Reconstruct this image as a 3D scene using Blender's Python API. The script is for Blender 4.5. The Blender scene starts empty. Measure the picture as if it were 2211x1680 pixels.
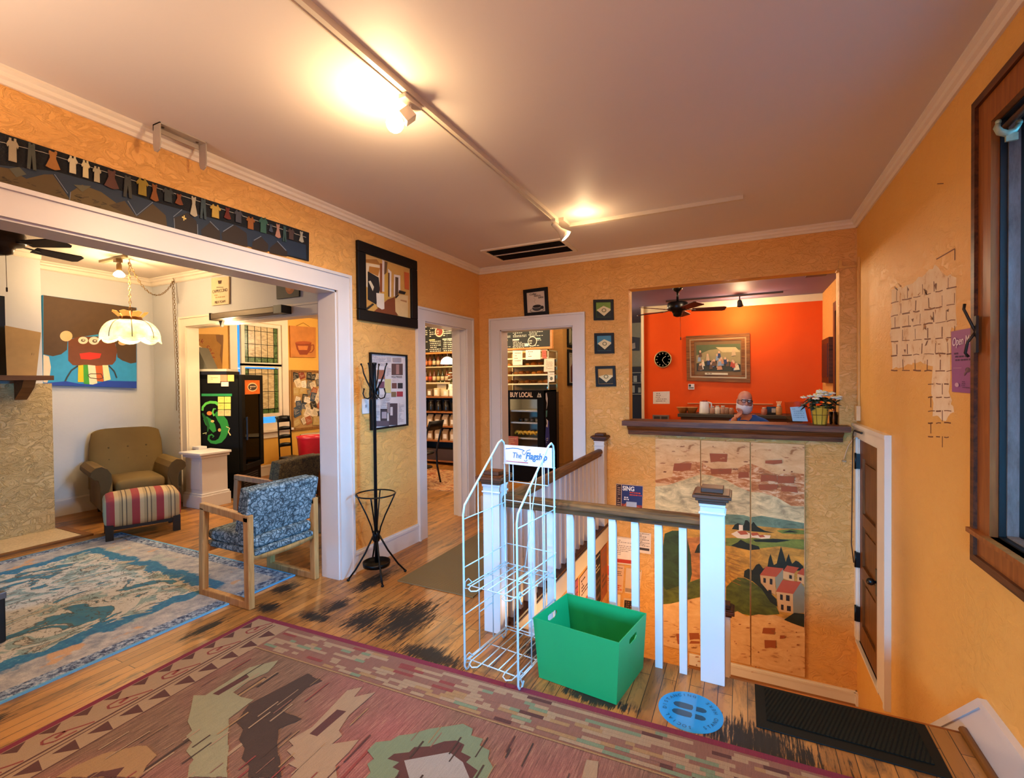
import bpy, bmesh, math, random
from mathutils import Vector, Matrix
from math import sin, cos, pi, radians
random.seed(7)
SC = bpy.context.scene
COL = SC.collection
# ---------------------------------------------------------------- camera
FPX, YAW, PITCH, ROLL = 1021.79, 0.4537438, -0.0137524, -0.0098539
CAM = Vector((2.71267, -4.72566, 1.46288))
_f = Vector((-sin(YAW)*cos(PITCH), cos(YAW)*cos(PITCH), sin(PITCH)))
_r0 = Vector((cos(YAW), sin(YAW), 0)); _u0 = _r0.cross(_f)
_r = _r0*cos(ROLL) + _u0*sin(ROLL); _u = _r.cross(_f)
cd = bpy.data.cameras.new('camera'); co = bpy.data.objects.new('camera', cd); COL.objects.link(co)
cd.sensor_width = 36; cd.sensor_fit = 'HORIZONTAL'; cd.lens = FPX/2211*36; cd.clip_start = 0.05; cd.clip_end = 100
co.matrix_world = Matrix(((_r.x, _u.x, -_f.x, CAM.x), (_r.y, _u.y, -_f.y, CAM.y), (_r.z, _u.z, -_f.z, CAM.z), (0, 0, 0, 1)))
SC.camera = co
W, H = 3.555, 2.76
def ray(u, v): return _f + _r*((u-1105.5)/FPX) + _u*((840-v)/FPX)
def P(u, v, ax, val):
    d = ray(u, v); return CAM + d*((val-CAM[ax])/d[ax])
def PN(u, v, p0, n):
    d = ray(u, v); return CAM + d*((Vector(p0)-CAM).dot(n)/d.dot(n))
def PX(val): return lambda u, v: P(u, v, 0, val)
def PY(val): return lambda u, v: P(u, v, 1, val)
def PZ(val): return lambda u, v: P(u, v, 2, val)
# ---------------------------------------------------------------- materials
def lin(h):
    h = h.lstrip('#'); c = [int(h[i:i+2], 16)/255 for i in (0, 2, 4)]
    return tuple((x/12.92 if x <= .04045 else ((x+.055)/1.055)**2.4) for x in c)
_mc = {}
def mat(hexc, rough=.6, metal=0, var=.12, scale=18, bump=0, bscale=60, coat=0, name=None, spec=.5):
    key = (hexc, rough, metal, var, scale, bump, bscale, coat, spec)
    if key in _mc: return _mc[key]
    m = bpy.data.materials.new(name or 'paint_'+hexc.strip('#')); m.use_nodes = True
    nt = m.node_tree; b = nt.nodes['Principled BSDF']; c = lin(hexc)
    b.inputs['Roughness'].default_value = rough; b.inputs['Metallic'].default_value = metal
    b.inputs['Coat Weight'].default_value = coat; b.inputs['Specular IOR Level'].default_value = spec
    tc = nt.nodes.new('ShaderNodeTexCoord'); n = nt.nodes.new('ShaderNodeTexNoise')
    n.inputs['Scale'].default_value = scale; n.inputs['Detail'].default_value = 4
    nt.links.new(tc.outputs['Object'], n.inputs['Vector'])
    r = nt.nodes.new('ShaderNodeMix'); r.data_type = 'RGBA'
    r.inputs['A'].default_value = tuple(x*(1-var) for x in c)+(1,); r.inputs['B'].default_value = tuple(min(1, x*(1+var)) for x in c)+(1,)
    nt.links.new(n.outputs['Fac'], r.inputs['Factor']); nt.links.new(r.outputs['Result'], b.inputs['Base Color'])
    if bump:
        n2 = nt.nodes.new('ShaderNodeTexNoise'); n2.inputs['Scale'].default_value = bscale; n2.inputs['Detail'].default_value = 5
        nt.links.new(tc.outputs['Object'], n2.inputs['Vector'])
        bp = nt.nodes.new('ShaderNodeBump'); bp.inputs['Strength'].default_value = bump; bp.inputs['Distance'].default_value = .01
        nt.links.new(n2.outputs['Fac'], bp.inputs['Height']); nt.links.new(bp.outputs['Normal'], b.inputs['Normal'])
    _mc[key] = m; return m
class NT:
    def __init__(s, name, rough=.6):
        s.m = bpy.data.materials.new(name); s.m.use_nodes = True; s.nt = s.m.node_tree; s.b = s.nt.nodes['Principled BSDF']
        s.b.inputs['Roughness'].default_value = rough
        s.tc = s.nt.nodes.new('ShaderNodeTexCoord').outputs['Object']
    def L(s, a, b):
        if hasattr(a, 'is_output'): s.nt.links.new(a, b)
        else: b.default_value = a
    def n(s, t, **kw):
        n = s.nt.nodes.new(t)
        for k, v in kw.items(): setattr(n, k, v)
        return n
    def mapping(s, loc=(0, 0, 0), sc=(1, 1, 1), rot=(0, 0, 0), src=None):
        n = s.n('ShaderNodeMapping'); n.inputs['Location'].default_value = loc; n.inputs['Scale'].default_value = sc; n.inputs['Rotation'].default_value = rot
        s.L(src or s.tc, n.inputs['Vector']); return n.outputs[0]
    def noise(s, scale, vec=None, detail=5, rough=.55, dist=0):
        n = s.n('ShaderNodeTexNoise'); n.inputs['Scale'].default_value = scale; n.inputs['Detail'].default_value = detail
        n.inputs['Roughness'].default_value = rough; n.inputs['Distortion'].default_value = dist
        s.L(vec or s.tc, n.inputs['Vector']); return n.outputs['Fac']
    def ramp(s, fac, stops, interp='LINEAR'):
        n = s.n('ShaderNodeValToRGB'); e = n.color_ramp.elements; n.color_ramp.interpolation = interp
        while len(e) < len(stops): e.new(.5)
        for i, (p, c) in enumerate(stops):
            e[i].position = p; e[i].color = (lin(c) if isinstance(c, str) else (c, c, c))+(1,)
        s.L(fac, n.inputs['Fac']); return n.outputs['Color']
    def mix(s, fac, a, b, blend='MIX'):
        n = s.n('ShaderNodeMix', data_type='RGBA', blend_type=blend)
        for x, k in ((fac, 'Factor'), (a, 'A'), (b, 'B')):
            if isinstance(x, str): x = lin(x)+(1,)
            s.L(x, n.inputs[k])
        return n.outputs['Result']
    def math(s, op, a, b=0., clamp=False):
        n = s.n('ShaderNodeMath', operation=op, use_clamp=clamp); s.L(a, n.inputs[0]); s.L(b, n.inputs[1]); return n.outputs[0]
    def xyz(s, src=None):
        n = s.n('ShaderNodeSeparateXYZ'); s.L(src or s.tc, n.inputs[0]); return n.outputs
    def bump(s, h, st=.3, d=.01):
        n = s.n('ShaderNodeBump'); n.inputs['Strength'].default_value = st; n.inputs['Distance'].default_value = d
        s.L(h, n.inputs['Height']); s.L(n.outputs[0], s.b.inputs['Normal'])
    def col(s, c): s.L(lin(c)+(1,) if isinstance(c, str) else c, s.b.inputs['Base Color'])
def plaster(name, c1, c2, st=.35):
    t = NT(name, .55); n1 = t.noise(2.2, detail=6); n2 = t.noise(9, t.mapping(sc=(1, 1, 1.6)), detail=8, rough=.62, dist=1.4)
    t.col(t.mix(t.math('ADD', t.math('MULTIPLY', n1, .6), t.math('MULTIPLY', n2, .4)), c1, c2))
    h = t.ramp(n2, [(.42, 0.), (.5, .75), (.56, .6), (.62, 1.)]); t.bump(h, st, .012); return t.m
def emis(name, hexc, strength):
    m = bpy.data.materials.new(name); m.use_nodes = True; nt = m.node_tree; b = nt.nodes['Principled BSDF']
    b.inputs['Base Color'].default_value = lin(hexc)+(1,); b.inputs['Emission Color'].default_value = lin(hexc)+(1,)
    n = nt.nodes.new('ShaderNodeTexNoise'); n.inputs['Scale'].default_value = 6
    r = nt.nodes.new('ShaderNodeMapRange'); r.inputs[3].default_value = strength*.9; r.inputs[4].default_value = strength*1.1
    nt.links.new(n.outputs['Fac'], r.inputs[0]); nt.links.new(r.outputs[0], b.inputs['Emission Strength']); return m
def glass(name, tint='#ffffff', rough=.02):
    m = bpy.data.materials.new(name); m.use_nodes = True; nt = m.node_tree; nt.nodes.clear()
    o = nt.nodes.new('ShaderNodeOutputMaterial'); tr = nt.nodes.new('ShaderNodeBsdfTransparent'); tr.inputs[0].default_value = lin(tint)+(1,)
    gl = nt.nodes.new('ShaderNodeBsdfGlossy'); gl.inputs['Roughness'].default_value = rough
    mx = nt.nodes.new('ShaderNodeMixShader'); fr = nt.nodes.new('ShaderNodeFresnel'); fr.inputs[0].default_value = 1.45
    nt.links.new(fr.outputs[0], mx.inputs[0]); nt.links.new(tr.outputs[0], mx.inputs[1]); nt.links.new(gl.outputs[0], mx.inputs[2]); nt.links.new(mx.outputs[0], o.inputs[0]); return m
def wood(name, c1, c2, axis='z', rough=.35, sc=1.):
    t = NT(name, max(rough, .45)); t.b.inputs['Specular IOR Level'].default_value = .25; s = {'x': (2.5, 30, 30), 'y': (30, 2.5, 30), 'z': (30, 30, 2.5)}[axis]
    n = t.noise(1.5*sc, t.mapping(sc=s), detail=6, rough=.6, dist=.6); t.col(t.ramp(n, [(.3, c1), (.7, c2)])); t.bump(n, .08, .004); return t.m
# ---------------------------------------------------------------- mesh builder
class MB:
    def __init__(s, M=None): s.v = []; s.f = []; s.mi = []; s.sm = []; s.M = M
    def add(s, vs, fs, mi=0, sm=False):
        o = len(s.v)
        for v in vs:
            v = Vector(v); s.v.append(s.M @ v if s.M else v)
        for f in fs: s.f.append([i+o for i in f]); s.mi.append(mi); s.sm.append(sm)
        return s
    def box(s, x0, x1, y0, y1, z0, z1, mi=0):
        vs = [(x, y, z) for z in (z0, z1) for y in (y0, y1) for x in (x0, x1)]
        return s.add(vs, [(0, 2, 3, 1), (4, 5, 7, 6), (0, 1, 5, 4), (2, 6, 7, 3), (0, 4, 6, 2), (1, 3, 7, 5)], mi)
    def bar(s, p, q, w, h, up=(0, 0, 1), mi=0):
        p, q = Vector(p), Vector(q); d = (q-p).normalized(); up = Vector(up)
        if abs(d.dot(up)) > .99: up = Vector((0, 1, 0))
        a = d.cross(up).normalized()*w/2; b = a.normalized().cross(d)*h/2
        vs = [e+sa*a+sb*b for e in (p, q) for sb in (-1, 1) for sa in (-1, 1)]
        return s.add(vs, [(0, 2, 3, 1), (4, 5, 7, 6), (0, 1, 5, 4), (2, 6, 7, 3), (0, 4, 6, 2), (1, 3, 7, 5)], mi)
    def tube(s, pts, r, n=8, mi=0, closed=False):
        pts = [Vector(p) for p in pts]; N = len(pts); rs = r if isinstance(r, (list, tuple)) else [r]*N
        vs = []; pa = None
        for i, p in enumerate(pts):
            a = pts[(i-1) % N] if (i > 0 or closed) else p; b = pts[(i+1) % N] if (i < N-1 or closed) else p
            d = (b-a).normalized()
            if pa is None:
                t = Vector((0, 0, 1)) if abs(d.z) < .9 else Vector((1, 0, 0)); pa = d.cross(t).normalized()
            else:
                pa = (pa - d*pa.dot(d)).normalized()
            pb = d.cross(pa)
            for k in range(n): vs.append(p + (pa*cos(2*pi*k/n)+pb*sin(2*pi*k/n))*rs[i])
        fs = []
        for i in range(N if closed else N-1):
            j = (i+1) % N
            for k in range(n): fs.append((i*n+k, i*n+(k+1) % n, j*n+(k+1) % n, j*n+k))
        if not closed: fs += [tuple(range(n-1, -1, -1)), tuple((N-1)*n+k for k in range(n))]
        return s.add(vs, fs, mi, True)
    def lathe(s, prof, c, n=20, mi=0, ax=None, sm=True, cap=True):
        c = Vector(c); az = Vector(ax or (0, 0, 1)).normalized(); t = Vector((1, 0, 0)) if abs(az.x) < .9 else Vector((0, 1, 0))
        a = (t-az*t.dot(az)).normalized(); b = az.cross(a); vs = []
        for r, z in prof:
            for k in range(n): vs.append(c+az*z+(a*cos(2*pi*k/n)+b*sin(2*pi*k/n))*r)
        fs = []; N = len(prof)
        for i in range(N-1):
            for k in range(n): fs.append((i*n+k, i*n+(k+1) % n, (i+1)*n+(k+1) % n, (i+1)*n+k))
        if cap and prof[0][0] > 1e-4: fs.append(tuple(range(n-1, -1, -1)))
        if cap and prof[-1][0] > 1e-4: fs.append(tuple((N-1)*n+k for k in range(n)))
        return s.add(vs, fs, mi, sm)
    def ball(s, c, r, n=14, mi=0):
        r = r if isinstance(r, (tuple, list)) else (r, r, r); c = Vector(c); vs = []; m = n//2
        for i in range(1, m):
            th = pi*i/m
            for k in range(n): vs.append(c+Vector((r[0]*sin(th)*cos(2*pi*k/n), r[1]*sin(th)*sin(2*pi*k/n), r[2]*cos(th))))
        vs += [c+Vector((0, 0, r[2])), c-Vector((0, 0, r[2]))]; t = len(vs)-2; fs = []
        for i in range(m-2):
            for k in range(n): fs.append((i*n+k, (i+1)*n+k, (i+1)*n+(k+1) % n, i*n+(k+1) % n))
        for k in range(n): fs.append((t, k, (k+1) % n)); fs.append((t+1, (m-2)*n+(k+1) % n, (m-2)*n+k))
        return s.add(vs, fs, mi, True)
    def prism(s, pts, ext, mi=0, sm=False):
        pts = [Vector(p) for p in pts]; e = Vector(ext); n = len(pts)
        fs = [tuple(range(n-1, -1, -1)), tuple(range(n, 2*n))]+[(i, (i+1) % n, n+(i+1) % n, n+i) for i in range(n)]
        return s.add(pts+[p+e for p in pts], fs, mi, sm)
    def poly(s, pts, mi=0): return s.add(pts, [tuple(range(len(pts)))], mi)
    def grid(s, rows, mi=0, closed_u=False, sm=True):
        n = len(rows[0]); vs = [p for r in rows for p in r]; fs = []
        for i in range(len(rows)-1):
            for k in range(n if closed_u else n-1): fs.append((i*n+k, i*n+(k+1) % n, (i+1)*n+(k+1) % n, (i+1)*n+k))
        return s.add(vs, fs, mi, sm)
    def build(s, name, mats, parent=None, bevel=0, seg=2, sub=0, origin=None, recalc=True, solid=0, keep_origin=False):
        o3 = wloc(parent) if parent else Vector(origin or (0, 0, 0))
        me = bpy.data.meshes.new(name); me.from_pydata([v-o3 for v in s.v], [], s.f)
        for m in (mats if isinstance(mats, (list, tuple)) else [mats]): me.materials.append(m)
        me.polygons.foreach_set('material_index', s.mi); me.polygons.foreach_set('use_smooth', s.sm); me.update()
        if recalc:
            bm = bmesh.new(); bm.from_mesh(me); bmesh.ops.recalc_face_normals(bm, faces=bm.faces); bm.to_mesh(me); bm.free()
        o = bpy.data.objects.new(name, me); COL.objects.link(o)
        if parent: o.parent = parent
        else: o.location = o3
        if solid:
            md = o.modifiers.new('s', 'SOLIDIFY'); md.thickness = solid; md.offset = 0
        if bevel:
            md = o.modifiers.new('b', 'BEVEL'); md.width = bevel; md.segments = seg; md.limit_method = 'ANGLE'; md.angle_limit = radians(40)
        if sub:
            md = o.modifiers.new('sd', 'SUBSURF'); md.levels = sub; md.render_levels = sub
        return o
def wloc(o):
    l = Vector((0, 0, 0))
    while o: l = l+o.location; o = o.parent
    return l
def tag(o, label=None, cat=None, group=None, kind=None):
    if label: o['label'] = label
    if cat: o['category'] = cat
    if group: o['group'] = group
    if kind: o['kind'] = kind
    return o
def thing(name, label, cat, loc=(0, 0, 0), group=None):
    o = bpy.data.objects.new(name, None); COL.objects.link(o); o.location = loc; o.empty_display_size = .05
    return tag(o, label, cat, group)
def struct(name, mb, mats, parent=None, **kw):
    o = mb.build(name, mats, parent, **kw)
    if not parent: o['kind'] = 'structure'
    return o
def dup(root, loc, label=None, group=None):
    r = root.copy(); COL.objects.link(r); r.location = loc
    if label: r['label'] = label
    if group: r['group'] = group
    for ch in list(root.children):
        c = ch.copy(); COL.objects.link(c); c.parent = r
        for g in ch.children:
            d = g.copy(); COL.objects.link(d); d.parent = c
    return r
# flat artwork laid in thin layers on a surface; f maps picture coordinates to the surface
class Art:
    def __init__(s, f, nrm, step=.0003):
        s.f = f; s.n = Vector(nrm).normalized(); s.h = step; s.step = step; s.mb = MB(); s.mats = []; s.clipx = None
    def mi(s, c):
        m = c if not isinstance(c, str) else mat(c, .7)
        if m not in s.mats: s.mats.append(m)
        return s.mats.index(m)
    def poly(s, c, pts, up=True):
        if s.clipx:
            for lim, sg in ((s.clipx[0], 1), (s.clipx[1], -1)):
                out = []
                for i in range(len(pts)):
                    a, b = pts[i-1], pts[i]; ia, ib = (a[0]-lim)*sg >= 0, (b[0]-lim)*sg >= 0
                    if ia != ib:
                        t = (lim-a[0])/(b[0]-a[0]); out.append((lim, a[1]+(b[1]-a[1])*t))
                    if ib: out.append(b)
                pts = out
                if len(pts) < 3: return s
        s.mb.poly([s.f(*p)+s.n*s.h for p in pts], s.mi(c))
        if up: s.h += s.step
        return s
    def rect(s, c, x0, y0, x1, y1, up=True): return s.poly(c, [(x0, y0), (x1, y0), (x1, y1), (x0, y1)], up)
    def ell(s, c, x, y, rx, ry, n=18, up=True, rot=0):
        return s.poly(c, [(x+rx*cos(2*pi*k/n)*cos(rot)-ry*sin(2*pi*k/n)*sin(rot), y+rx*cos(2*pi*k/n)*sin(rot)+ry*sin(2*pi*k/n)*cos(rot)) for k in range(n)], up)
    def line(s, c, pts, w, up=True):
        for (a, b), (e, g) in zip(pts, pts[1:]):
            l = math.hypot(e-a, g-b) or 1; nx, ny = -(g-b)/l*w/2, (e-a)/l*w/2
            s.poly(c, [(a+nx, b+ny), (e+nx, g+ny), (e-nx, g-ny), (a-nx, b-ny)], False)
        if up: s.h += s.step
        return s
    def scrib(s, c, x0, y0, x1, y1, rows, fill=.55, seed=1, gap=.25):
        rnd = random.Random(seed); dy = (y1-y0)/rows
        for i in range(rows):
            x = x0+(x1-x0)*rnd.uniform(0, .12)
            while x < x1*.985+x0*.015:
                w = (x1-x0)*rnd.uniform(.04, .16); e = min(x+w, x1)
                s.rect(c, x, y0+dy*i, e, y0+dy*(i+fill), False); x = e+(x1-x0)*gap*rnd.uniform(.06, .25)
                if rnd.random() < .12: break
        s.h += s.step; return s
    def build(s, name, parent=None, **kw):
        if not parent or parent.type != 'MESH': return s.mb.build(name, s.mats, parent, recalc=False, **kw)
        me = parent.data; o3 = wloc(parent); k0 = len(me.materials); bm = bmesh.new(); bm.from_mesh(me)
        for m in s.mats: me.materials.append(m)
        vs = [bm.verts.new(v-o3) for v in s.mb.v]
        for f, mi in zip(s.mb.f, s.mb.mi):
            try: fc = bm.faces.new([vs[i] for i in f]); fc.material_index = mi+k0
            except ValueError: pass
        bm.to_mesh(me); bm.free(); return parent
def text(parent, body, size, c, right, up, m, name='lettering', depth=.0004, sx=1., shear=0., bold=0.):
    cu = bpy.data.curves.new(name, 'FONT'); cu.body = body; cu.size = size; cu.align_x = 'CENTER'; cu.align_y = 'CENTER'; cu.extrude = depth; cu.shear = shear; cu.offset = bold
    t = bpy.data.objects.new('tmp_text', cu); COL.objects.link(t); bpy.context.view_layer.update()
    me = bpy.data.meshes.new_from_object(t.evaluated_get(bpy.context.evaluated_depsgraph_get()))
    bpy.data.objects.remove(t); bpy.data.curves.remove(cu)
    r = Vector(right).normalized(); u = Vector(up); u = (u-r*u.dot(r)).normalized(); n = r.cross(u); o3 = wloc(parent) if parent else Vector((0, 0, 0)); c = Vector(c)
    for v in me.vertices: v.co = c+r*v.co.x*sx+u*v.co.y+n*(v.co.z+depth)-o3
    me.materials.clear(); me.materials.append(m); me.name = name
    o = bpy.data.objects.new(name, me); COL.objects.link(o); o.parent = parent; return o
def framebars(mb, x0, x1, z0, z1, w, fn, mi=0):
    # fn(a, b, d) -> 3-D ; four mitred-looking bars
    for a0, a1, b0, b1 in ((x0, x1, z1-w, z1), (x0, x1, z0, z0+w), (x0, x0+w, z0+w, z1-w), (x1-w, x1, z0+w, z1-w)):
        vs = [fn(a, b, d) for d in (0, 1) for b in (b0, b1) for a in (a0, a1)]
        mb.add(vs, [(0, 2, 3, 1), (4, 5, 7, 6), (0, 1, 5, 4), (2, 6, 7, 3), (0, 4, 6, 2), (1, 3, 7, 5)], mi)
BLACK = mat('#0c0b0b', .35, var=.3); WHITE = mat('#e6e0dc', .45, var=.04); CREAM = mat('#dccaa8', .6, var=.06)
TRIM = mat('#d0cccc', .38, var=.05, scale=5, bump=.05, bscale=25, name='white_trim_paint')
TRIMW = mat('#e2d6c4', .45, var=.06, scale=5, bump=.05, bscale=25, name='warm_trim_paint')
DWOOD = wood('dark_walnut', '#2a140a', '#6a3a1c', 'x', .3); DWOODY = wood('dark_walnut_long', '#2a140a', '#6a3a1c', 'y', .3)
OAK = wood('honey_oak', '#9a6a38', '#c0925a', 'z', .45)
YEL = plaster('ochre_plaster', '#dfa04e', '#ebb064', .6); YELR = plaster('deep_ochre_plaster', '#dfa045', '#eab65e', .35)
# ================================================================ THE SETTING
def slab(mb, ax, d0, d1, a0, a1, z0, z1, holes=(), mi=0):
    As = sorted({a0, a1, *[h for q in holes for h in q[:2]]}); Zs = sorted({z0, z1, *[h for q in holes for h in q[2:]]})
    for i in range(len(As)-1):
        for j in range(len(Zs)-1):
            am, zm = (As[i]+As[i+1])/2, (Zs[j]+Zs[j+1])/2
            if not (a0 < am < a1 and z0 < zm < z1): continue
            if any(q[0] < am < q[1] and q[2] < zm < q[3] for q in holes): continue
            if ax == 'x': mb.box(d0, d1, As[i], As[i+1], Zs[j], Zs[j+1], mi)
            else: mb.box(As[i], As[i+1], d0, d1, Zs[j], Zs[j+1], mi)
    return mb
# floor ---------------------------------------------------------------------
t = NT('worn_plank_floor', .32)
br = t.n('ShaderNodeTexBrick'); br.offset = .37; br.inputs['Scale'].default_value = 1; br.inputs['Mortar Size'].default_value = .0016
br.inputs['Brick Width'].default_value = 1.7; br.inputs['Row Height'].default_value = .062; br.inputs['Bias'].default_value = 0
br.inputs['Color1'].default_value = (.25, .25, .25, 1); br.inputs['Color2'].default_value = (.9, .9, .9, 1); br.inputs['Mortar'].default_value = (0, 0, 0, 1)
X = t.xyz(); cb = t.n('ShaderNodeCombineXYZ'); t.L(X[1], cb.inputs[0]); t.L(X[0], cb.inputs[1]); t.L(cb.outputs[0], br.inputs['Vector'])
gr = t.noise(1.6, t.mapping(sc=(26, 1.4, 1)), 7, .62, .5); ge = t.noise(3.2, t.mapping(sc=(9, 2.2, 1)), 8, .68, 1.)
base = t.mix(t.math('ADD', t.math('MULTIPLY', br.outputs['Color'], .75), t.math('MULTIPLY', gr, .35)), '#6c3e18', '#bb8240')
wv = t.noise(2.1, t.mapping(sc=(6, 1.6, 1)), 9, .72, .6)
base = t.mix(t.ramp(wv, [(.50, 0.), (.66, .9)]), base, '#4a3624')
acc = None
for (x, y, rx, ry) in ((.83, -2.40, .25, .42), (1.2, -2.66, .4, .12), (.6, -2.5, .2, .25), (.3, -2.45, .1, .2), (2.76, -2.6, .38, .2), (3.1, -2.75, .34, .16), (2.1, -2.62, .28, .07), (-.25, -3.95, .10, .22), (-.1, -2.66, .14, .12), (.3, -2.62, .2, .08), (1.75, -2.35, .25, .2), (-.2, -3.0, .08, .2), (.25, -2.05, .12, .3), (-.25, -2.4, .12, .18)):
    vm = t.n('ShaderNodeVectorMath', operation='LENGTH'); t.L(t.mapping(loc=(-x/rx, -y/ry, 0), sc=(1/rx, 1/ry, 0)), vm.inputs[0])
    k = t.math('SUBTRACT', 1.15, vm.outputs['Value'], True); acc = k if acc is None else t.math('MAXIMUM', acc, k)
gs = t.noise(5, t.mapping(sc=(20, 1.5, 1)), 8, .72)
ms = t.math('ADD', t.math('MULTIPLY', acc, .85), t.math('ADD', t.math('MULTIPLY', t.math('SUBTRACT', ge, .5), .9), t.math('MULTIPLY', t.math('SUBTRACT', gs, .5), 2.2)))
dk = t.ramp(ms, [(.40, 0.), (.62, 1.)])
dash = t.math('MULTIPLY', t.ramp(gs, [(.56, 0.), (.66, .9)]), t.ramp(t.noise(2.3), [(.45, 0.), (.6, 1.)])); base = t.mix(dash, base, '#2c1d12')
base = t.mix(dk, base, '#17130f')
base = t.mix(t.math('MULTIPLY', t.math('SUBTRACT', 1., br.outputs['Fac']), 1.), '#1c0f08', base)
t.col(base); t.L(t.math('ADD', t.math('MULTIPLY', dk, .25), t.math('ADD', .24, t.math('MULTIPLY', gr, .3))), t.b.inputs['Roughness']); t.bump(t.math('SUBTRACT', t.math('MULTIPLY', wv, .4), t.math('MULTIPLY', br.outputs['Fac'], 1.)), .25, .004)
FLOOR = t.m
SX0, SY0 = 1.475, -2.19
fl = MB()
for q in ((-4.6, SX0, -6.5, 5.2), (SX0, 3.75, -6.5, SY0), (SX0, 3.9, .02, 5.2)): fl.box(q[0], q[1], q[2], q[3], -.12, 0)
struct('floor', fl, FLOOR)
NOSE = wood('stair_nosing', '#8a4a1c', '#b06a2c', 'x', .3)
tr = MB().tube([(2.65, SY0+.012, -.014), (W-.02, SY0+.012, -.014)], .014, 8); struct('trim_1', tr, NOSE)
# landing and stairs ----------------------------------------------------------
st = MB().box(2.25, W, -1.02, 0, -1.34, -1.22)
for k in range(5): st.box(2.62, W, SY0+.234*k, SY0+.234*(k+1), -1.22, -.2*(k+1))
for k in range(5): st.box(2.25-.25*(k+1), 2.25-.25*k, -1.02, 0, -2.6, -1.22-.2*(k+1))
st.box(1.5, 3.7, -2.3, 0, -2.75, -2.6)
struct('stairs', st, wood('stair_treads', '#7a4a22', '#a86c34', 'x', .4))
# walls -----------------------------------------------------------------------
GREY = plaster('pale_grey_wall', '#bcbfc2', '#c9cacb', .06)
KIT = plaster('kitchen_ochre', '#d9a13c', '#e5b556', .1)
holes = [(-4.4, -2.13, 0, 2.158), (-1.06, -.30, 0, 2.05)]
m = slab(MB(), 'x', -.085, 0, -6.5, .15, 0, 2.9, holes, 0); slab(m, 'x', -.17, -.085, -6.5, .15, 0, 2.9, holes, 1)
struct('wall_left', m, [YEL, GREY])
holes = [(.27, 1.126, 0, 2.05), (1.70, 3.434, 1.06, 2.373)]
m = slab(MB(), 'y', 0, .075, -.17, 3.9, 0, 2.9, holes, 0); slab(m, 'y', .075, .15, -.17, 3.9, 0, 2.9, holes, 1); slab(m, 'y', 0, .15, 1.4, 3.9, -2.7, 0)
struct('wall_back', m, [YEL, KIT])
holes = [(-3.2, -2.388, .875, 2.40), (-.70, -.055, -.66, 1.0)]
m = slab(MB(), 'x', W, W+.16, -6.5, 0, 0, 2.9, holes); slab(m, 'x', W, W+.16, -2.3, 0, -2.7, 0, holes)
struct('wall_right', m, YELR)
fw = [(-3.6, -2.2, .6, 2.3), (.5, 1.6, .6, 2.4), (2.0, 3.1, .6, 2.4)]
struct('wall_front', slab(MB(), 'y', -6.5, -6.35, -4.6, 3.75, 0, 2.9, fw), YEL)
for i, q in enumerate(fw):
    m = MB(); framebars(m, q[0]-.1, q[1]+.1, q[2]-.1, q[3]+.1, .1, lambda a, b, d: (a, -6.35+.03*d, b)); m.bar((q[0], -6.4, 1.45), (q[1], -6.4, 1.45), .04, .05)
    o = struct('window_%d' % (3+i), m, TRIM); struct('pane', MB().box(q[0], q[1], -6.43, -6.425, q[2], q[3]), glass('clear_pane'), o)
struct('wall_stairwell_left', MB().box(1.37, SX0-.002, SY0, 0, -2.7, -.12), YEL)
struct('wall_stairwell_front', MB().box(1.40, 3.7, SY0-.1, SY0-.002, -2.7, -.12), YEL)
# parlour
m = slab(MB(), 'x', -4.4, -4.25, -6.4, -1.05, 0, 2.95); struct('wall_parlor_left', m, GREY)
m = slab(MB(), 'y', -1.19, -1.05, -4.4, -.17, 0, 2.95, [(-3.52, -.9, 0, 2.2)]); struct('wall_parlor_back', m, GREY)
ROUGH = plaster('rough_tan_plaster', '#c9a868', '#d8c090', .9)
CH = -2.44
struct('wall_chimney', MB().box(-4.25, -3.74, -4.6, -2.47, 1.5, 2.9, 1).box(-4.25, -3.63, -2.86, CH, 0, 1.5).box(-4.25, -3.63, -4.6, -3.75, 0, 1.5).box(-4.25, -3.63, -3.75, -2.86, .78, 1.5).box(-4.2, -4.1, -3.75, -2.86, 0, .78, 2), [ROUGH, GREY, BLACK])
ms_ = MB().box(-3.74, -3.36, -4.6, -2.52, 1.53, 1.575)
for y in (-2.72, -4.3): ms_.prism([(-3.63, y, 1.53), (-3.42, y, 1.53), (-3.46, y, 1.46), (-3.60, y, 1.36), (-3.63, y, 1.34)], (0, .09, 0))
struct('trim_2', ms_, wood('mantel_wood', '#6a4322', '#8a5c30', 'y', .5))
struct('trim_3', MB().box(-3.63, -3.09, -4.3, -2.43, 0, .012).box(-3.09, -3.03, -4.3, -2.37, 0, .018, 1).box(-3.63, -3.09, -2.43, -2.37, 0, .018, 1), [mat('#cdb690', .6, var=.35, scale=60), wood('hearth_trim', '#6b4220', '#8d5c2e', 'y', .5)])
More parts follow.
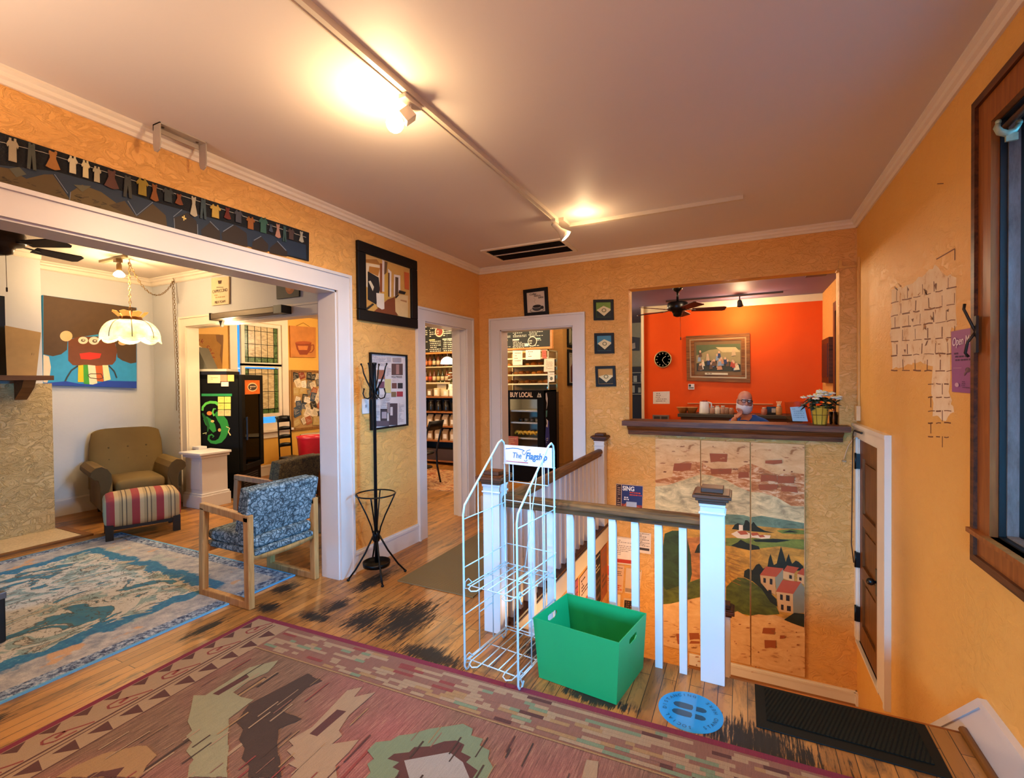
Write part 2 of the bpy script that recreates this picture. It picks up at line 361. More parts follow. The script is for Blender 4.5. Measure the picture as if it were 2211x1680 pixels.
# kitchen, cafe, orange room
kw = [(-.08, .71, .73, 2.45)]
struct('wall_kitchen_left', slab(MB(), 'x', -4.4, -4.22, -1.05, 2.9, 0, 2.9, kw), KIT)
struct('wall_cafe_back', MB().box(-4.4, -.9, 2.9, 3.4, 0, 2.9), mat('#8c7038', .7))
struct('wall_corridor', MB().box(-.95, -.178, 3.285, 5.1, 0, 2.9), YEL)
struct('wall_far', MB().box(-.178, 1.4, 5.0, 5.15, 0, 2.9).box(1.28, 1.4, 3.12, 5.0, 0, 2.9), mat('#b8ae88', .7))
t = NT('orange_paint', .42); t.col(t.mix(t.noise(3), '#dc4a10', '#e65a1c')); t.b.inputs['Specular IOR Level'].default_value = .15; t.b.inputs['Roughness'].default_value = .7; ORANGE = t.m
struct('wall_orange', MB().box(1.28, 3.70, 3.0, 3.12, 0, 2.545).box(1.28, 3.70, 2.99, 3.12, 2.545, 2.7, 1).box(1.26, 1.30, 2.96, 3.14, 0, 2.7, 1), [ORANGE, CREAM])
m = slab(MB(), 'x', 3.70, 3.85, .15, 3.12, 0, 2.7); struct('wall_orange_right', m, YEL)
# ceilings
t = NT('ceiling_paint', .6); n = t.noise(.9, detail=4); t.col(t.mix(n, '#d2c7bf', '#dacfc7')); t.bump(t.noise(6, detail=6), .06, .01); CEIL = t.m
struct('ceiling', MB().box(-.17, 3.72, -6.5, .15, H, H+.1), CEIL)
struct('ceiling_parlor', MB().box(-4.4, -.17, -6.5, -1.05, 2.85, 2.95), mat('#cdbfae', .6, var=.04))
t = NT('lilac_ceiling', .6); t.col(t.mix(t.noise(2), '#70648a', '#7a6e92'))
struct('ceiling_cafe', MB().box(-.17, 3.9, .15, 5.15, 2.645, 2.75).box(-4.4, -.17, -1.05, 5.15, 2.645, 2.75, 1), [t.m, CREAM])
# crown mouldings
def crown(mb, p, q, inn, h=.062, w=.05, z=H):
    p, q = Vector(p), Vector(q); i = Vector(inn); pr = [(0, 0), (w, 0), (w, .012), (w*.72, .022), (w*.66, .038), (w*.4, .046), (w*.34, h-.01), (.012, h), (0, h)]
    mb.prism([p+i*a+Vector((0, 0, z-b)) for a, b in pr], q-p)
m = MB(); crown(m, (0, -6.4, 0), (0, 0, 0), (1, 0, 0)); crown(m, (0, 0, 0), (W, 0, 0), (0, -1, 0)); crown(m, (W, -6.4, 0), (W, 0, 0), (-1, 0, 0)); struct('trim_4', m, TRIMW)
m = MB(); crown(m, (-4.25, -2.47, 0), (-4.25, -1.19, 0), (1, 0, 0), .09, .08, 2.85); crown(m, (-4.25, -1.19, 0), (-.17, -1.19, 0), (0, -1, 0), .09, .08, 2.85); crown(m, (-3.74, -6.3, 0), (-3.74, -2.47, 0), (1, 0, 0), .09, .08, 2.85); struct('trim_5', m, TRIMW)
# casings
def casing(mb, ax, d, out, a0, a1, ztop, w, th=.02, sides=(1, 1), z0=0.):
    # flat casing with a raised back band around an opening, on plane d facing +-out
    lo, hi = sorted((d, d+out*th)); l2, h2 = sorted((d, d+out*(th+.012)))
    def bx(A0, A1, Z0, Z1, L, Hh): (mb.box(L, Hh, A0, A1, Z0, Z1) if ax == 'x' else mb.box(A0, A1, L, Hh, Z0, Z1))
    A0, A1 = a0-w*sides[0], a1+w*sides[1]
    bx(A0, A1, ztop, ztop+w, lo, hi); bx(A0-.002*sides[0], A1+.002*sides[1], ztop+w-.018, ztop+w+.002, l2, h2)
    if sides[0]: bx(a0-w, a0, z0, ztop, lo, hi); bx(a0-w-.002, a0-w+.018, z0, ztop+w-.018, l2, h2)
    if sides[1]: bx(a1, a1+w, z0, ztop, lo, hi); bx(a1+w-.018, a1+w+.002, z0, ztop+w-.018, l2, h2)
def lining(mb, ax, d0, d1, a0, a1, ztop, th=.012, z0=0.):
    def bx(A0, A1, Z0, Z1): (mb.box(d0, d1, A0, A1, Z0, Z1) if ax == 'x' else mb.box(A0, A1, d0, d1, Z0, Z1))
    bx(a0-.0005, a0+th, z0, ztop); bx(a1-th, a1+.0005, z0, ztop); bx(a0, a1, ztop-th, ztop+.0005)
m = MB(); casing(m, 'x', 0, 1, -4.4, -2.13, 2.158, .13); casing(m, 'x', -.17, -1, -4.4, -2.13, 2.158, .13); lining(m, 'x', -.172, .002, -4.4, -2.13, 2.158); struct('trim_6', m, TRIM)
m = MB(); casing(m, 'x', 0, 1, -1.06, -.30, 2.05, .125); lining(m, 'x', -.172, .002, -1.06, -.30, 2.05); m.box(-.11, -.06, -.33, -.312, 0, 2.04); struct('trim_7', m, TRIM)
m = MB(); casing(m, 'y', 0, -1, .27, 1.126, 2.05, .13); lining(m, 'y', -.002, .152, .27, 1.126, 2.05); struct('trim_8', m, TRIM)
m = MB(); casing(m, 'y', -1.19, -1, -3.52, -.9, 2.2, .115, sides=(1, 0)); lining(m, 'y', -1.192, -1.048, -3.52, -.9, 2.2); struct('trim_9', m, TRIMW)
# baseboards
def base(mb, ax, d, out, a0, a1, h=.165, z=0.):
    for zz, e, th in ((0, h-.03, .016), (h-.03, h-.012, .022), (h-.012, h, .012)):
        lo, hi = sorted((d, d+out*th))
        (mb.box(lo, hi, a0, a1, z+zz, z+e) if ax == 'x' else mb.box(a0, a1, lo, hi, z+zz, z+e))
m = MB(); base(m, 'x', 0, 1, -1.998, -1.187); base(m, 'x', 0, 1, -6.3, -4.54); struct('baseboard_left', m, TRIM)
m = MB(); base(m, 'y', 0, -1, .0, .139); base(m, 'y', 0, -1, 1.257, 1.36); base(m, 'y', 0, -1, 2.25, W, .105, -1.22); struct('baseboard_back', m, TRIMW)
m = MB(); base(m, 'x', -4.25, 1, CH+.01, -1.19, .19); base(m, 'y', -1.19, -1, -4.25, -3.64, .19); struct('baseboard_parlor', m, TRIM)
m = MB(); base(m, 'x', -4.22, 1, -1.05, 2.9, .17); struct('baseboard_kitchen', m, TRIMW)
ra, rb = P(2130, 1511, 0, W), P(2024, 1566, 0, W); sl = (rb.z-ra.z)/(rb.y-ra.y)
m = MB()
for th, off in ((.018, 0.), (.026, -.0)):
    top = 0 if th > .02 else -.03
    if th > .02:
        m.prism([(W, -6.3, ra.z-.03), (W, -6.3, ra.z), (W, ra.y, ra.z), (W, -1.1, ra.z+sl*(-1.1-ra.y)), (W, -1.1, ra.z+sl*(-1.1-ra.y)-.04), (W, ra.y-.01, ra.z-.03)], (-th, 0, 0))
    else:
        m.prism([(W, -6.3, 0), (W, -6.3, ra.z-.02), (W, ra.y, ra.z-.02), (W, -1.1, ra.z+sl*(-1.1-ra.y)-.03), (W, -1.1, -1.2), (W, SY0+.03, -.3), (W, SY0+.03, 0)], (-th, 0, 0))
struct('baseboard_right', m, TRIM)
m = MB().tube([(W-.03, SY0+.01, .012), (W-.03, -6.3, .012)], .016, 8); struct('trim_10', m, wood('quarter_round', '#7a4a1c', '#8f6128', 'y', .5))
m = MB(); base(m, 'x', W, -1, -.05, 0, .105, -1.22); struct('trim_11', m, TRIMW)
m = MB().box(1.39, 1.478, SY0, 0, -.002, .022).box(SX0, 1.487, SY0, 0, -.045, -.002, 1).box(SX0-.001, 1.481, SY0, 0, -.15, -.045, 2); struct("trim_12", m, [DWOODY, TRIMW, TRIMW])
# window in the right wall ---------------------------------------------------------
BWOOD = wood('orange_brown_casing', '#7a4218', '#9c5a22', 'z', .25); OLD = NT('weathered_grey_paint', .8)
OLD.col(OLD.ramp(OLD.noise(6, OLD.mapping(sc=(1, 1, .25)), 9, .75), [(.3, '#2c2622'), (.5, '#6d6a68'), (.7, '#8b8c90')])); NAVY = mat('#07080c', .5)
m = MB(); y0, y1, z0, z1 = -3.2, -2.388, .875, 2.40; w = .128
framebars(m, y0-w, y1+w, z0-w, z1+w, w, lambda a, b, d: (W-.024*d, a, b)); framebars(m, y0-w-.003, y1+w+.003, z0-w-.003, z1+w+.003, .03, lambda a, b, d: (W-.036*d, a, b), 1)
m.box(W-.05, W, y0-w, y1+w, z0-.018, z0, 0)
win = struct('window_1', m, [BWOOD, DWOODY])
m = MB(); 
for a, b, c in ((0, .02, 0), (.02, .052, 1), (.052, .066, 0), (.066, .16, 0)):
    ins = {0: .0, 1: .006}[c]
    for ya, yb, za, zb in ((y1-.006-ins, y1, z0, z1), (y0, y0+.006+ins, z0, z1), (y0, y1, z1-.006-ins, z1), (y0, y1, z0, z0+.006+ins)): m.box(W+a, W+b, ya, yb, za, zb, c)
struct('window_jamb', m, [NAVY, OLD.m], win)
m = MB(); framebars(m, y0+.01, y1-.01, z0+.01, 1.66, .045, lambda a, b, d: (W+.075+.03*d, a, b)); framebars(m, y0+.01, y1-.01, 1.62, z1-.01, .045, lambda a, b, d: (W+.105+.03*d, a, b)); struct('window_sash', m, NAVY, win)
struct('pane', MB().box(W+.09, W+.094, y0+.05, y1-.05, z0+.05, 1.62).box(W+.12, W+.124, y0+.05, y1-.05, 1.66, z1-.05), glass('window_glass'), win)
# low panelled door by the landing -------------------------------------------------
m = MB(); d0, d1, za, zb = -.70, -.055, -.66, 1.0
m.box(W-.004, W+.1, d0-.0, d0+.03, za, zb); m.box(W-.004, W+.1, d1-.02, d1, za, zb); m.box(W-.004, W+.1, d0, d1, zb-.02, zb)
m.box(W-.012, W, d0-.085, d0, za, zb); m.box(W-.024, W, d0-.265, d0-.085, za, zb); m.box(W-.036, W, d0-.30, d0-.265, za, zb+.08); m.box(W-.026, W, d0-.265, -.002, zb, zb+.08); m.box(W-.038, W, d0-.30, -.002, zb+.08, zb+.105); m.box(W-.02, W, d1, -.002, za, zb)
m.box(W-.022, W+.1, d0-.08, d1, za-.02, za)
dr = struct('door_1', m, TRIMW)
DOORW = wood('brown_door', '#5a3210', '#83501e', 'z', .35)
m = MB(); x0, x1 = W+.005, W+.035; a0, a1 = d0+.032, d1-.022; zz = [za+.006, -.52, -.33, -.02, .06, .42, .50, .84, zb-.022]
for s_ in ((a0, a0+.09), (a1-.09, a1)): m.box(x0, x1, s_[0], s_[1], zz[0], zz[-1])
zr = [(za+.006, -.50), (-.12, -.02), (.30, .40), (.84, zb-.022)]
for q in zr: m.box(x0, x1, a0+.09, a1-.09, *q)
m.box(x0+.018, x1, a0+.09, a1-.09, za, zb-.03)
for q in ((-.50, -.12), (-.02, .30), (.40, .84)): m.box(x0+.010, x1, a0+.13, a1-.13, q[0]+.04, q[1]-.04)
struct('door_leaf', m, DOORW, dr)
for z in (.80, .0, -.44): struct('hinge', MB().box(W-.022, W+.032, d1-.036, d1-.012, z-.06, z+.06).tube([(W-.024, d1-.014, z-.065), (W-.024, d1-.014, z+.065)], .007, 8), BLACK, dr)
struct('door_handle', MB().box(x0-.008, x0, a0+.02, a0+.06, -.06, .12).ball((x0-.04, a0+.04, .03), .026).tube([(x0, a0+.04, .03), (x0-.04, a0+.04, .03)], .01), BLACK, dr)
# pass-through shelf and lining
m = MB().box(1.70, 3.434, -.01, .16, 1.06, 1.083).box(1.66, 3.49, -.15, 0, 1.035, 1.083).prism([(1.70, 0, 1.035), (1.70, -.12, 1.035), (1.70, -.115, 1.02), (1.70, -.06, .985), (1.70, -.055, .945), (1.70, 0, .94)], (1.75, 0, 0))
struct('trim_13', m, wood('sill_wood', '#3a1c0c', '#7c4a22', 'x', .3))
# brown doorway far right of the orange room
m = MB(); framebars(m, .5, 1.95, -.1, 2.36, .11, lambda a, b, d: (3.70-.03*d, a, b)); m.box(3.685, 3.70, .6, 1.85, 0, 2.25); struct('trim_14', m, wood('doorway_brown', '#4a2410', '#7a4420', 'z', .35))
# kitchen window
m = MB(); framebars(m, -.19, .82, .73, 2.57, .115, lambda a, b, d: (-4.22+.024*d, a, b)); m.box(-4.22, -4.15, -.24, .87, .70, .735); m.box(-4.22, -4.20, -.19, .82, .60, .70)
kwin = struct('window_2', m, TRIMW)
struct('pane', MB().box(-4.39, -4.385, -.08, .71, .73, 2.45), glass('kitchen_glass'), kwin)
m = MB()
for q in ((.0, .70, .945, 1.80), (.0, .70, 1.765, 2.45)): framebars(m, *q, .055, lambda a, b, d: (-4.255+.04*d, a, b))
sash = struct('window_sash', m, TRIMW, kwin)
t = NT('marbled_cream_glass', .25); n = t.noise(9, t.mapping(sc=(1, .6, 2)), 6, .6, 2); c = t.ramp(n, [(.3, '#8f7a54'), (.6, '#c4ae80'), (.75, '#b8b49c')]); t.col(c); t.L(c, t.b.inputs['Emission Color']); t.b.inputs['Emission Strength'].default_value = .08; CG = t.m  # faint emission stands in for daylight passing through the glass
t = NT('marbled_green_glass', .25); n = t.noise(14, None, 6, .6, 2); c = t.ramp(n, [(.3, '#1c3418'), (.55, '#4e6a34'), (.7, '#7a9460')]); t.col(c); t.L(c, t.b.inputs['Emission Color']); t.b.inputs['Emission Strength'].default_value = .03; GG = t.m  # green glass also emits a little, as if lit from outside
m = MB()
for zz in ((.99, 1.72), (1.82, 2.40)):
    m.box(-4.245, -4.239, .05, .65, zz[0], zz[1], 1); m.box(-4.238, -4.235, .13, .57, zz[0]+.09, zz[1]-.0, 0)
    for y in (.05, .125, .24, .35, .46, .575, .65): m.tube([(-4.233, y, zz[0]), (-4.233, y, zz[1])], .004, 5, 2)
    for z in (zz[0], zz[0]+.08, zz[0]+(zz[1]-zz[0])*.5, zz[1]-.08, zz[1]): m.tube([(-4.233, .05, z), (-4.233, .65, z)], .004, 5, 2)
struct('leaded_pane', m, [CG, GG, BLACK], kwin)
# lightly bricked bare patch on the right wall
t = NT('bare_plaster', .8); t.col(t.ramp(t.noise(9, None, 7, .7), [(.33, '#c39058'), (.42, '#e6cca4'), (.7, '#f0dfc0')])); BARE = t.m
a = Art(PX(W), (-1, 0, 0)); rnd = random.Random(3)
def patch(pts, jag=5):
    o = []
    for (x, y), (x2, y2) in zip(pts, pts[1:]+pts[:1]):
        for k in range(4): o.append((x+(x2-x)*k/4+rnd.uniform(-jag, jag), y+(y2-y)*k/4+rnd.uniform(-jag, jag)*1.2))
    return o
a.poly(BARE, patch([(1927, 625), (1960, 618), (1990, 595), (2020, 575), (2040, 590), (2062, 600), (2066, 700), (2050, 712), (2050, 850), (2062, 890), (2040, 905), (2016, 900), (2012, 792), (1985, 780), (1960, 790), (1926, 798), (1924, 700)], 3.5))
BR_ = '#6e3c1c'; BT = '#a8703a'
def row(y0_, y1_, xa, xb, n):
    for k in range(n):
        x = xa+(xb-xa)*k/n; x2 = x+(xb-xa)/n*rnd.uniform(.5, .98); f = lambda q: y0_+(y1_-y0_)*(q-1924)/(2070-1924)
        a.line(BR_, [(x, f(x)+rnd.uniform(-1.5, 1.5)), ((x+x2)/2, f((x+x2)/2)+rnd.uniform(-1.5, 1.5)), (x2, f(x2))], rnd.uniform(1.3, 3.2), False)
for k, (q0, q1) in enumerate(((655, 618), (683, 655), (710, 690), (738, 727), (768, 763), (800, 801))):
    row(q0, q1, 1924, 2068, 6)
    for j in range(5):
        x = 1934+28*j+(14 if k % 2 else 0)+rnd.uniform(-3, 3); y = q0+(q1-q0)*(x-1924)/146
        a.line(BR_, [(x, y-24), (x+rnd.uniform(-1, 1), y-2)], rnd.uniform(1, 2.2), False)
for k, y in enumerate((828, 856, 886, 912, 942)): row(y, y+2, 2004, 2056, 3); a.line(BR_, [(2010 if k % 2 else 2035, y), (2010 if k % 2 else 2035, y+24)], 1.6, False)
a.line(BR_, [(2022, 560), (2062, 537), (2062, 562)], 2.2); a.line(BR_, [(2024, 397), (2038, 396)], 2)
for k in range(26):
    x, y = rnd.uniform(1932, 2056), rnd.uniform(610, 780); a.poly(BT if k % 3 else BR_, [(x+rnd.uniform(-7, 7)*q, y+rnd.uniform(-9, 9)) for q in (1, -.4, -1, .5)], False)
o = a.build('trim_15'); o['kind'] = 'structure'
# ================================================================ THE HALL
# stair railings -------------------------------------------------------------------
def newel(par, x0, x1, y0, y1, zt, nm='newel_post'):
    m = MB().box(x0, x1, y0, y1, 0, zt-.075).box(x0-.006, x1+.006, y0-.006, y1+.006, zt-.125, zt-.115).box(x0-.004, x1+.004, y0-.004, y1+.004, zt-.09, zt-.075)
    p = m.build(nm, TRIM, par, bevel=.003)
    cx, cy, h = (x0+x1)/2, (y0+y1)/2, (x1-x0)/2; e = MB()
    for d, za, zb in ((.008, zt-.075, zt-.06), (.02, zt-.06, zt-.045), (.032, zt-.045, zt-.028), (.024, zt-.028, zt-.022), (-.004, zt-.022, zt)): e.box(cx-h-d, cx+h+d, cy-h-d, cy+h+d, za, zb)
    e.build('newel_cap', DWOOD, p, bevel=.006)
def railprof(mb, p, q, side):
    p, q = Vector(p), Vector(q); s = Vector(side); pr = [(-.022, 0), (.022, 0), (.024, .02), (.033, .03), (.034, .048), (.026, .062), (.012, .069), (-.012, .069), (-.026, .062), (-.034, .048), (-.033, .03), (-.024, .02)]
    mb.prism([p+s*a+Vector((0, 0, b)) for a, b in pr], q-p)
WORN = wood('worn_handrail', '#1c0e08', '#84552c', 'x', .5); WORNY = wood('worn_handrail_long', '#2a160c', '#7a4c26', 'y', .3)
t = thing('stair_railing', 'white stair railing facing the room, with dark worn handrail behind the green bin', 'railing', (2.0, -2.235, 0))
newel(t, 2.524, 2.632, -2.275, -2.167, .945); newel(t, 1.338, 1.444, -2.312, -2.206, .945)
m = MB(); railprof(m, (1.444, -2.235, .733), (2.524, -2.235, .733), (0, 1, 0)); m.build('handrail', WORN, t)
for k in range(8): MB().box(2.424-.118*k, 2.460-.118*k, -2.252, -2.216, 0, .736).build('baluster', TRIM, t)
t = thing('stair_railing', 'white stair railing running back from the wire rack to the wall by the doorway', 'railing', (1.42, -1.2, 0))
newel(t, 1.374, 1.474, -.115, -.012, .945)
m = MB(); railprof(m, (1.425, -2.206, .722), (1.425, -.115, .722), (1, 0, 0)); m.build('handrail', WORNY, t)
for k in range(17): MB().box(1.408, 1.442, -2.14+.118*k, -2.106+.118*k, .021, .725).build('baluster', TRIM, t)
t = thing('lower_newel', 'white newel post with dark cap down on the stair landing, behind the front newel', 'railing', (2.58, -1.05, -1.22))
p = MB().box(2.535, 2.629, -1.10, -1.01, -1.22, -.20).build('newel_post', TRIMW, t)
m = MB()
for d, za, zb in ((.01, -.20, -.18), (.028, -.18, -.155), (.018, -.155, -.145), (0, -.145, -.12)): m.box(2.535-d, 2.629+d, -1.10-d, -1.01+d, za, zb)
m.build('newel_cap', DWOOD, p, bevel=.004)
# rugs and mats -----------------------------------------------------------------------
t = NT('woven_red_rug', .95); X = t.xyz()
st = t.noise(3, t.mapping(sc=(60, 3, 1)), 4, .7); bg = t.noise(1.1, t.mapping(sc=(.9, .7, 1)), 3)
c = t.mix(t.ramp(bg, [(.35, 0.), (.6, 1.)]), t.ramp(st, [(.3, '#78403a'), (.55, '#a05c56'), (.75, '#ae8468')]), t.ramp(st, [(.3, '#4e3a2a'), (.55, '#80604a'), (.75, '#a08460')]))
fz = t.noise(420, None, 2); t.col(t.mix(t.ramp(fz, [(.35, 0.), (.65, .45)]), c, '#3e2a20', 'MIX')); t.bump(fz, .4, .004); RUG = t.m
def pile(c, k=.3):
    q = NT('rug_yarn_'+c.strip('#'), .95); f = q.noise(380, None, 2); s_ = q.noise(4, q.mapping(sc=(50, 4, 1)), 3)
    d = '#%02x%02x%02x' % tuple(int(int(c[i:i+2], 16)*(1-k)) for i in (1, 3, 5)); q.col(q.mix(q.math('ADD', q.math('MULTIPLY', f, .65), q.math('MULTIPLY', s_, .35)), d, '#%02x%02x%02x' % tuple(min(255, int(int(c[i:i+2], 16)*(1+k))) for i in (1, 3, 5)))); q.bump(f, .4, .004); return q.m
R_CR, R_TAN, R_BR, R_GR, R_DK, R_SG, R_GY, R_RD, R_GO = [pile(c) for c in ('#6a1c30', '#8a7258', '#4a2a24', '#7c775a', '#3a2a20', '#647056', '#86807a', '#74342e', '#866845')]
A0 = Vector((-.03, -2.765, 0)); ux = Vector((1, .036, 0)).normalized(); uy = Vector((.05, -1, 0)).normalized(); RW, RL, RT = 3.25, 2.35, .010
rf = lambda s_, q: A0+ux*s_+uy*q+Vector((0, 0, RT))
pf = lambda u, v: P(u, v, 2, RT)
t = thing('area_rug', 'large red and brown kilim style rug with dark triangles along its border, in the foreground', 'rug', (1.5, -3.9, 0))
RB_ = MB().prism([A0, A0+ux*RW, A0+ux*RW+uy*RL, A0+uy*RL], (0, 0, RT)).build('rug_body', RUG, t)
a = Art(rf, (0, 0, 1), .00006)
a.rect(R_CR, 0, 0, RW, .032); a.rect(R_CR, 0, 0, .032, RL); a.rect(R_CR, RW-.032, 0, RW, RL)
a.rect(R_TAN, .032, .032, .30, RL)
for k in range(20):
    q = .08+.115*k
    a.poly(R_BR, [(.036, q), (.085, q+.045), (.036, q+.078)], False); a.poly(R_BR, [(.296, q+.05), (.215, q+.03), (.225, q+.11)], False)
    if k % 2 == 0:
        a.line(R_RD, [(.165, q-.06), (.15, q-.03), (.10, q+.05), (.10, q+.09), (.125, q+.10), (.15, q+.07), (.16, q)], .010, False); a.line(R_RD, [(.12, q+.02), (.13, q+.06)], .016, False)
a.h += .0001; a.line(R_BR, [(.178, .05), (.178, RL)], .010, False); a.line(R_BR, [(.20, .05), (.20, RL)], .006); a.line(R_BR, [(.30, .30), (.30, RL)], .006)
rnd = random.Random(11); a.step = .000006
t2 = pile('#6c4a3c', .45); a.rect(t2, .30, .035, RW-.04, .255)
for j in range(10):
    x = .32
    while x < RW-.1:
        w = rnd.uniform(.03, .12); y = .045+.0205*j
        if rnd.random() < .5+.15*sin(x*9+j*.9): a.rect(rnd.choice([R_TAN, R_TAN, R_TAN, R_TAN, R_GO, R_SG]) , x, y, min(x+w, RW-.08), y+.0195)
        elif rnd.random() < .3: a.rect(rnd.choice([R_RD, t2]) if x < 1.5 else rnd.choice([R_BR, t2]), x, y, min(x+w, RW-.08), y+.0195)
        x += w
a.step = .00006; a.h += .0001; a.line(R_GO, [(.30, .262), (RW-.04, .262)], .009); a.step = .000006
for k in range(70):
    x = rnd.uniform(.42, RW-.2); y = rnd.uniform(.32, RL-.3); l = rnd.uniform(.06, .25); w = rnd.uniform(.008, .02); c = rnd.choice([R_RD, R_RD, R_DK, R_GO, R_TAN, R_BR]) if x < 1.5 else rnd.choice([R_DK, R_BR, R_GO, R_TAN, t2])
    a.rect(c, x, y, x+w, y+l)
a.step = .00006; a.h += .0001
def jag(pts):
    o = []
    for (x, y), (x2, y2) in zip(pts, pts[1:]+pts[:1]):
        n = max(1, int(math.hypot(x2-x, y2-y)/11))
        for k in range(n):
            dx, dy = 1610-x, 815-y; l = math.hypot(dx, dy); e = rnd.choice((-2.2, -1, 1, 2.2)) if 0 < k < n-1 else 0; ox, oy = dx/l*e, dy/l*e
            for f in (k/n, (k+.97)/n): o.append((x+(x2-x)*f+ox, y+(y2-y)*f+oy))
    return o
# motifs, read off the pile as seen from above
g = Art(pf, (0, 0, 1), .00006); g.h = a.h+.0001; g.mats = a.mats
c6 = lambda L: jag([(x/3.159, 1300+y/3.159) for x, y in L]); c7 = lambda L: [(500+x/2.764, 1340+y/2.764) for x, y in L]
g.poly(R_GR, c6([(1320, 640), (1400, 640), (1480, 590), (1700, 450), (1900, 400), (1830, 480), (1700, 540), (1590, 620), (1640, 650), (1730, 670), (1560, 800), (1550, 1200), (1280, 1200), (1290, 1120), (1320, 1080), (1270, 1020), (1310, 960), (1270, 920), (1310, 880), (1280, 820), (1300, 740)]))
g.poly(R_DK, c6([(1700, 700), (2100, 490), (2200, 540), (2090, 590), (1920, 740), (1950, 760), (2060, 800), (1900, 870), (1890, 980), (1920, 1200), (1690, 1200), (1700, 1120), (1650, 1070), (1670, 1000), (1630, 940), (1660, 870), (1610, 820)]))
g.poly(R_GO, c6([(520, 1120), (700, 1040), (940, 985), (1000, 985), (1070, 1050), (1000, 1120), (960, 1200), (380, 1200)])); g.poly(R_BR, c6([(640, 1170), (850, 1130), (790, 1200), (590, 1200)]))
g.poly(R_BR, c6([(1450, 630), (1680, 495), (1700, 515), (1490, 640)])); g.poly(R_TAN, c7([(340, 720), (480, 640), (690, 420), (780, 400), (730, 460), (860, 430), (700, 570), (640, 660), (660, 690), (600, 740), (760, 715), (700, 790), (620, 870), (630, 945), (350, 945), (400, 890), (340, 860), (380, 830), (330, 780), (370, 750)]))
g.poly(R_BR, c7([(465, 680), (630, 535), (685, 545), (510, 695)]))
c7 = lambda L: [(500+x/2.764, 1340+y/2.764) for x, y in L]
g.poly(R_SG, c7([(810, 860), (850, 830), (810, 780), (860, 730), (950, 720), (1000, 690), (1080, 680), (1180, 650), (1290, 635), (1380, 620), (1440, 650), (1430, 690), (1500, 710), (1480, 750), (1540, 780), (1530, 830), (1560, 880), (1530, 945), (800, 945), (830, 910)]))
g.poly(R_BR, c7([(930, 830), (970, 800), (1060, 790), (1090, 760), (1180, 755), (1270, 725), (1340, 720), (1390, 745), (1370, 790), (1430, 820), (1400, 850), (1470, 900), (1440, 945), (980, 945), (1000, 900), (960, 880), (1000, 850)]))
g.poly(R_GY, c7([(1030, 840), (1300, 790), (1380, 850), (1420, 945), (1060, 945)])); g.poly(R_TAN, c7([(2110, 860), (2120, 835), (2190, 845), (2180, 945), (2090, 945)]))
a.h = g.h; a.step = .000006
for k in range(260):
    x = rnd.uniform(.33, RW-.1); y = rnd.uniform(.30, RL-.4); l = rnd.uniform(.03, .16); w = rnd.uniform(.003, .008); a.rect(rnd.choice([R_RD, R_DK, R_GO, R_TAN, t2]) if x < 1.3 else rnd.choice([R_DK, R_BR, R_GO, t2]), x, y, x+w, y+l)
a.mb.v += g.mb.v; o_ = len(a.mb.v)-len(g.mb.v); a.mb.f += [[i+o_ for i in f] for f in g.mb.f]; a.mb.mi += g.mb.mi; a.mb.sm += g.mb.sm
a.build('rug_pattern', RB_)
# blue rug in the parlour
t = NT('distressed_blue_rug', .95); X = t.xyz(); wob = t.noise(7, None, 4)
dx = t.math('MINIMUM', t.math('SUBTRACT', -.37, X[0]), t.math('ADD', X[0], 2.86)); dy = t.math('SUBTRACT', -2.22, X[1]); d = t.math('MINIMUM', dx, dy)
n1 = t.noise(2.6, t.mapping(loc=(.7, .3, 0), sc=(1.5, 1, 1)), 6, .58, 1.1); n2 = t.noise(6.5, None, 6, .62, 1.6); n3 = t.noise(34, None, 5, .75); n4 = t.noise(1.7, t.mapping(loc=(3, 1, 0)), 3)
fld = t.ramp(n1, [(.30, '#2c6a82'), (.415, '#3c7684'), (.435, '#51483a'), (.445, '#bfb5a2'), (.54, '#c8beac'), (.565, '#84978c'), (.60, '#8fa097'), (.62, '#4e4638'), (.635, '#bdb09a'), (.70, '#a8977a'), (.74, '#3e6e78')])
fld = t.mix(t.ramp(n2, [(.545, 0.), (.56, .8), (.575, .8), (.59, 0.)]), fld, '#3a3226'); fld = t.mix(t.ramp(n2, [(.34, .6), (.38, 0.)]), fld, '#2c6a80'); fld = t.mix(t.ramp(t.noise(15, None, 6, .7, 2.), [(.36, .6), (.42, 0.)]), fld, '#5a4a34')
bl = t.ramp(n3, [(.38, '#1f5f86'), (.6, '#2f7896'), (.75, '#8fa7a8')]); sp = t.ramp(n3, [(.42, '#2c3a58'), (.52, '#8090a4'), (.62, '#b8bcc0')]); lav = t.ramp(t.noise(12, None, 6, .7), [(.35, '#86888c'), (.55, '#b0a9a2'), (.68, '#c6bdb0')])
lav = t.mix(t.ramp(t.noise(4.2, None, 3, .6), [(.6, 0.), (.64, .9)]), lav, '#c99a6c'); lav = t.mix(t.ramp(n4, [(.62, 0.), (.66, .5)]), lav, '#94a49a')
dw = t.math('ADD', d, t.math('MULTIPLY', t.math('SUBTRACT', wob, .5), .22)); sel = t.n('ShaderNodeValToRGB')
c = t.mix(t.ramp(t.math('MULTIPLY', d, 5), [(.50, 0.), (.54, 1.)]), sp, lav); c = t.mix(t.ramp(t.math('MULTIPLY', dw, 2.), [(.62, 0.), (.66, 1.)]), c, bl)
c = t.mix(t.ramp(t.math('ADD', t.math('MULTIPLY', dw, 2.), t.math('MULTIPLY', t.math('SUBTRACT', n1, .5), .9)), [(.86, 0.), (.88, 1.)]), c, fld)
c = t.mix(t.ramp(t.math('MULTIPLY', d, 20), [(.26, 1.), (.32, 0.)]), c, '#5fa0c4'); c = t.mix(t.ramp(t.noise(160, None, 3, .7), [(.3, .3), (.55, 0.)]), c, '#4a4a48')
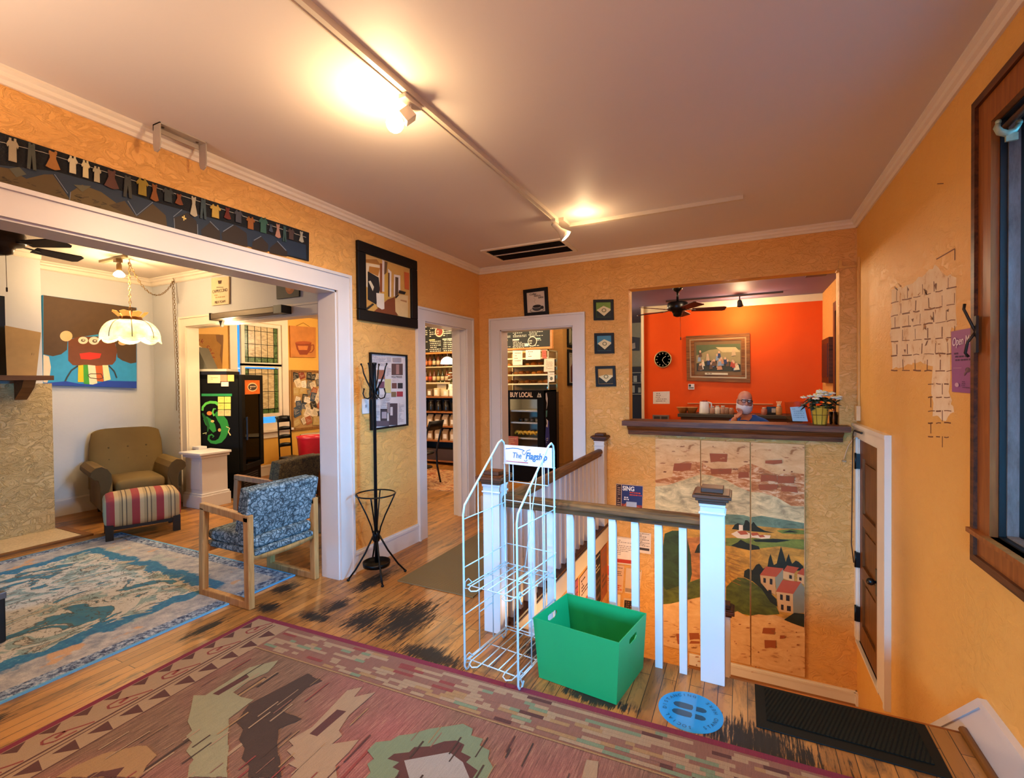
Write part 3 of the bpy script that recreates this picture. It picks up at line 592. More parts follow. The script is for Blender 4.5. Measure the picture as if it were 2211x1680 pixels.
t.nt.nodes.remove(sel); t.col(c); t.bump(n3, .3, .004)
m = MB().box(-2.86, -.37, -4.9, -2.22, 0, .010); tag(m.build('area_rug', t.m, origin=(0, 0, 0)), 'distressed blue and cream rug lying in the sitting room beyond the wide opening', 'rug')
t = NT('ribbed_black_rubber', .7); t.b.inputs['Specular IOR Level'].default_value = .15; X = t.xyz(); w = t.n('ShaderNodeTexWave'); w.inputs['Scale'].default_value = 22; w.inputs['Distortion'].default_value = .4; t.L(t.mapping(rot=(0, 0, .35)), w.inputs['Vector'])
t.col(t.mix(t.noise(5), '#0a0d0b', '#141a16')); t.bump(w.outputs['Fac'], .8, .006); RIB = t.m
t = thing('door_mat', 'black ribbed rubber mat at the head of the stairs', 'mat', (3.08, -2.35, 0))
MB().box(2.76, 3.398, -2.505, -2.197, 0, .006).build('mat_border', mat('#0a0e0c', .6, spec=.2), t, bevel=.002); MB().box(2.80, 3.358, -2.45, -2.22, .006, .0095).build('ribbed_center', RIB, t)
t = NT('ribbed_jute', .95); w = t.n('ShaderNodeTexWave', bands_direction='Y'); w.inputs['Scale'].default_value = 26; w.inputs['Distortion'].default_value = 1.; t.L(t.tc, w.inputs['Vector']); t.col(t.mix(w.outputs['Fac'], '#5e5138', '#84734f')); t.bump(w.outputs['Fac'], .5, .006)
tag(MB().box(.41, 1.06, -1.975, -.75, 0, .008).build('runner_mat', t.m, bevel=.002), 'brown ribbed runner mat between the two white doorways', 'mat')
# floor decal
DBL = mat('#1490dc', .3, var=.08); DDK = mat('#0c4466', .4); t = thing('floor_decal', 'round blue floor sticker with footprints, beside the black mat', 'sticker', (2.5, -2.522, 0)); dc = Vector((2.5, -2.522, .0012))
DSC = MB().lathe([(.0, .0004), (.133, .0004), (.135, 0)], (2.5, -2.522, .0006), 40, sm=False).build('disc', DBL, t)
a = Art(lambda x, y: dc+Vector((x, y, 0)), (0, 0, 1))
for y in (-.026, .026):
    a.poly(DDK, [(-.078+.034*(1-cos(q)) if 0 else x, y+w_) for x, w_ in ((-.075, 0), (-.068, .013), (-.05, .02), (-.02, .02), (.006, .017), (.010, 0), (.006, -.017), (-.02, -.02), (-.05, -.02), (-.068, -.013))], False)
    a.poly(DDK, [(.022, y-.016), (.05, y-.016), (.062, y-.009), (.066, y), (.062, y+.009), (.05, y+.016), (.022, y+.016)], False)
a.build('footprint', DSC)
def arctext(par, body, rad, size, mid, span, m, flip=1):
    mb = MB(); n = len(body)
    for i, ch in enumerate(body):
        if ch == ' ': continue
        an = mid-flip*span*((i+.5)/n-.5); cu = bpy.data.curves.new('c', 'FONT'); cu.body = ch; cu.size = size; cu.align_x = 'CENTER'; cu.align_y = 'CENTER'
        tt = bpy.data.objects.new('tmp_text', cu); COL.objects.link(tt); bpy.context.view_layer.update(); me = bpy.data.meshes.new_from_object(tt.evaluated_get(bpy.context.evaluated_depsgraph_get())); bpy.data.objects.remove(tt); bpy.data.curves.remove(cu)
        up = Vector((cos(an), sin(an), 0))*flip; rt = Vector((up.y, -up.x, 0)); c0 = dc+Vector((cos(an), sin(an), 0))*rad+Vector((0, 0, .0012))
        mb.add([c0+rt*v.co.x+up*v.co.y for v in me.vertices], [tuple(p.vertices) for p in me.polygons])
    A = Art(lambda x, y: dc, (0, 0, 1)); A.mb = mb; A.mats = [m]; A.build('lettering', DSC)
arctext(t, 'SOCIAL DISTANCING', .107, .024, pi, 3.5, DDK); arctext(t, 'STAND HERE', .107, .024, 0, 2.0, DDK, -1)
# green bin ------------------------------------------------------------------------------
t = NT('green_plastic', .38); t.col(t.mix(t.noise(2), '#128c4c', '#1a9d58')); t.L(.5, t.b.inputs['Roughness']); GREEN = t.m
bt = [Vector(p) for p in ((1.802, -2.585, .002), (2.196, -2.622, .002), (2.252, -2.29, .002), (1.858, -2.252, .002))]; tp = [Vector(p) for p in ((1.778, -2.598, .30), (2.216, -2.645, .30), (2.276, -2.318, .30), (1.838, -2.270, .30))]
m = MB(); th = .004
cb_, ct_ = sum(bt, Vector())/4, sum(tp, Vector())/4
ib = [p+(cb_-p).normalized()*th*1.4 for p in bt]; it = [p+(ct_-p).normalized()*th*1.4 for p in tp]
def wall_with_slot(mb, B0, B1, T0, T1, I0, I1, J0, J1):
    # side panel with a hand hole: outer quad (B0 B1 T1 T0), inner (I0 I1 J1 J0); hole in (s,t)
    hole = [(.36, .80), (.42, .755), (.58, .755), (.64, .80), (.63, .86), (.56, .875), (.54, .86), (.5, .875), (.46, .86), (.44, .875), (.37, .86)]
    def q(s_, t_, a0, a1, b0, b1): return (a0.lerp(a1, s_)).lerp(b0.lerp(b1, s_), t_)
    ring = [(0, 0), (1, 0), (1, 1), (0, 1)]
    for quad in ((B0, B1, T0, T1), (I0, I1, J0, J1)):
        vs = [q(s_, t_, *quad) for s_, t_ in ring]+[q(s_, t_, *quad) for s_, t_ in hole]
        mb.add(vs, [(0, 1, 7, 6, 5, 4), (1, 2, 9, 8, 7), (2, 3, 13, 12, 11, 10, 9), (3, 0, 4, 14, 13)])
    h0 = [q(s_, t_, B0, B1, T0, T1) for s_, t_ in hole]; h1 = [q(s_, t_, I0, I1, J0, J1) for s_, t_ in hole]; n = len(hole)
    mb.add(h0+h1, [(i, (i+1) % n, n+(i+1) % n, n+i) for i in range(n)])
for i in range(4):
    j = (i+1) % 4
    if i in (1, 3): wall_with_slot(m, bt[i], bt[j], tp[i], tp[j], ib[i], ib[j], it[i], it[j])
    else: m.add([bt[i], bt[j], tp[j], tp[i]], [(0, 1, 2, 3)]).add([ib[i], ib[j], it[j], it[i]], [(3, 2, 1, 0)])
    m.add([tp[i], tp[j], it[j], it[i]], [(0, 1, 2, 3)])
m.add(bt, [(3, 2, 1, 0)]).add([p+Vector((0, 0, .004)) for p in ib], [(0, 1, 2, 3)])
tag(m.build('storage_bin', GREEN, origin=(2.03, -2.45, 0), recalc=False), 'empty bright green plastic storage bin with hand holes, in front of the railing', 'bin')
# wire rack -------------------------------------------------------------------------------
WIRE = mat('#c0ccd0', .25, var=.03); t = thing('wire_rack', 'white wire newspaper rack with a header sign, standing beside the green bin', 'rack', (1.59, -2.49, 0))
RM = Matrix.Translation((1.600, -2.715, 0)) @ Matrix.Rotation(-.10, 4, 'Z'); hw = .158
for s_ in (-1, 1):
    m = MB(RM); x = s_*hw
    m.tube([(x, .05, .03), (x, .03, .006), (x, .012, .006), (x, 0, .03), (x, 0, .80), (x, .012, .845), (x, .33, 1.125), (x, .362, 1.137), (x, .385, 1.12), (x, .392, 1.09), (x, .392, .02), (x, .38, .006), (x, .36, .006), (x, .345, .03)], .0055, 8)
    for y, zt in ((.13, .95), (.26, 1.06)): m.tube([(x, y, .06), (x, y, zt)], .0032, 6)
    for z in (.775, .53, .29, .055): m.tube([(x, 0, z), (x, .392, z)], .0032, 6)
    m.tube([(x, .13, .25), (x, .26, .25)], .0028, 6)
    m.build('side_frame', WIRE, t)
m = MB(RM)
for z in (1.0, .79, .54, .40, .06): m.tube([(-hw-.008, .392, z), (hw+.008, .392, z)], .003, 6)
for x in (-.10, -.125, .10, .125): m.tube([(x, .39, .90), (x, .39, 1.02)], .003, 6)
m.tube([(-.125, .39, .90), (.125, .39, .90)], .003, 6); m.tube([(-.10, .388, .06), (-.10, .388, .90)], .0028, 6); m.tube([(.10, .388, .06), (.10, .388, .90)], .0028, 6); m.tube([(.06, .386, .99), (-.03, .386, .40)], .0028, 6)
m.build('back_frame', WIRE, t)
for z in (.435, .055):
    m = MB(RM)
    for x0 in (-.13, .07): m.tube([(x0, .38, z+.0), (x0, .02, z), (x0+.005, -.005, z-.004), (x0+.03, -.018, z-.006), (x0+.055, -.005, z-.004), (x0+.06, .02, z), (x0+.06, .38, z)], .0035, 6)
    for x in (-.03, .03, .15, -.15): m.tube([(x, .02, z), (x, .385, z)], .0032, 6)
    for y in (.03, .20, .38): m.tube([(-hw, y, z-.004), (hw, y, z-.004)], .003, 6)
    for s_ in (-1, 1): m.tube([(s_*.15, .06, z), (s_*.152, .03, z+.03), (s_*hw, .012, z+.02), (s_*(hw+.01), .02, z-.02), (s_*.15, .04, z-.025)], .003, 6)
    m.build('wire_shelf', WIRE, t)
s = MB(RM).box(-.152, .152, .380, .386, 1.0, 1.108).build('sign_panel', mat('#dfe3ea', .25, var=.03), t)
fr = lambda x, y: RM @ Vector((x, .380, y)); a = Art(fr, (RM.to_3x3() @ Vector((0, -1, 0)))); SB = mat('#1f6fb0', .5)
a.line(SB, [(-.140, 1.083), (-.138, 1.088), (-.130, 1.087), (-.095, 1.092), (-.06, 1.092), (-.03, 1.086), (-.018, 1.082)], .0045); a.line(SB, [(-.018, 1.082), (-.032, 1.076), (-.030, 1.064), (-.018, 1.06), (-.01, 1.07), (.0, 1.085), (.02, 1.09)], .003); a.line(SB, [(-.02, 1.032), (-.014, 1.024), (-.004, 1.026), (.0, 1.034)], .003)
a.rect('#a8204a', -.138, 1.014, .005, 1.018); a.rect('#c06a80', -.138, 1.0145, -.06, 1.0175); a.build('sign_stroke', s)
rr = RM.to_3x3() @ Vector((1, 0, 0)); SB2 = SB
text(s, 'The', .045, fr(-.068, 1.052)+Vector((0, -.001, 0)), rr, (0, 0, 1), SB, sx=.85, shear=.2); text(s, 'Flagship', .052, fr(.055, 1.054)+Vector((0, -.001, 0)), rr, (0, 0, 1), SB, sx=.82, shear=.25, bold=.0008)
# coat rack ---------------------------------------------------------------------------------
IRON = mat('#0a0b0f', .35, .6, .2); t = thing('coat_rack', 'tall black iron coat rack with umbrella ring, against the yellow wall', 'coat rack', (.213, -1.972, 0))
c0 = Vector((.213, -1.972, 0)); MB().lathe([(.013, .11), (.013, .28), (.012, 1.38), (.019, 1.40), (.019, 1.43), (.016, 1.45), (.0155, 1.60), (.021, 1.61), (.021, 1.622), (.0, 1.624)], c0, 14).build('pole', IRON, t)
m = MB(); m.lathe([(.022, .27), (.028, .285), (.028, .33), (.02, .35)], c0, 14); m.build('collar', IRON, t)
m = MB(); m.tube([c0+Vector((.145*cos(k*pi/14), .145*sin(k*pi/14), .63)) for k in range(28)], .0055, 8, closed=True)
for k in range(4):
    d = Vector((cos(k*pi/2+.5), sin(k*pi/2+.5), 0)); m.tube([c0+d*r_+Vector((0, 0, z)) for r_, z in ((.145, .63), (.12, .575), (.07, .47), (.035, .38), (.024, .33))], .0055, 7)
m.build('umbrella_ring', IRON, t)
MB().lathe([(.0, .088), (.10, .088), (.103, .118), (.099, .118), (.096, .094), (.0, .094)], c0, 24).build('drip_tray', IRON, t)
for p in ((.077, -2.125), (.38, -2.099), (.353, -1.81), (.045, -1.85)):
    d = Vector((p[0], p[1], 0))-c0; m = MB().tube([c0+Vector((0, 0, .31))+d.normalized()*.024, c0+d*.4+Vector((0, 0, .19)), c0+d*.75+Vector((0, 0, .075)), c0+d+Vector((0, 0, .012))], .0068, 8); m.ball(c0+d+Vector((0, 0, .010)), (.012, .012, .010), 10); m.build('leg', IRON, t)
for k in range(4):
    d = Vector((cos(k*pi/2+.35), sin(k*pi/2+.35), 0))
    m = MB().tube([c0+d*r_+Vector((0, 0, z)) for r_, z in ((.014, 1.40), (.03, 1.435), (.055, 1.48), (.08, 1.54), (.09, 1.59), (.10, 1.61))], [.0062, .0062, .006, .0055, .005, .0045], 7); m.ball(c0+d*.1+Vector((0, 0, 1.612)), .008, 8)
    m.tube([c0+d*r_+Vector((0, 0, z)) for r_, z in ((.014, 1.40), (.025, 1.37), (.05, 1.35), (.078, 1.36), (.088, 1.39), (.08, 1.42))], .0052, 7); m.ball(c0+d*.08+Vector((0, 0, 1.424)), .007, 8); m.build('coat_hook', IRON, t)
# pictures on the left wall ------------------------------------------------------------------------
def frame_x(name, label, cat, y0, y1, z0, z1, w, dep, fm, backm, x=0, out=1, group=None):
    t = thing(name, label, cat, (x, (y0+y1)/2, (z0+z1)/2), group); m = MB(); framebars(m, y0, y1, z0, z1, w, lambda a, b, d: (x+out*(.004+dep*d), a, b)); m.build('frame', fm, t, bevel=min(.006, w*.2))
    p = MB().box(*sorted((x+out*.002, x+out*.012)), y0+w*.6, y1-w*.6, z0+w*.6, z1-w*.6).build('picture', backm, t); return t, p
FRB = mat('#0b0a0c', .5, var=.3, spec=.25)
t, p = frame_x('framed_painting', 'large framed painting of a cafe interior with thick black frame, high beside the doorway', 'painting', -1.93, -1.185, 1.965, 2.585, .085, .03, FRB, mat('#c99a58', .6))
a = Art(lambda x, y: P(660+x/7.37, 560+y/7.37, 0, .013), (1, 0, 0))
for c, L in (('#c99648', [(918, 0), (1160, 0), (1640, 160), (1640, 950), (918, 800)]), ('#a06a2c', [(918, 0), (1130, 0), (1190, 90), (940, 40)]), ('#dfc8a0', [(930, 50), (1180, 95), (1180, 540), (930, 420)]), ('#b5762a', [(1010, 110), (1180, 140), (1150, 270), (1000, 200)]), ('#1c1816', [(985, 190), (1160, 290), (1180, 480), (1120, 720), (985, 640)]), ('#d8c8a8', [(995, 350), (1030, 340), (1085, 440), (1065, 505)]), ('#8a4a20', [(1180, 60), (1215, 70), (1210, 530), (1175, 520)]), ('#d9c6b8', [(1215, 0), (1260, 40), (1250, 520), (1215, 510)]), ('#6a4a2a', [(1250, 30), (1300, 45), (1280, 250), (1245, 240)]), ('#c89a3a', [(1250, 250), (1300, 190), (1300, 640), (1245, 660)]), ('#e0d0c0', [(1305, 150), (1360, 200), (1355, 600), (1330, 600), (1325, 220), (1310, 210)]), ('#4a3020', [(1310, 215), (1330, 215), (1330, 600), (1308, 590)]), ('#e0d0c0', [(1400, 240), (1500, 260), (1500, 520), (1470, 520), (1470, 290), (1420, 280), (1415, 590), (1395, 590)]), ('#5a4028', [(1420, 280), (1470, 290), (1465, 560), (1418, 590)]), ('#c05a28', [(1560, 200), (1640, 220), (1640, 490), (1570, 470)]), ('#1a1612', [(1480, 490), (1590, 520), (1570, 560), (1470, 540)]), ('#7a3c18', [(1080, 830), (1300, 640), (1410, 600), (1420, 840), (1460, 860), (1450, 900)]), ('#d8ccb8', [(1115, 535), (1240, 550), (1245, 790), (1205, 800), (1125, 750)]), ('#1a1210', [(1410, 600), (1470, 560), (1495, 700)]), ('#d2b27a', [(1490, 560), (1620, 580), (1620, 950), (1470, 900), (1420, 830), (1415, 640)]), ('#a87a48', [(1500, 640), (1600, 660), (1600, 690), (1500, 660)]), ('#2a1c10', [(925, 800), (1060, 700), (1080, 720), (960, 815)]), ('#c08a40', [(918, 620), (1060, 690), (920, 790)])): a.poly(c, L)
a.build('painted_scene', p)
t, p = frame_x('framed_collage', 'framed collage of newspaper clippings behind the coat rack', 'poster', -1.80, -1.335, 1.088, 1.718, .014, .024, FRB, mat('#cfc2be', .5, var=.08))
a = Art(lambda x, y: P(740+x/7.64, 740+y/7.64, 0, .013), (1, 0, 0)); rnd = random.Random(4)
for c, (x0, y0, x1, y1) in (('#5a3e38', (805, 345, 990, 535)), ('#9a7268', (880, 360, 930, 520)), ('#6a4038', (810, 665, 890, 755)), ('#2a2628', (905, 665, 988, 755)), ('#7a6040', (800, 810, 880, 895)), ('#a03038', (890, 805, 990, 890)), ('#3c3236', (620, 1090, 730, 1300)), ('#a09094', (640, 1140, 720, 1250)), ('#46363a', (760, 1000, 900, 1360)), ('#c8b8b4', (780, 1060, 820, 1200)), ('#5a4a50', (470, 1290, 760, 1380)), ('#9a5a40', (560, 450, 690, 600)), ('#6a4050', (590, 640, 680, 750)), ('#c8b478', (690, 600, 790, 830)), ('#6f84a0', (560, 770, 600, 840)), ('#8a7a7c', (730, 990, 770, 1160)), ('#9a8c8c', (820, 250, 960, 320))): a.rect(c, x0, y0, x1, y1)
for q in ((480, 200, 700, 420), (480, 620, 560, 900), (710, 240, 790, 560), (600, 860, 780, 1080), (910, 1000, 1000, 1340), (470, 930, 600, 1280), (800, 590, 990, 650)): a.scrib('#8c8084', *q, 14, .35, rnd.randint(0, 99))
a.build('clipping_print', p); text(p, 'HOLLYWOOD', .024, P(740+895/7.64, 740+565/7.64, 0, .018), (0, 1, 0), (0, 0, 1), mat('#3a3032', .6), sx=.9)
t = thing('light_switch', 'white light switch plate at the left edge of the clippings frame', 'switch', (0, -1.845, 1.28)); MB().box(0, .006, -1.882, -1.804, 1.225, 1.345).build('plate', TRIM, t, bevel=.002); MB().box(.006, .012, -1.85, -1.836, 1.275, 1.297).build('toggle', mat('#8a9098', .4), t)
# banner of houses and a washing line --------------------------------------------------------------
t = thing('wall_banner', 'long dark banner of night houses with tiny clothes on a line, above the wide opening', 'banner', (0, -3.1, 2.4))
bx_ = PX(.012); MB().prism([Vector((.002, y, z)) for y, z in ((-4.35, 2.29), (-2.378, 2.318), (-2.372, 2.516), (-4.35, 2.492))], (.008, 0, 0)).build('banner_cloth', mat('#0c0d12', .9, var=.3, bump=.4, bscale=120), t)
cf = lambda x, y: P(x/3.159, 250+y/3.159, 0, .0105); a = Art(cf, (1, 0, 0), .0002); rnd = random.Random(9)
a.poly('#15263a', [(-60, 330), (380, 380), (700, 470), (1060, 590), (1500, 715), (2085, 880), (2090, 980), (1300, 800), (0, 480), (-60, 470)])
for c, L in (('#4e3c18', [(-60, 340), (60, 360), (180, 430), (300, 400), (360, 400), (470, 560), (470, 590), (-60, 470)]), ('#58461e', [(480, 520), (560, 470), (690, 520), (800, 600), (940, 690), (930, 710), (470, 590)]), ('#443212', [(740, 610), (850, 580), (930, 690), (1040, 600), (1130, 680), (1140, 760), (930, 710)]), ('#261a12', [(1180, 700), (1280, 660), (1340, 720), (1345, 810), (1190, 770)]), ('#261a12', [(1370, 780), (1440, 720), (1500, 790), (1500, 850), (1375, 820)]), ('#261a12', [(1510, 800), (1600, 745), (1680, 800), (1690, 895), (1515, 850)]), ('#261a12', [(1720, 860), (1780, 825), (1830, 880), (1825, 930), (1720, 905)]), ('#261a12', [(1840, 900), (1890, 860), (1960, 930), (1955, 960), (1840, 935)]), ('#4a4a3c', [(60, 360), (130, 350), (180, 400), (110, 420)]), ('#54503a', [(500, 470), (620, 480), (560, 520)])): a.poly(c, L)
for L in ([(370, 400), (460, 530)], [(870, 580), (930, 680), (1040, 590)], [(1180, 690), (1240, 640)], [(1430, 720), (1490, 780)], [(1520, 790), (1590, 745)], [(1730, 850), (1780, 822)], [(1890, 855), (1950, 920)], [(480, 520), (470, 600)], [(1185, 700), (1190, 770)], [(1345, 740), (1347, 815)]): a.line('#6a7280', L, 5, False)
a.line('#d8c070', [(1240, 690), (1268, 705)], 10, False); a.line('#d8c070', [(1255, 680), (1252, 715)], 8, False)
for k in range(40):
    x = rnd.uniform(0, 900); y = 440+x*.25+rnd.uniform(-30, 30); a.line('#2e220c', [(x, y), (x+rnd.uniform(15, 45), y+rnd.uniform(-6, 14))], 3.5, False)
a.build('stitched_houses', t)
a = Art(cf, (1, 0, 0), .0003); a.h = .004; ln = [(-60, 165), (290, 250), (640, 360), (900, 440), (1280, 560), (1700, 700), (2085, 830)]; a.line('#9a9488', ln, 4); a.build('clothes_line', t)
GAR = [(80, 240, 85, 150, '#b8a888', 's'), (210, 285, 70, 170, '#55584e', 'p'), (355, 310, 100, 120, '#b87a3a', 'd'), (490, 340, 68, 110, '#eadcb4', 's'), (578, 370, 58, 110, '#f0dfa6', 's'), (655, 405, 58, 100, '#c8bc98', 's'), (755, 440, 100, 120, '#6a4438', 'd'), (865, 490, 66, 140, '#4a4a42', 'p'), (965, 490, 85, 110, '#a88a2e', 's'), (1048, 530, 56, 110, '#9a5a26', 'd'), (1140, 545, 80, 90, '#3c4444', 's'), (1215, 575, 56, 70, '#8a4a28', 'd'), (1315, 625, 50, 130, '#c8bca0', 'd'), (1380, 640, 48, 130, '#4a5a5e', 'p'), (1463, 655, 75, 85, '#d8b050', 's'), (1545, 670, 48, 75, '#7a2e22', 'd'), (1620, 690, 60, 80, '#4e4e56', 's'), (1703, 735, 60, 80, '#a8622a', 's'), (1790, 750, 62, 100, '#3e6a5a', 's'), (1842, 770, 30, 50, '#4a5264', 'd'), (1890, 790, 38, 90, '#c8907a', 'd'), (1935, 810, 26, 100, '#3a5a58', 'p'), (1980, 810, 48, 70, '#5a4440', 's'), (2050, 830, 32, 70, '#c0b8a0', 'd')]
for x, y, w, h, c, k in GAR:
    w *= .5; h *= .5; sh = lambda q: [(x+a_*w, y+b_*h+a_*w*.27) for a_, b_ in q]
    q = {'s': [(-.5, -1), (-.15, -.85), (.15, -.85), (.5, -1), (1, -.5), (.8, -.25), (.6, -.4), (.65, 1), (-.65, 1), (-.6, -.4), (-.8, -.25), (-1, -.5)], 'p': [(-.6, -1), (.6, -1), (.9, 1), (.3, 1), (0, -.2), (-.3, 1), (-.9, 1)], 'd': [(-.5, -1), (.5, -1), (.4, -.3), (1, .8), (.3, 1), (-.3, .95), (-1, .8), (-.4, -.3)]}[k]
    m = MB().prism([cf(*p)+Vector((.006, 0, 0)) for p in sh(q)], (.004, 0, 0)); m.bar(cf(x-w*.4, y-h*1.15)+Vector((.008, 0, 0)), cf(x-w*.4, y-h*.75)+Vector((.008, 0, 0)), .006, .006); m.bar(cf(x+w*.4, y-h*1.05)+Vector((.008, 0, 0)), cf(x+w*.4, y-h*.7)+Vector((.008, 0, 0)), .006, .006)
    m.build('tiny_garment', mat('#%02x%02x%02x' % tuple(int(int(c[i:i+2], 16)*.82) for i in (1, 3, 5)), .9, bump=.3, bscale=90), t)
# metal bracket under the ceiling
t = thing('ceiling_bracket', 'white metal U bracket with rounded legs, hanging from the ceiling over the banner', 'bracket', (.13, -3.26, H)); BRK = mat('#a89c8e', .45)
MB().box(.085, .145, -3.375, -3.15, H-.006, H).box(.085, .091, -3.375, -3.15, H-.03, H-.006).build('plate', BRK, t)
for y in (-3.375, -3.153): MB().prism([Vector((.085+a_, y, H-b_)) for a_, b_ in ((0, 0), (.06, 0), (.06, .11), (.052, .132), (.03, .142), (.008, .132), (0, .11))], (0, .005, 0)).build('leg', BRK, t)
for y in (-3.345, -3.18): MB().lathe([(.007, 0), (.006, -.004)], (.115, y, H-.006), 8).build('screw', mat('#4a3a30', .5), t)
# pictures on the back wall ------------------------------------------------------------------------
def tilt_frame(name, label, cat, pts, w, fm, bm, group=None, dep=.02):
    q = [P(u, v, 1, 0) for u, v in pts]; c = sum(q, Vector())/4; t = thing(name, label, cat, c, group); ctr = c
    f = lambda s_, r_: (q[0].lerp(q[1], s_)).lerp(q[3].lerp(q[2], s_), r_)
    wd = (q[1]-q[0]).length; ht = (q[3]-q[0]).length; a_, b_ = w/wd, w/ht; m = MB(); o = Vector((0, -.003, 0)); e = Vector((0, -dep, 0))
    for L in ([(0, 0), (1, 0), (1-a_, b_), (a_, b_)], [(1, 0), (1, 1), (1-a_, 1-b_), (1-a_, b_)], [(1, 1), (0, 1), (a_, 1-b_), (1-a_, 1-b_)], [(0, 1), (0, 0), (a_, b_), (a_, 1-b_)]): m.prism([f(*k)+o for k in L], e)
    m.build('frame', fm, t); p = MB().prism([f(*k)+o for k in ((a_*.7, b_*.7), (1-a_*.7, b_*.7), (1-a_*.7, 1-b_*.7), (a_*.7, 1-b_*.7))], (0, -.007, 0)).build('picture', bm, t)
    return t, p, (lambda s_, r_: f(s_, r_)+Vector((0, -.0105, 0)))
t, p, f = tilt_frame('framed_print', 'black framed print of a coffee cup, resting on the doorway casing', 'picture', [(1131, 627), (1183, 620), (1186, 679), (1134, 684)], .036, FRB, mat('#cdbfae', .6))
a = Art(f, (0, -1, 0)); a.ell('#8a8478', .52, .80, .30, .10).ell('#c4baa8', .52, .79, .26, .075).ell('#3a3a3c', .53, .72, .20, .115).ell('#b0a698', .53, .66, .195, .07).ell('#120e0c', .53, .66, .17, .055).ell('#241c18', .74, .72, .07, .06).line('#a89880', [(.5, .56), (.42, .48), (.48, .40), (.40, .34)], .012); a.build('cup_art', p)
for s_, x, y in (('Coffee', .38, .20), ('before', .56, .27), ('talkie', .70, .345)): text(p, s_, .032, f(x, y)+Vector((0, -.002, 0)), (1, 0, .02), (0, 0, 1), mat('#2a2422', .6), sx=.9, shear=.3)
for k, (pts, c, lb) in enumerate(([[(1282, 648), (1325, 647), (1326, 691), (1283, 692)], '#6f8a2a', 'small black framed print on green, topmost of the three beside the doorway'], [[(1284, 720), (1326, 719), (1327, 763), (1285, 764)], '#3f7a8c', 'small black framed print on blue, middle of the three beside the doorway'], [[(1286, 791), (1329, 790), (1331, 834), (1288, 835)], '#c08a38', 'small black framed print on orange, lowest of the three beside the doorway'])):
    t, p, f = tilt_frame('framed_print', lb, 'picture', pts, .026, FRB, mat(c, .6)); a = Art(f, (0, -1, 0)); a.poly('#1c2018', [(.14, .55), (.86, .55), (.86, .86), (.14, .86)]).poly('#d8c898', [(.15, .5), (.5, .30 if k < 2 else .42), (.85, .46), (.85, .52), (.52, .80)]).ell('#7a7048', .52, .52, .12, .10).ell('#d8c898', .52, .52, .07, .06); a.build('art', p)
# ceiling vent -----------------------------------------------------------------------
t = thing('ceiling_vent', 'white ceiling air vent with dark slots near the corner', 'vent', (.83, -.45, H)); m = MB(); framebars(m, .41, 1.255, -.68, -.225, .035, lambda a, b, d: (a, b, H-.012*d)); m.bar((.44, -.452, H-.006), (1.23, -.452, H-.006), .012, .012); m.build('frame', TRIMW, t)
m = MB().box(.44, 1.225, -.65, -.255, H-.003, H-.001, 0)
for k in range(13):
    if k != 6: m.bar((.445, -.64+.0315*k, H-.006), (1.22, -.64+.0315*k, H-.006), .002, .010, (0, .5, 1), 0)
m.build('louvre', mat('#1c120c', .6), t)
# track lights -----------------------------------------------------------------------
RAIL = mat('#cfc2ae', .35, var=.04); BULB = emis('warm_bulb', '#ffd9a0', 30)
t = thing('track_light', 'long white ceiling track light with two spot heads and a cross rail', 'light', (1.39, -2.2, H))
MB().box(1.375, 1.407, -4.6, -1.16, H-.028, H).box(1.375, 1.381, -4.6, -1.16, H-.034, H-.028).build('rail', RAIL, t); MB().box(1.44, 2.72, -1.02, -.988, H-.028, H).build('rail', RAIL, t); MB().box(1.376, 1.45, -1.18, -.985, H-.024, H).build('rail_corner', RAIL, t)
b = Vector((1.315, -3.03, 2.628)); MB().box(1.36, 1.40, -3.06, -2.94, H-.05, H-.028).build('adapter', RAIL, t, bevel=.004)
h1 = MB().tube([(1.38, -3.0, H-.05), (1.375, -3.0, H-.075), (1.36, -3.0, H-.09)], .006, 8).bar((1.375, -2.985, 2.685), (1.345, -3.012, 2.650), .05, .055).build('spot_head', RAIL, t, bevel=.004)
MB().lathe([(.014, 0), (.014, .03), (.02, .035)], Vector((1.35, -3.008, 2.655)), 12, ax=(-.6, -.35, -.5)).build('socket', RAIL, h1); MB().ball(b-Vector((0, 0, .0)), .039, 16).build('bulb', BULB, h1)
ax = Vector((.55, .25, -.62)).normalized(); s0 = Vector((1.385, -1.22, 2.70)); m = MB().box(1.37, 1.41, -1.26, -1.18, H-.05, H-.028); m.tube([(1.39, -1.22, H-.05), s0], .007, 8); m.lathe([(.018, -.015), (.022, 0), (.022, .06), (.028, .075), (.042, .11), (.052, .135), (.048, .135), (.0, .115)], s0, 18, ax=ax); h2 = m.build('spot_head', RAIL, t)
MB().lathe([(.047, .128), (.046, .134), (.03, .14), (.0, .142)], s0, 16, ax=ax).build('bulb', BULB, h2)
# mural panels ---------------------------------------------------------------------------
t = NT('limewash_board', .75); n = t.noise(7, t.mapping(sc=(1, 1, 2.2)), 8, .72, .6); t.col(t.ramp(n, [(.34, '#a06a3a'), (.40, '#d2a068'), (.6, '#e0b47c'), (.75, '#e8c692')])); LIME = t.m
def paint(c, k=.25, sc=(1, 1, 2)):
    q = NT('mural_paint_'+c.strip('#'), .75); d = '#%02x%02x%02x' % tuple(int(int(c[i:i+2], 16)*(1-k)) for i in (1, 3, 5)); e = '#%02x%02x%02x' % tuple(min(255, int(int(c[i:i+2], 16)*(1+k*.5))) for i in (1, 3, 5)); q.col(q.ramp(q.noise(8, q.mapping(sc=sc), 7, .65, .7), [(.35, d), (.65, e)])); return q.m
t = NT('scraped_brick', .8); n = t.noise(9, t.mapping(sc=(1, 1, 3)), 8, .75, .5); t.col(t.ramp(n, [(.36, '#9a5a30'), (.47, '#b4703e'), (.53, '#c98a56'), (.58, '#e0b88c')])); SCR = t.m
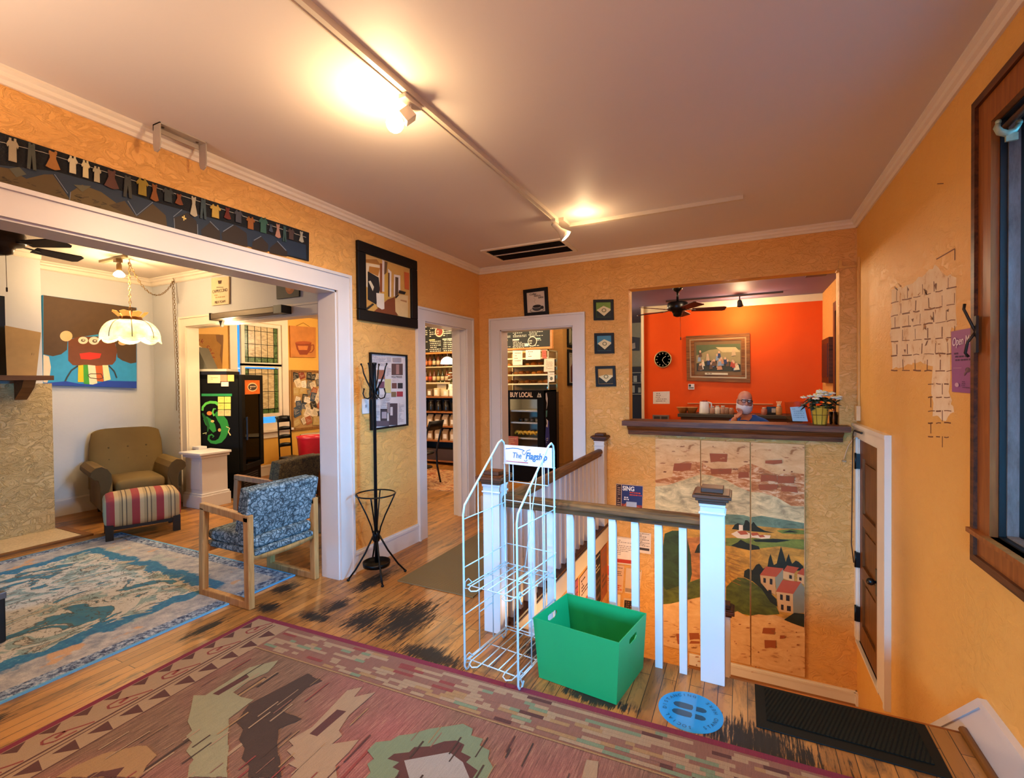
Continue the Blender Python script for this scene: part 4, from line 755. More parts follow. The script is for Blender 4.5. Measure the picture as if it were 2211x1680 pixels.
BRK_ = '#9a4e24'; SKY_, HILL, FLD, GRN, TREE, BUSH, ORF, CYP = [paint(c) for c in ('#d0bb88', '#6d8468', '#c48c34', '#747f30', '#1b2416', '#515a20', '#b87236', '#2c4420')]
rnd = random.Random(5); brk = [(415, 120, 525, 180), (760, 265, 862, 310), (870, 272, 985, 325), (780, 165, 900, 192), (420, 225, 560, 258), (740, 330, 865, 362), (890, 340, 1000, 380), (170, 190, 290, 235), (600, 250, 680, 285), (770, 1290, 850, 1330), (780, 1370, 860, 1425), (880, 1340, 920, 1360), (190, 1330, 230, 1400), (270, 1330, 340, 1370), (280, 1380, 345, 1400)]
MUR = [(SCR, [(46, 318), (150, 330), (250, 290), (340, 258), (420, 268), (530, 303), (600, 343), (680, 378), (740, 383), (860, 413), (960, 473), (1060, 473), (1060, 262), (950, 250), (860, 262), (690, 190), (640, 200), (550, 255), (430, 225), (350, 180), (250, 175), (170, 200), (160, 280), (46, 300)]),
 (SKY_, [(40, 345), (130, 335), (240, 300), (350, 262), (420, 270), (530, 305), (600, 345), (690, 382), (760, 385), (860, 415), (960, 475), (1060, 478), (1060, 620), (40, 620)]),
 (HILL, [(380, 560), (520, 530), (640, 535), (690, 550), (760, 540), (870, 560), (1060, 592), (1060, 660), (380, 650)]), (FLD, [(40, 600), (520, 600), (620, 602), (760, 612), (900, 625), (1060, 628), (1060, 1270), (960, 1250), (860, 1210), (740, 1200), (660, 1230), (560, 1180), (340, 1090), (150, 1130), (40, 1140)]),
 (GRN, [(520, 690), (680, 690), (1060, 700), (1060, 770), (880, 745), (700, 765), (520, 740)]), (GRN, [(860, 640), (960, 630), (1060, 640), (1060, 665), (900, 660)]), (TREE, [(700, 700), (860, 695), (960, 705), (860, 720), (720, 715)]), (TREE, [(555, 740), (600, 718), (620, 700), (660, 722), (740, 745), (750, 765), (680, 772), (600, 755)]), (TREE, [(900, 652), (950, 638), (1005, 652)]), (TREE, [(560, 630), (580, 600), (600, 590), (640, 605), (650, 570), (665, 570), (690, 600), (705, 580), (730, 612), (780, 640), (850, 656), (700, 645)]),
 ('#e6c8a0', [(555, 662), (600, 640), (660, 650), (700, 665), (820, 672), (815, 692), (760, 695), (700, 685), (650, 695), (600, 690)]), ('#b0502a', [(595, 645), (650, 640), (672, 665), (620, 668)]), ('#b0502a', [(680, 655), (730, 652), (745, 668), (700, 675)]), ('#b0502a', [(735, 670), (770, 668), (785, 682), (750, 685)]), ('#e6c8a0', [(608, 600), (635, 603), (635, 640), (608, 640)]),
 (ORF, [(260, 690), (360, 680), (520, 860), (520, 980), (350, 960), (290, 980), (270, 900)]), (CYP, [(110, 660), (160, 640), (210, 640), (260, 690), (285, 800), (292, 930), (270, 1030), (200, 1110), (120, 1110), (60, 1000), (90, 800)]), (BUSH, [(40, 1140), (46, 900), (90, 1000), (120, 1040), (280, 985), (350, 960), (350, 1085), (150, 1130)]), (TREE, [(310, 790), (330, 740), (350, 720), (352, 790)]),
 (BUSH, [(520, 1140), (522, 1020), (560, 980), (600, 955), (650, 960), (700, 985), (760, 1030), (820, 1090), (860, 1150), (880, 1200), (700, 1215), (560, 1180)]), (TREE, [(640, 950), (645, 910), (670, 895), (700, 905), (725, 868), (745, 862), (770, 895), (800, 880), (808, 830), (820, 795), (835, 850), (842, 870), (862, 860), (875, 800), (890, 745), (908, 800), (922, 850), (932, 820), (942, 795), (955, 840), (965, 862), (990, 840), (1010, 850), (1040, 880), (1040, 905), (760, 925), (755, 990), (800, 1040), (860, 1100), (865, 1150), (820, 1120), (760, 1030), (700, 980)]),
 ('#c9955a', [(750, 935), (850, 945), (855, 1072), (800, 1042), (755, 985)]), ('#8a8468', [(850, 945), (905, 897), (905, 980), (860, 1045)]), ('#b24a26', [(748, 938), (790, 880), (908, 893), (858, 950)]), ('#d2a066', [(905, 905), (980, 925), (978, 985), (905, 960)]), ('#b24a26', [(905, 910), (932, 873), (1012, 888), (978, 927)]), ('#d2a066', [(1000, 925), (1045, 940), (1045, 1000), (1000, 980)]), ('#b24a26', [(998, 928), (1030, 893), (1060, 893), (1060, 945)]),
 ('#cf9e62', [(858, 1045), (970, 1060), (972, 1195), (875, 1180)]), ('#807c64', [(970, 1060), (1022, 985), (1048, 1022), (1044, 1190), (972, 1195)]), ('#b24a26', [(856, 1048), (900, 970), (1026, 983), (972, 1064)]), (TREE, [(905, 1240), (980, 1190), (1060, 1200), (1060, 1290), (960, 1262)]),
 (LIME, [(40, 1140), (150, 1130), (350, 1088), (350, 1200), (40, 1200)]), (LIME, [(540, 1240), (545, 1195), (600, 1180), (660, 1215), (740, 1200), (860, 1215), (960, 1258), (1060, 1295), (1060, 1320), (540, 1320)])]
for wq in ((772, 955, 788, 990), (815, 960, 832, 1002), (805, 1035, 826, 1065), (884, 1065, 902, 1105), (924, 1070, 948, 1112), (890, 1133, 907, 1172), (930, 1142, 956, 1180), (945, 935, 963, 963), (1012, 950, 1028, 975)): MUR.append(('#22180f', [(wq[0], wq[1]), (wq[2], wq[1]+4), (wq[2], wq[3]), (wq[0], wq[3]-4)]))
ys = -.022; mf = lambda x, y: P(1400+x/3.111, 940+y/3.111, 1, ys); xs = [(B_.x) for B_ in (P(1415, 947, 1, 0), P(1513, 950, 1, 0), P(1620, 953, 1, 0), P(1738, 957, 1, 0))]; us = [0, 352, 686, 1100]
for k, lb in enumerate(('tall painted wooden panel of a Tuscan landscape with cypress, left of the three', 'tall painted wooden panel of a Tuscan landscape with hilltop village, middle of the three', 'tall painted wooden panel of a Tuscan landscape with red roofed houses, right of the three')):
    x0, x1 = xs[k]+.003, xs[k+1]-.003; t = thing('mural_panel', lb, 'painting', ((x0+x1)/2, 0, -.1)); p = MB().box(x0, x1, ys, -.002, -1.092, .91).build('board', LIME, t, bevel=.003)
    a = Art(mf, (0, -1, 0), .00025); a.clipx = (us[k]+5 if k else 46, us[k+1]-5 if k < 2 else 1046)
    for c, L in MUR: a.poly(c, L)
    a.step = .00002
    for q in brk: a.poly(BRK_, [(q[0]+rnd.uniform(-6, 6), q[1]+rnd.uniform(-4, 4)), (q[2]+rnd.uniform(-8, 8), q[1]+rnd.uniform(-4, 6)), (q[2]+rnd.uniform(-8, 8), q[3]+rnd.uniform(-5, 5)), ((q[0]+q[2])/2, q[3]+rnd.uniform(-6, 6)), (q[0]+rnd.uniform(-8, 8), q[3]+rnd.uniform(-6, 6))])
    for _ in range(90):
        x, y = rnd.uniform(46, 1046), rnd.choice([rnd.uniform(20, 250), rnd.uniform(1230, 1590)]); l = rnd.uniform(6, 45); h = rnd.uniform(2, 6); a.poly(rnd.choice(['#a8683a', '#8a5028', '#b87c4a']), [(x, y), (x+l*.4, y-h), (x+l, y-h*.3), (x+l*.8, y+h), (x+l*.2, y+h*.8)])
    if k != 9:
        a.h += .0003
        for j in range(7): a.line('#a5682c', [(520+j*4, 790+j*28), (560, 800+j*30), (620, 815+j*32)], 3, False)
    a.build('painted_landscape', p)
# flyers on the stairwell walls --------------------------------------------------------------
PAPER = '#e0c8ac'
def flyer(lb, pts, c, deco=None, pl=('y', -.003), grp=None, nm='flyer'):
    ax, d = pl; f0 = (PY(d) if ax == 'y' else PX(d)); nrm = (0, -1, 0) if ax == 'y' else (1, 0, 0); q = [f0(*p) for p in pts]
    o = MB().prism(q, Vector(nrm)*.001).build('sheet', mat(c, .7, var=.06), None) if 0 else None
    t = thing(nm, lb, 'flyer', sum(q, Vector())/len(q), grp); s = MB().prism(q, Vector(nrm)*.0012).build('sheet', mat(c, .7, var=.06), t)
    if deco:
        g = lambda a, b: (q[0].lerp(q[1], a)).lerp(q[3].lerp(q[2], a), b)+Vector(nrm)*.0013; A = Art(g, nrm, .0002); deco(A, g, s); 
        if A.mb.f: A.build('print', s)
    return t
def d_sing(A, g, s):
    A.rect('#1e2c62', .22, .02, .98, .6).rect('#8e2c1e', .22, .6, .98, .98).poly('#b85a34', [(.22, .75), (.4, .55), (.55, .8), (.7, .6), (.98, .7), (.98, .9), (.22, .95)]).rect('#3a1c1c', .02, .02, .2, .98).scrib('#d8b090', .05, .05, .17, .95, 14, .3, 3).rect('#a8b0c0', .4, .52, .78, .72).scrib('#e8e0e0', .28, .38, .75, .5, 2, .6, 5).scrib('#d0401c', .5, .22, .95, .36, 2, .5, 8)
    text(s, 'SING', .062, g(.47, .13), (1, 0, 0), (0, 0, 1), mat('#efe6dc', .6), sx=.85, bold=.002)
flyer('blue and red SING poster on the yellow wall, above the handrail', [(1330, 1044), (1389, 1049), (1387, 1120), (1329, 1114)], '#c8a080', d_sing)
flyer('white notice with a red bottom band, second baluster gap below the poster', [(1325, 1157), (1372, 1163), (1368, 1221), (1323, 1216)], PAPER, lambda A, g, s: A.rect('#f0e0cc', .06, .05, .92, .8).scrib('#9a8478', .15, .12, .85, .7, 9, .35, 2).rect('#c0371c', .06, .82, .92, .95))
flyer('small white notice with black lower print beside the painted panel', [(1374, 1148), (1406, 1152), (1405, 1197), (1373, 1192)], PAPER, lambda A, g, s: A.scrib('#4a3c34', .1, .05, .9, .7, 9, .4, 6).rect('#3a2e28', .1, .74, .9, .86))
flyer('orange and red printed flyer behind the green bin', [(1308, 1217), (1348, 1222), (1344, 1280), (1306, 1276)], '#e0b490', lambda A, g, s: A.poly('#d84a20', [(.05, .05), (.35, .1), (.45, .3), (.3, .4), (.05, .42)]).scrib('#5a4438', .5, .08, .92, .42, 5, .4, 4).scrib('#cf5a2c', .05, .5, .95, .95, 6, .6, 5).rect('#d8a878', .05, .75, .3, .92))
flyer('tilted beige flyer with grey blocks beside the orange one', [(1352, 1226), (1386, 1231), (1381, 1285), (1349, 1280)], '#dcbc9c', lambda A, g, s: A.rect('#a08878', .02, .8, .6, .95).scrib('#6a5444', .35, .3, .95, .5, 3, .4, 2).rect('#b09020', .45, .02, .95, .07).scrib('#3a3028', .78, .55, .95, .85, 5, .6, 9))
def d_rug(A, g, s): text(s, 'RUGBY', .05, g(.5, .42), (0, 0, 1), (-1, 0, 0), mat('#1c1814', .6), bold=.001)
flyer('cream flyer reading RUGBY sideways just above the green bin', [(1320, 1282), (1340, 1284), (1338, 1330), (1319, 1328)], '#ecdcc0', d_rug)
flyer('flyer with a dark group photograph just above the green bin', [(1347, 1291), (1382, 1296), (1379, 1330), (1345, 1326)], '#d8b48c', lambda A, g, s: A.rect('#2a1c14', .05, .12, .95, .75).scrib('#8a5a3c', .1, .2, .9, .7, 4, .5, 3, .6))
rnd = random.Random(21); sw = SX0+.002
for k, (y, z, w, h, c, lb) in enumerate(((-.42, -.40, .26, .5, '#15100e', 'black poster with a pale edge on the stairwell side wall'), (-.78, -.42, .30, .46, '#c8a8a0', 'pinkish grey flyer on the stairwell side wall'), (-1.08, -.36, .22, .36, '#a8485c', 'rose coloured flyer on the stairwell side wall'), (-1.38, -.44, .26, .40, '#d8b48c', 'tan flyer on the stairwell side wall'), (-1.68, -.40, .24, .38, '#33406a', 'navy flyer on the stairwell side wall'), (-1.98, -.42, .24, .40, '#e0cdb8', 'cream flyer nearest the room on the stairwell side wall'), (-.16, -.42, .22, .50, '#a85a34', 'rust coloured flyer nearest the mural on the stairwell side wall'), (-1.22, -.86, .3, .4, '#2c4030', 'dark green flyer low on the stairwell side wall'), (-.62, -.95, .34, .42, '#c07a48', 'orange flyer low on the stairwell side wall'))):
    t = thing('flyer', lb, 'flyer', (sw, y, z), 'flyers on the stairwell side wall'); q = [Vector((sw, y-w/2, z+h/2)), Vector((sw, y+w/2, z+h/2+.01)), Vector((sw, y+w/2, z-h/2+.01)), Vector((sw, y-w/2, z-h/2))]; s = MB().prism(q, (.001, 0, 0)).build('sheet', mat(c, .7), t)
    A = Art(lambda a, b: q[0].lerp(q[1], a).lerp(q[3].lerp(q[2], a), b)+Vector((.0012, 0, 0)), (1, 0, 0)); c2 = '#%02x%02x%02x' % tuple(255-int(c[i:i+2], 16) for i in (1, 3, 5)) if k == 0 else rnd.choice(['#5a3a30', '#8a6a58', '#d8c0a0', '#3a2a2a'])
    A.scrib('#c8b090' if k == 0 else c2, .1, .08, .9, .4, 5, .5, k).scrib(rnd.choice(['#6a4a3a', '#c89868', '#9a3c30']), .08, .5, .92, .92, 4, .6, k+30); A.build('print', s)
# right wall details ------------------------------------------------------------------------
PIPE = mat('#d8a04c', .5, var=.05); t = thing('cable_raceway', 'thin painted cable channel with a box, in the corner above the low door', 'cable channel', (3.52, -.1, 2.38))
z = 2.385; MB().box(3.425, 3.55, -.016, -.001, z-.008, z+.008).box(3.415, 3.431, -.016, .06, 2.355, 2.371).box(3.43, 3.45, -.012, -.001, z, z+.06).build('horizontal_run', PIPE, t); MB().box(W-.016, W-.001, -.115, -.098, 1.25, z+.05).build('vertical_run', PIPE, t); MB().box(W-.03, W-.001, -.14, -.07, 1.13, 1.25).build('junction_box', mat('#d9b27a', .5), t, bevel=.003)
t = thing('power_cord', 'loose cord with a black plug draped over the low door casing', 'cord', (W-.04, -.1, 1.06))
pc = lambda u, v, dy: P(u, v, 1, dy); MB().tube([pc(1858, 938, -.12), pc(1852, 940, -.10), pc(1842, 948, -.06), pc(1832, 962, -.03), pc(1826, 978, -.02), pc(1822, 992, -.02)], .005, 8).build('cable', mat('#d8b080', .5), t); MB().bar(pc(1818, 995, -.02), pc(1827, 996, -.02), .02, .012).build('cable_end', mat('#b89468', .5), t)
MB().bar((W-.042, -.15, 1.052), (W-.042, -.40, 1.058), .014, .016).build('plug', BLACK, t, bevel=.005); MB().tube([(W-.05, -.16, 1.05), (W-.045, -.10, 1.02), (W-.045, -.085, .8), (W-.05, -.09, .4), (W-.05, -.07, .12), (W-.04, -.10, -.02)], .004, 7).build('cable', mat('#3a2212', .5), t)
t = thing('poster', 'purple open mic poster pinned beside the window', 'poster', (W, -2.05, 1.54)); q = [P(u, v, 0, W-.002) for u, v in ((2054, 716), (2102, 707), (2102, 850), (2056, 846))]; s = MB().prism(q, (-.001, 0, 0)).build('sheet', mat('#8e4c8c', .6, var=.06), t)
g = lambda a, b: q[0].lerp(q[1], a).lerp(q[3].lerp(q[2], a), b)+Vector((-.0015, 0, 0)); A = Art(g, (-1, 0, 0)); A.scrib('#4a2050', .12, .36, .9, .52, 3, .5, 3).ell('#5a3a52', .78, .64, .12, .04).line('#6a4a5a', [(.62, .72), (.8, .62)], .04).rect('#a878a0', .1, .6, .5, .615).ell('#c8a0b8', .28, .88, .1, .035).scrib('#5a2c5a', .5, .82, .9, .94, 4, .4, 5); A.build('print', s); dr_ = (q[1]-q[0]); text(s, 'Open Mic', .052, g(.55, .18)+Vector((-.002, 0, 0)), (0, -1, 0), (0, 0, 1), mat('#ecd8e4', .6), shear=.2)
IR2 = mat('#33261c', .5, .4); t = thing('wall_hook', 'black iron double hook on the window casing', 'hook', (W-.03, -2.2, 1.68)); y = -2.31
MB().tube([(W-.038, y, 1.64), (W-.045, y, 1.655), (W-.062, y, 1.70), (W-.07, y+.01, 1.73), (W-.066, y+.015, 1.75)], .005, 8).tube([(W-.038, y, 1.64), (W-.05, y, 1.62), (W-.062, y, 1.60), (W-.066, y+.008, 1.56), (W-.056, y+.01, 1.545)], .005, 8).box(W-.042, W-.034, y-.014, y+.014, 1.56, 1.70).build('hook_body', IR2, t)
t = thing('curtain_rod', 'dark curtain rod in a pale ornate bracket at the top of the window', 'curtain rod', (W, -2.6, 2.35)); by = -2.46
m = MB(); RB = mat('#9aa48a', .5, .3, .3, 60)
arc = [(W+.024, by, 2.345), (W+.012, by, 2.325), (W-.008, by, 2.318), (W-.026, by, 2.328), (W-.034, by, 2.345), (W-.03, by, 2.36)]; m.tube(arc, [.008, .010, .012, .012, .010, .007], 10); m.ball((W+.024, by, 2.35), .010, 10); m.ball((W-.03, by, 2.364), .009, 10); m.box(W-.012, W+.02, by-.006, by+.004, 2.29, 2.315); m.build('rod_bracket', RB, t)
MB().tube([(W-.004, by+.02, 2.352), (W-.004, -3.1, 2.352)], .010, 12).build('rod', wood('rod_wood', '#3a2416', '#5c3c24', 'y', .4), t)
# wooden sled chairs -------------------------------------------------------------------------
def fabric(name, cols):
    q = NT(name, .9); wv = q.noise(26, None, 3); v = q.n('ShaderNodeTexVoronoi', feature='DISTANCE_TO_EDGE'); mp = q.n('ShaderNodeVectorMath', operation='ADD'); nn = q.n('ShaderNodeTexNoise'); nn.inputs['Scale'].default_value = 14; q.L(q.tc, nn.inputs['Vector']); ml = q.n('ShaderNodeVectorMath', operation='SCALE'); ml.inputs['Scale'].default_value = .09; q.L(nn.outputs['Color'], ml.inputs[0]); q.L(q.tc, mp.inputs[0]); q.L(ml.outputs[0], mp.inputs[1]); q.L(mp.outputs[0], v.inputs['Vector']); v.inputs['Scale'].default_value = 30
    c = q.ramp(v.outputs['Distance'], [(.02, cols[0]), (.09, cols[1]), (.22, cols[2]), (.34, cols[1]), (.42, cols[3])]); q.col(q.mix(q.ramp(wv, [(.40, 0.), (.6, .5)]), c, cols[0])); q.bump(q.noise(260), .3, .003); return q.m
PAIS = fabric('paisley_blue', ('#26323a', '#607882', '#98a8ae', '#c0c8c8')); BRF = fabric('brown_tweed', ('#2a2010', '#4e3f22', '#62502e', '#3a2e18'))
def soft(name, M, x0, x1, y0, y1, z0, z1, m, par, bv=.03, crown=.0):
    nx, ny = 8, 8; rows = []; mb = MB(M); top = []; bot = []
    def pt(i, j, z, s): 
        a, b = i/nx*2-1, j/ny*2-1; r_ = .93; k = max(abs(a), abs(b)); e = crown*(1-a*a)*(1-b*b)
        return ((x0+x1)/2+(x1-x0)/2*a, (y0+y1)/2+(y1-y0)/2*b, z+s*e)
    vs = [pt(i, j, z1, 1) for j in range(ny+1) for i in range(nx+1)]+[pt(i, j, z0, -1) for j in range(ny+1) for i in range(nx+1)]; N = (nx+1)*(ny+1); g_ = lambda i, j, o=0: o+j*(nx+1)+i; fs = []
    for j in range(ny):
        for i in range(nx): fs.append((g_(i, j), g_(i+1, j), g_(i+1, j+1), g_(i, j+1))); fs.append((g_(i, j, N), g_(i, j+1, N), g_(i+1, j+1, N), g_(i+1, j, N)))
    for i in range(nx): fs.append((g_(i, 0), g_(i, 0, N), g_(i+1, 0, N), g_(i+1, 0))); fs.append((g_(i, ny), g_(i+1, ny), g_(i+1, ny, N), g_(i, ny, N)))
    for j in range(ny): fs.append((g_(0, j), g_(0, j+1), g_(0, j+1, N), g_(0, j, N))); fs.append((g_(nx, j), g_(nx, j, N), g_(nx, j+1, N), g_(nx, j+1)))
    mb.add(vs, fs, 0, True); return mb.build(name, m, par, bevel=bv, seg=3)
def sled_chair(lb, pos, rot, fab, oak):
    t = thing('armchair', lb, 'chair', pos); M = Matrix.Translation(pos) @ Matrix.Rotation(rot, 4, 'Z')
    for s_ in (-1, 1):
        y = s_*.262; m = MB(M); w, h = .042, .042
        m.bar((.026, y, 0), (.026, y, .605), w, .052, (1, 0, 0)); m.bar((.515, y, 0), (.505, y, .40), w, .05, (1, 0, 0)); m.bar((.505, y, .395), (.488, y, .618), w, .05, (1, 0, 0)); m.bar((.0, y, .590), (.515, y, .625), w, .048); m.bar((.04, y, .026), (.50, y, .026), w, .052)
        m.build('side_frame', oak, t, bevel=.006)
    m = MB(M); n = 8
    m.grid([[(.02, -.245+.49*k/n, .315-.02*(1-((k/n)*2-1)**2)) for k in range(n+1)], [(.02, -.245+.49*k/n, .365-.035*(1-((k/n)*2-1)**2)) for k in range(n+1)]]); m.build('back_rail', oak, t, solid=.022)
    MB(M).bar((.49, -.245, .33), (.49, .245, .33), .022, .05).build('front_rail', oak, t)
    soft('seat_cushion', M, .0, .52, -.238, .238, .335, .375, fab, t, .015, .012); soft('seat_cushion', M, .015, .51, -.235, .235, .382, .455, fab, t, .025, .02)
    B = M @ Matrix.Translation((.05, 0, .615)) @ Matrix.Rotation(-.22, 4, 'Y'); soft('backrest', B, -.035, .035, -.275, .275, -.155, .165, fab, t, .028, .012); soft('backrest_panel', B, .04, .085, -.262, .262, -.145, .155, fab, t, .02, .008)
    return t
sled_chair('oak framed armchair with blue paisley cushions, standing half on the blue rug', (-.165, -2.457, 0), pi, PAIS, OAK)
ROAK = wood('reddish_oak', '#7a4420', '#9a5e30', 'z', .4)
sled_chair('wooden armchair with dark brown tweed cushions, behind the blue paisley one', (-.98, -1.63, 0), radians(188), BRF, ROAK)
# ================================================================ SITTING ROOM
SUEDE = NT('olive_brown_suede', .85); n = SUEDE.noise(3, None, 5); SUEDE.col(SUEDE.mix(n, '#5e4820', '#7d6432')); SUEDE.bump(SUEDE.noise(300), .2, .002); SUEDE = SUEDE.m
ac = Vector((-3.715, -1.70, 0)); M = Matrix.Translation(ac) @ Matrix.Rotation(radians(-15), 4, 'Z') @ Matrix.Diagonal((1, 1.05, 1, 1)); t = thing('club_armchair', 'wide olive brown upholstered armchair with rolled arms, against the grey wall', 'armchair', ac)
MB(M).box(-.36, .36, -.30, .30, .10, .30).build('base', SUEDE, t, bevel=.02, seg=3)
soft('seat_cushion', M, -.20, .39, -.215, .215, .30, .43, SUEDE, t, .045, .03)
rows = []; nb = 16
for k in range(12):
    v = k/11; z = .28+.63*v; th = .08*(1-.25*v); row = []
    hw = .345*(1-.05*v) if v < .8 else .345*(.96-(v-.8)*.35)
    for i in range(2*nb):
        a = 2*pi*i/(2*nb); cx_, sx_ = cos(a), sin(a); row.append((-.29-.05*v+th*(abs(cx_)**.6*(1 if cx_ > 0 else -1)), hw*(abs(sx_)**.35*(1 if sx_ > 0 else -1)), z+(.05*(1-sx_**2) if v > .6 else 0)*((v-.6)/.4 if v > .6 else 0)))
    rows.append(row)
m = MB(M).grid(rows, closed_u=True); m.add(rows[-1], [tuple(range(2*nb))], 0, True); bk = m.build('backrest', SUEDE, t, bevel=.02, seg=3)
bt_ = MB(M)
for y in (-.17, 0, .17):
    for z in (.60, .74): bt_.ball((-.29-.05*(z-.28)/.63+.062, y, z), (.010, .012, .012), 8)
bt_.build('tuft_button', mat('#54401c', .9), bk)
for s_ in (-1, 1):
    m = MB(M); prof = []
    for k in range(13): a = radians(-60+k*20); prof.append((s_*(.335+.075*sin(a)*1.0 if 0 else .325+.085*sin(radians(-40+k*22))), .535+.075*cos(radians(-40+k*22))))
    out = [(s_*.235, .12), (s_*.235, .44), (s_*.245, .52), (s_*.275, .575), (s_*.32, .605), (s_*.37, .595), (s_*.405, .555), (s_*.41, .51), (s_*.385, .475), (s_*.35, .46), (s_*.335, .40), (s_*.33, .12)]
    m.prism([(-.34, y, z) for y, z in out], (.72, 0, 0), 0); m.build('arm', SUEDE, t, bevel=.015, seg=3)
    MB(M).prism([(.381, y*.985+s_*.004, z) for y, z in out[1:]], (.006, 0, 0)).build('arm_front', mat('#4a3a1c', .9), t, bevel=.004)  # darker than the suede: shade on the arm fronts put into the colour
for x in (-.30, .32):
    for y in (-.25, .25): MB(M).lathe([(.028, .10), (.02, 0)], (x, y, 0), 10).build('foot', mat('#140e0a', .4), t)
# striped ottoman
t_ = NT('striped_weave', .85); X = t_.xyz(); u_ = t_.math('FRACT', t_.math('MULTIPLY', X[1], 5.3))
c = t_.ramp(u_, [(0, '#a58c62'), (.10, '#a58c62'), (.11, '#4a3a2a'), (.14, '#4a3a2a'), (.15, '#b89c6e'), (.26, '#b89c6e'), (.27, '#5e4a34'), (.31, '#5e4a34'), (.32, '#a98f64'), (.50, '#a98f64'), (.51, '#94202a'), (.82, '#a82a2c'), (.83, '#c0a478'), (1, '#b09468')], 'CONSTANT')
c2 = t_.mix(t_.math('MULTIPLY', t_.noise(60, t_.mapping(sc=(1, 6, 1))), .35), c, '#6e5a40'); t_.col(c2); t_.bump(t_.noise(200), .2, .002)
oc = Vector((-2.735, -2.09, 0)); M = Matrix.Translation(oc) @ Matrix.Rotation(radians(-22), 4, 'Z'); t = thing('ottoman', 'striped red and tan ottoman on dark feet, in front of the brown armchair', 'ottoman', oc)
o = soft('upholstery', Matrix.Identity(4), -.23, .23, -.30, .30, .13, .40, t_.m, t, .055, .035); o.rotation_euler = (0, 0, radians(-22)); 
for v in o.data.vertices: v.co += Vector(oc)
for x in (-.19, .19):
    for y in (-.26, .26): MB(M).prism([(x-.03, y-.03, .155), (x+.03, y-.03, .155), (x+.03, y+.03, .155), (x-.03, y+.03, .155)], (0, 0, -.155)).build('foot', mat('#0e0a0a', .4), t)
MB(M).box(-.2, .2, -.28, .28, .10, .16).build('underframe', mat('#0e0a0a', .6), t)
# white pedestal
t = thing('pedestal', 'short white panelled pedestal between the armchair and the black cooler', 'pedestal', (-3.2, -1.13, 0))
m = MB().box(-3.36, -3.04, -1.32, -1.01, 0, .60); m.box(-3.385, -3.015, -1.345, -.985, 0, .15); m.box(-3.375, -3.025, -1.335, -.995, .15, .175); m.box(-3.33, -3.07, -1.326, -1.0, .22, .56); m.build('body', TRIM, t, bevel=.004)
MB().box(-3.41, -2.99, -1.37, -.985, .635, .665).box(-3.38, -3.02, -1.34, -.99, .60, .635).box(-3.50, -3.36, -1.16, -1.06, .665, .70).build('top', TRIM, t, bevel=.006)
# child-like canvas
t = thing('canvas_painting', 'bright canvas painting of a face with big dark hair, above the brown armchair', 'painting', (-4.25, -1.83, 1.96)); xk = -4.205; cq = [P(u, v, 0, xk) for u, v in ((93, 637), (295, 664.5), (295, 838), (93, 832))]
p = MB().prism(cq, (-.0445, 0, 0)).build('canvas', mat('#2a94c8', .7), t); a = Art(lambda x, y: P(x/2.8, 600+y/2.8, 0, xk), (1, 0, 0)); ah = '#513a22'
for c, L in ((ah, [(262, 104), (400, 124), (600, 150), (824, 181), (824, 512), (790, 518), (740, 500), (710, 480), (700, 400), (600, 340), (410, 370), (405, 435), (370, 462), (320, 474), (262, 462)]), ('#d9c8ae', [(262, 465), (296, 475), (308, 540), (300, 600), (285, 635), (262, 632)]), ('#6e3a1c', [(412, 375), (480, 355), (620, 355), (690, 372), (708, 440), (700, 500), (680, 525), (560, 535), (440, 528), (412, 500)])): a.poly(c, L)
a.ell('#d9b682', 400, 352, 38, 32).ell('#d9b682', 740, 392, 26, 16).ell('#e6dac4', 502, 378, 30, 22).ell('#e6dac4', 568, 380, 32, 24).ell('#6a5a48', 502, 378, 14, 9).ell('#6a5a48', 572, 382, 15, 11).ell('#e6dac4', 504, 376, 7, 4).ell('#e6dac4', 574, 380, 7, 5).poly('#d82c18', [(480, 458), (540, 450), (612, 458), (602, 485), (545, 495), (488, 490)])
for c, L in (('#e2bc1c', [(472, 530), (505, 526), (510, 630), (470, 630)]), ('#3c9a34', [(502, 526), (535, 526), (540, 645), (505, 640)]), ('#e6dcb4', [(530, 526), (575, 530), (588, 645), (540, 645)]), ('#c25a1c', [(575, 532), (618, 530), (625, 628), (585, 625)]), ('#dfe0a4', [(618, 528), (652, 528), (668, 615), (628, 625)])): a.poly(c, L)
a.line('#2c3438', [(470, 532), (430, 560), (405, 600), (392, 628)], 9).line('#2c3438', [(655, 530), (690, 565), (705, 605)], 8).line('#4a2a18', [(530, 590), (545, 580), (610, 580), (622, 605), (600, 612), (545, 605), (530, 590)], 4).poly('#173fa4', [(262, 636), (400, 625), (480, 640), (560, 645), (640, 622), (824, 626), (824, 668), (540, 655), (262, 650)]); a.build('painted_figure', p)
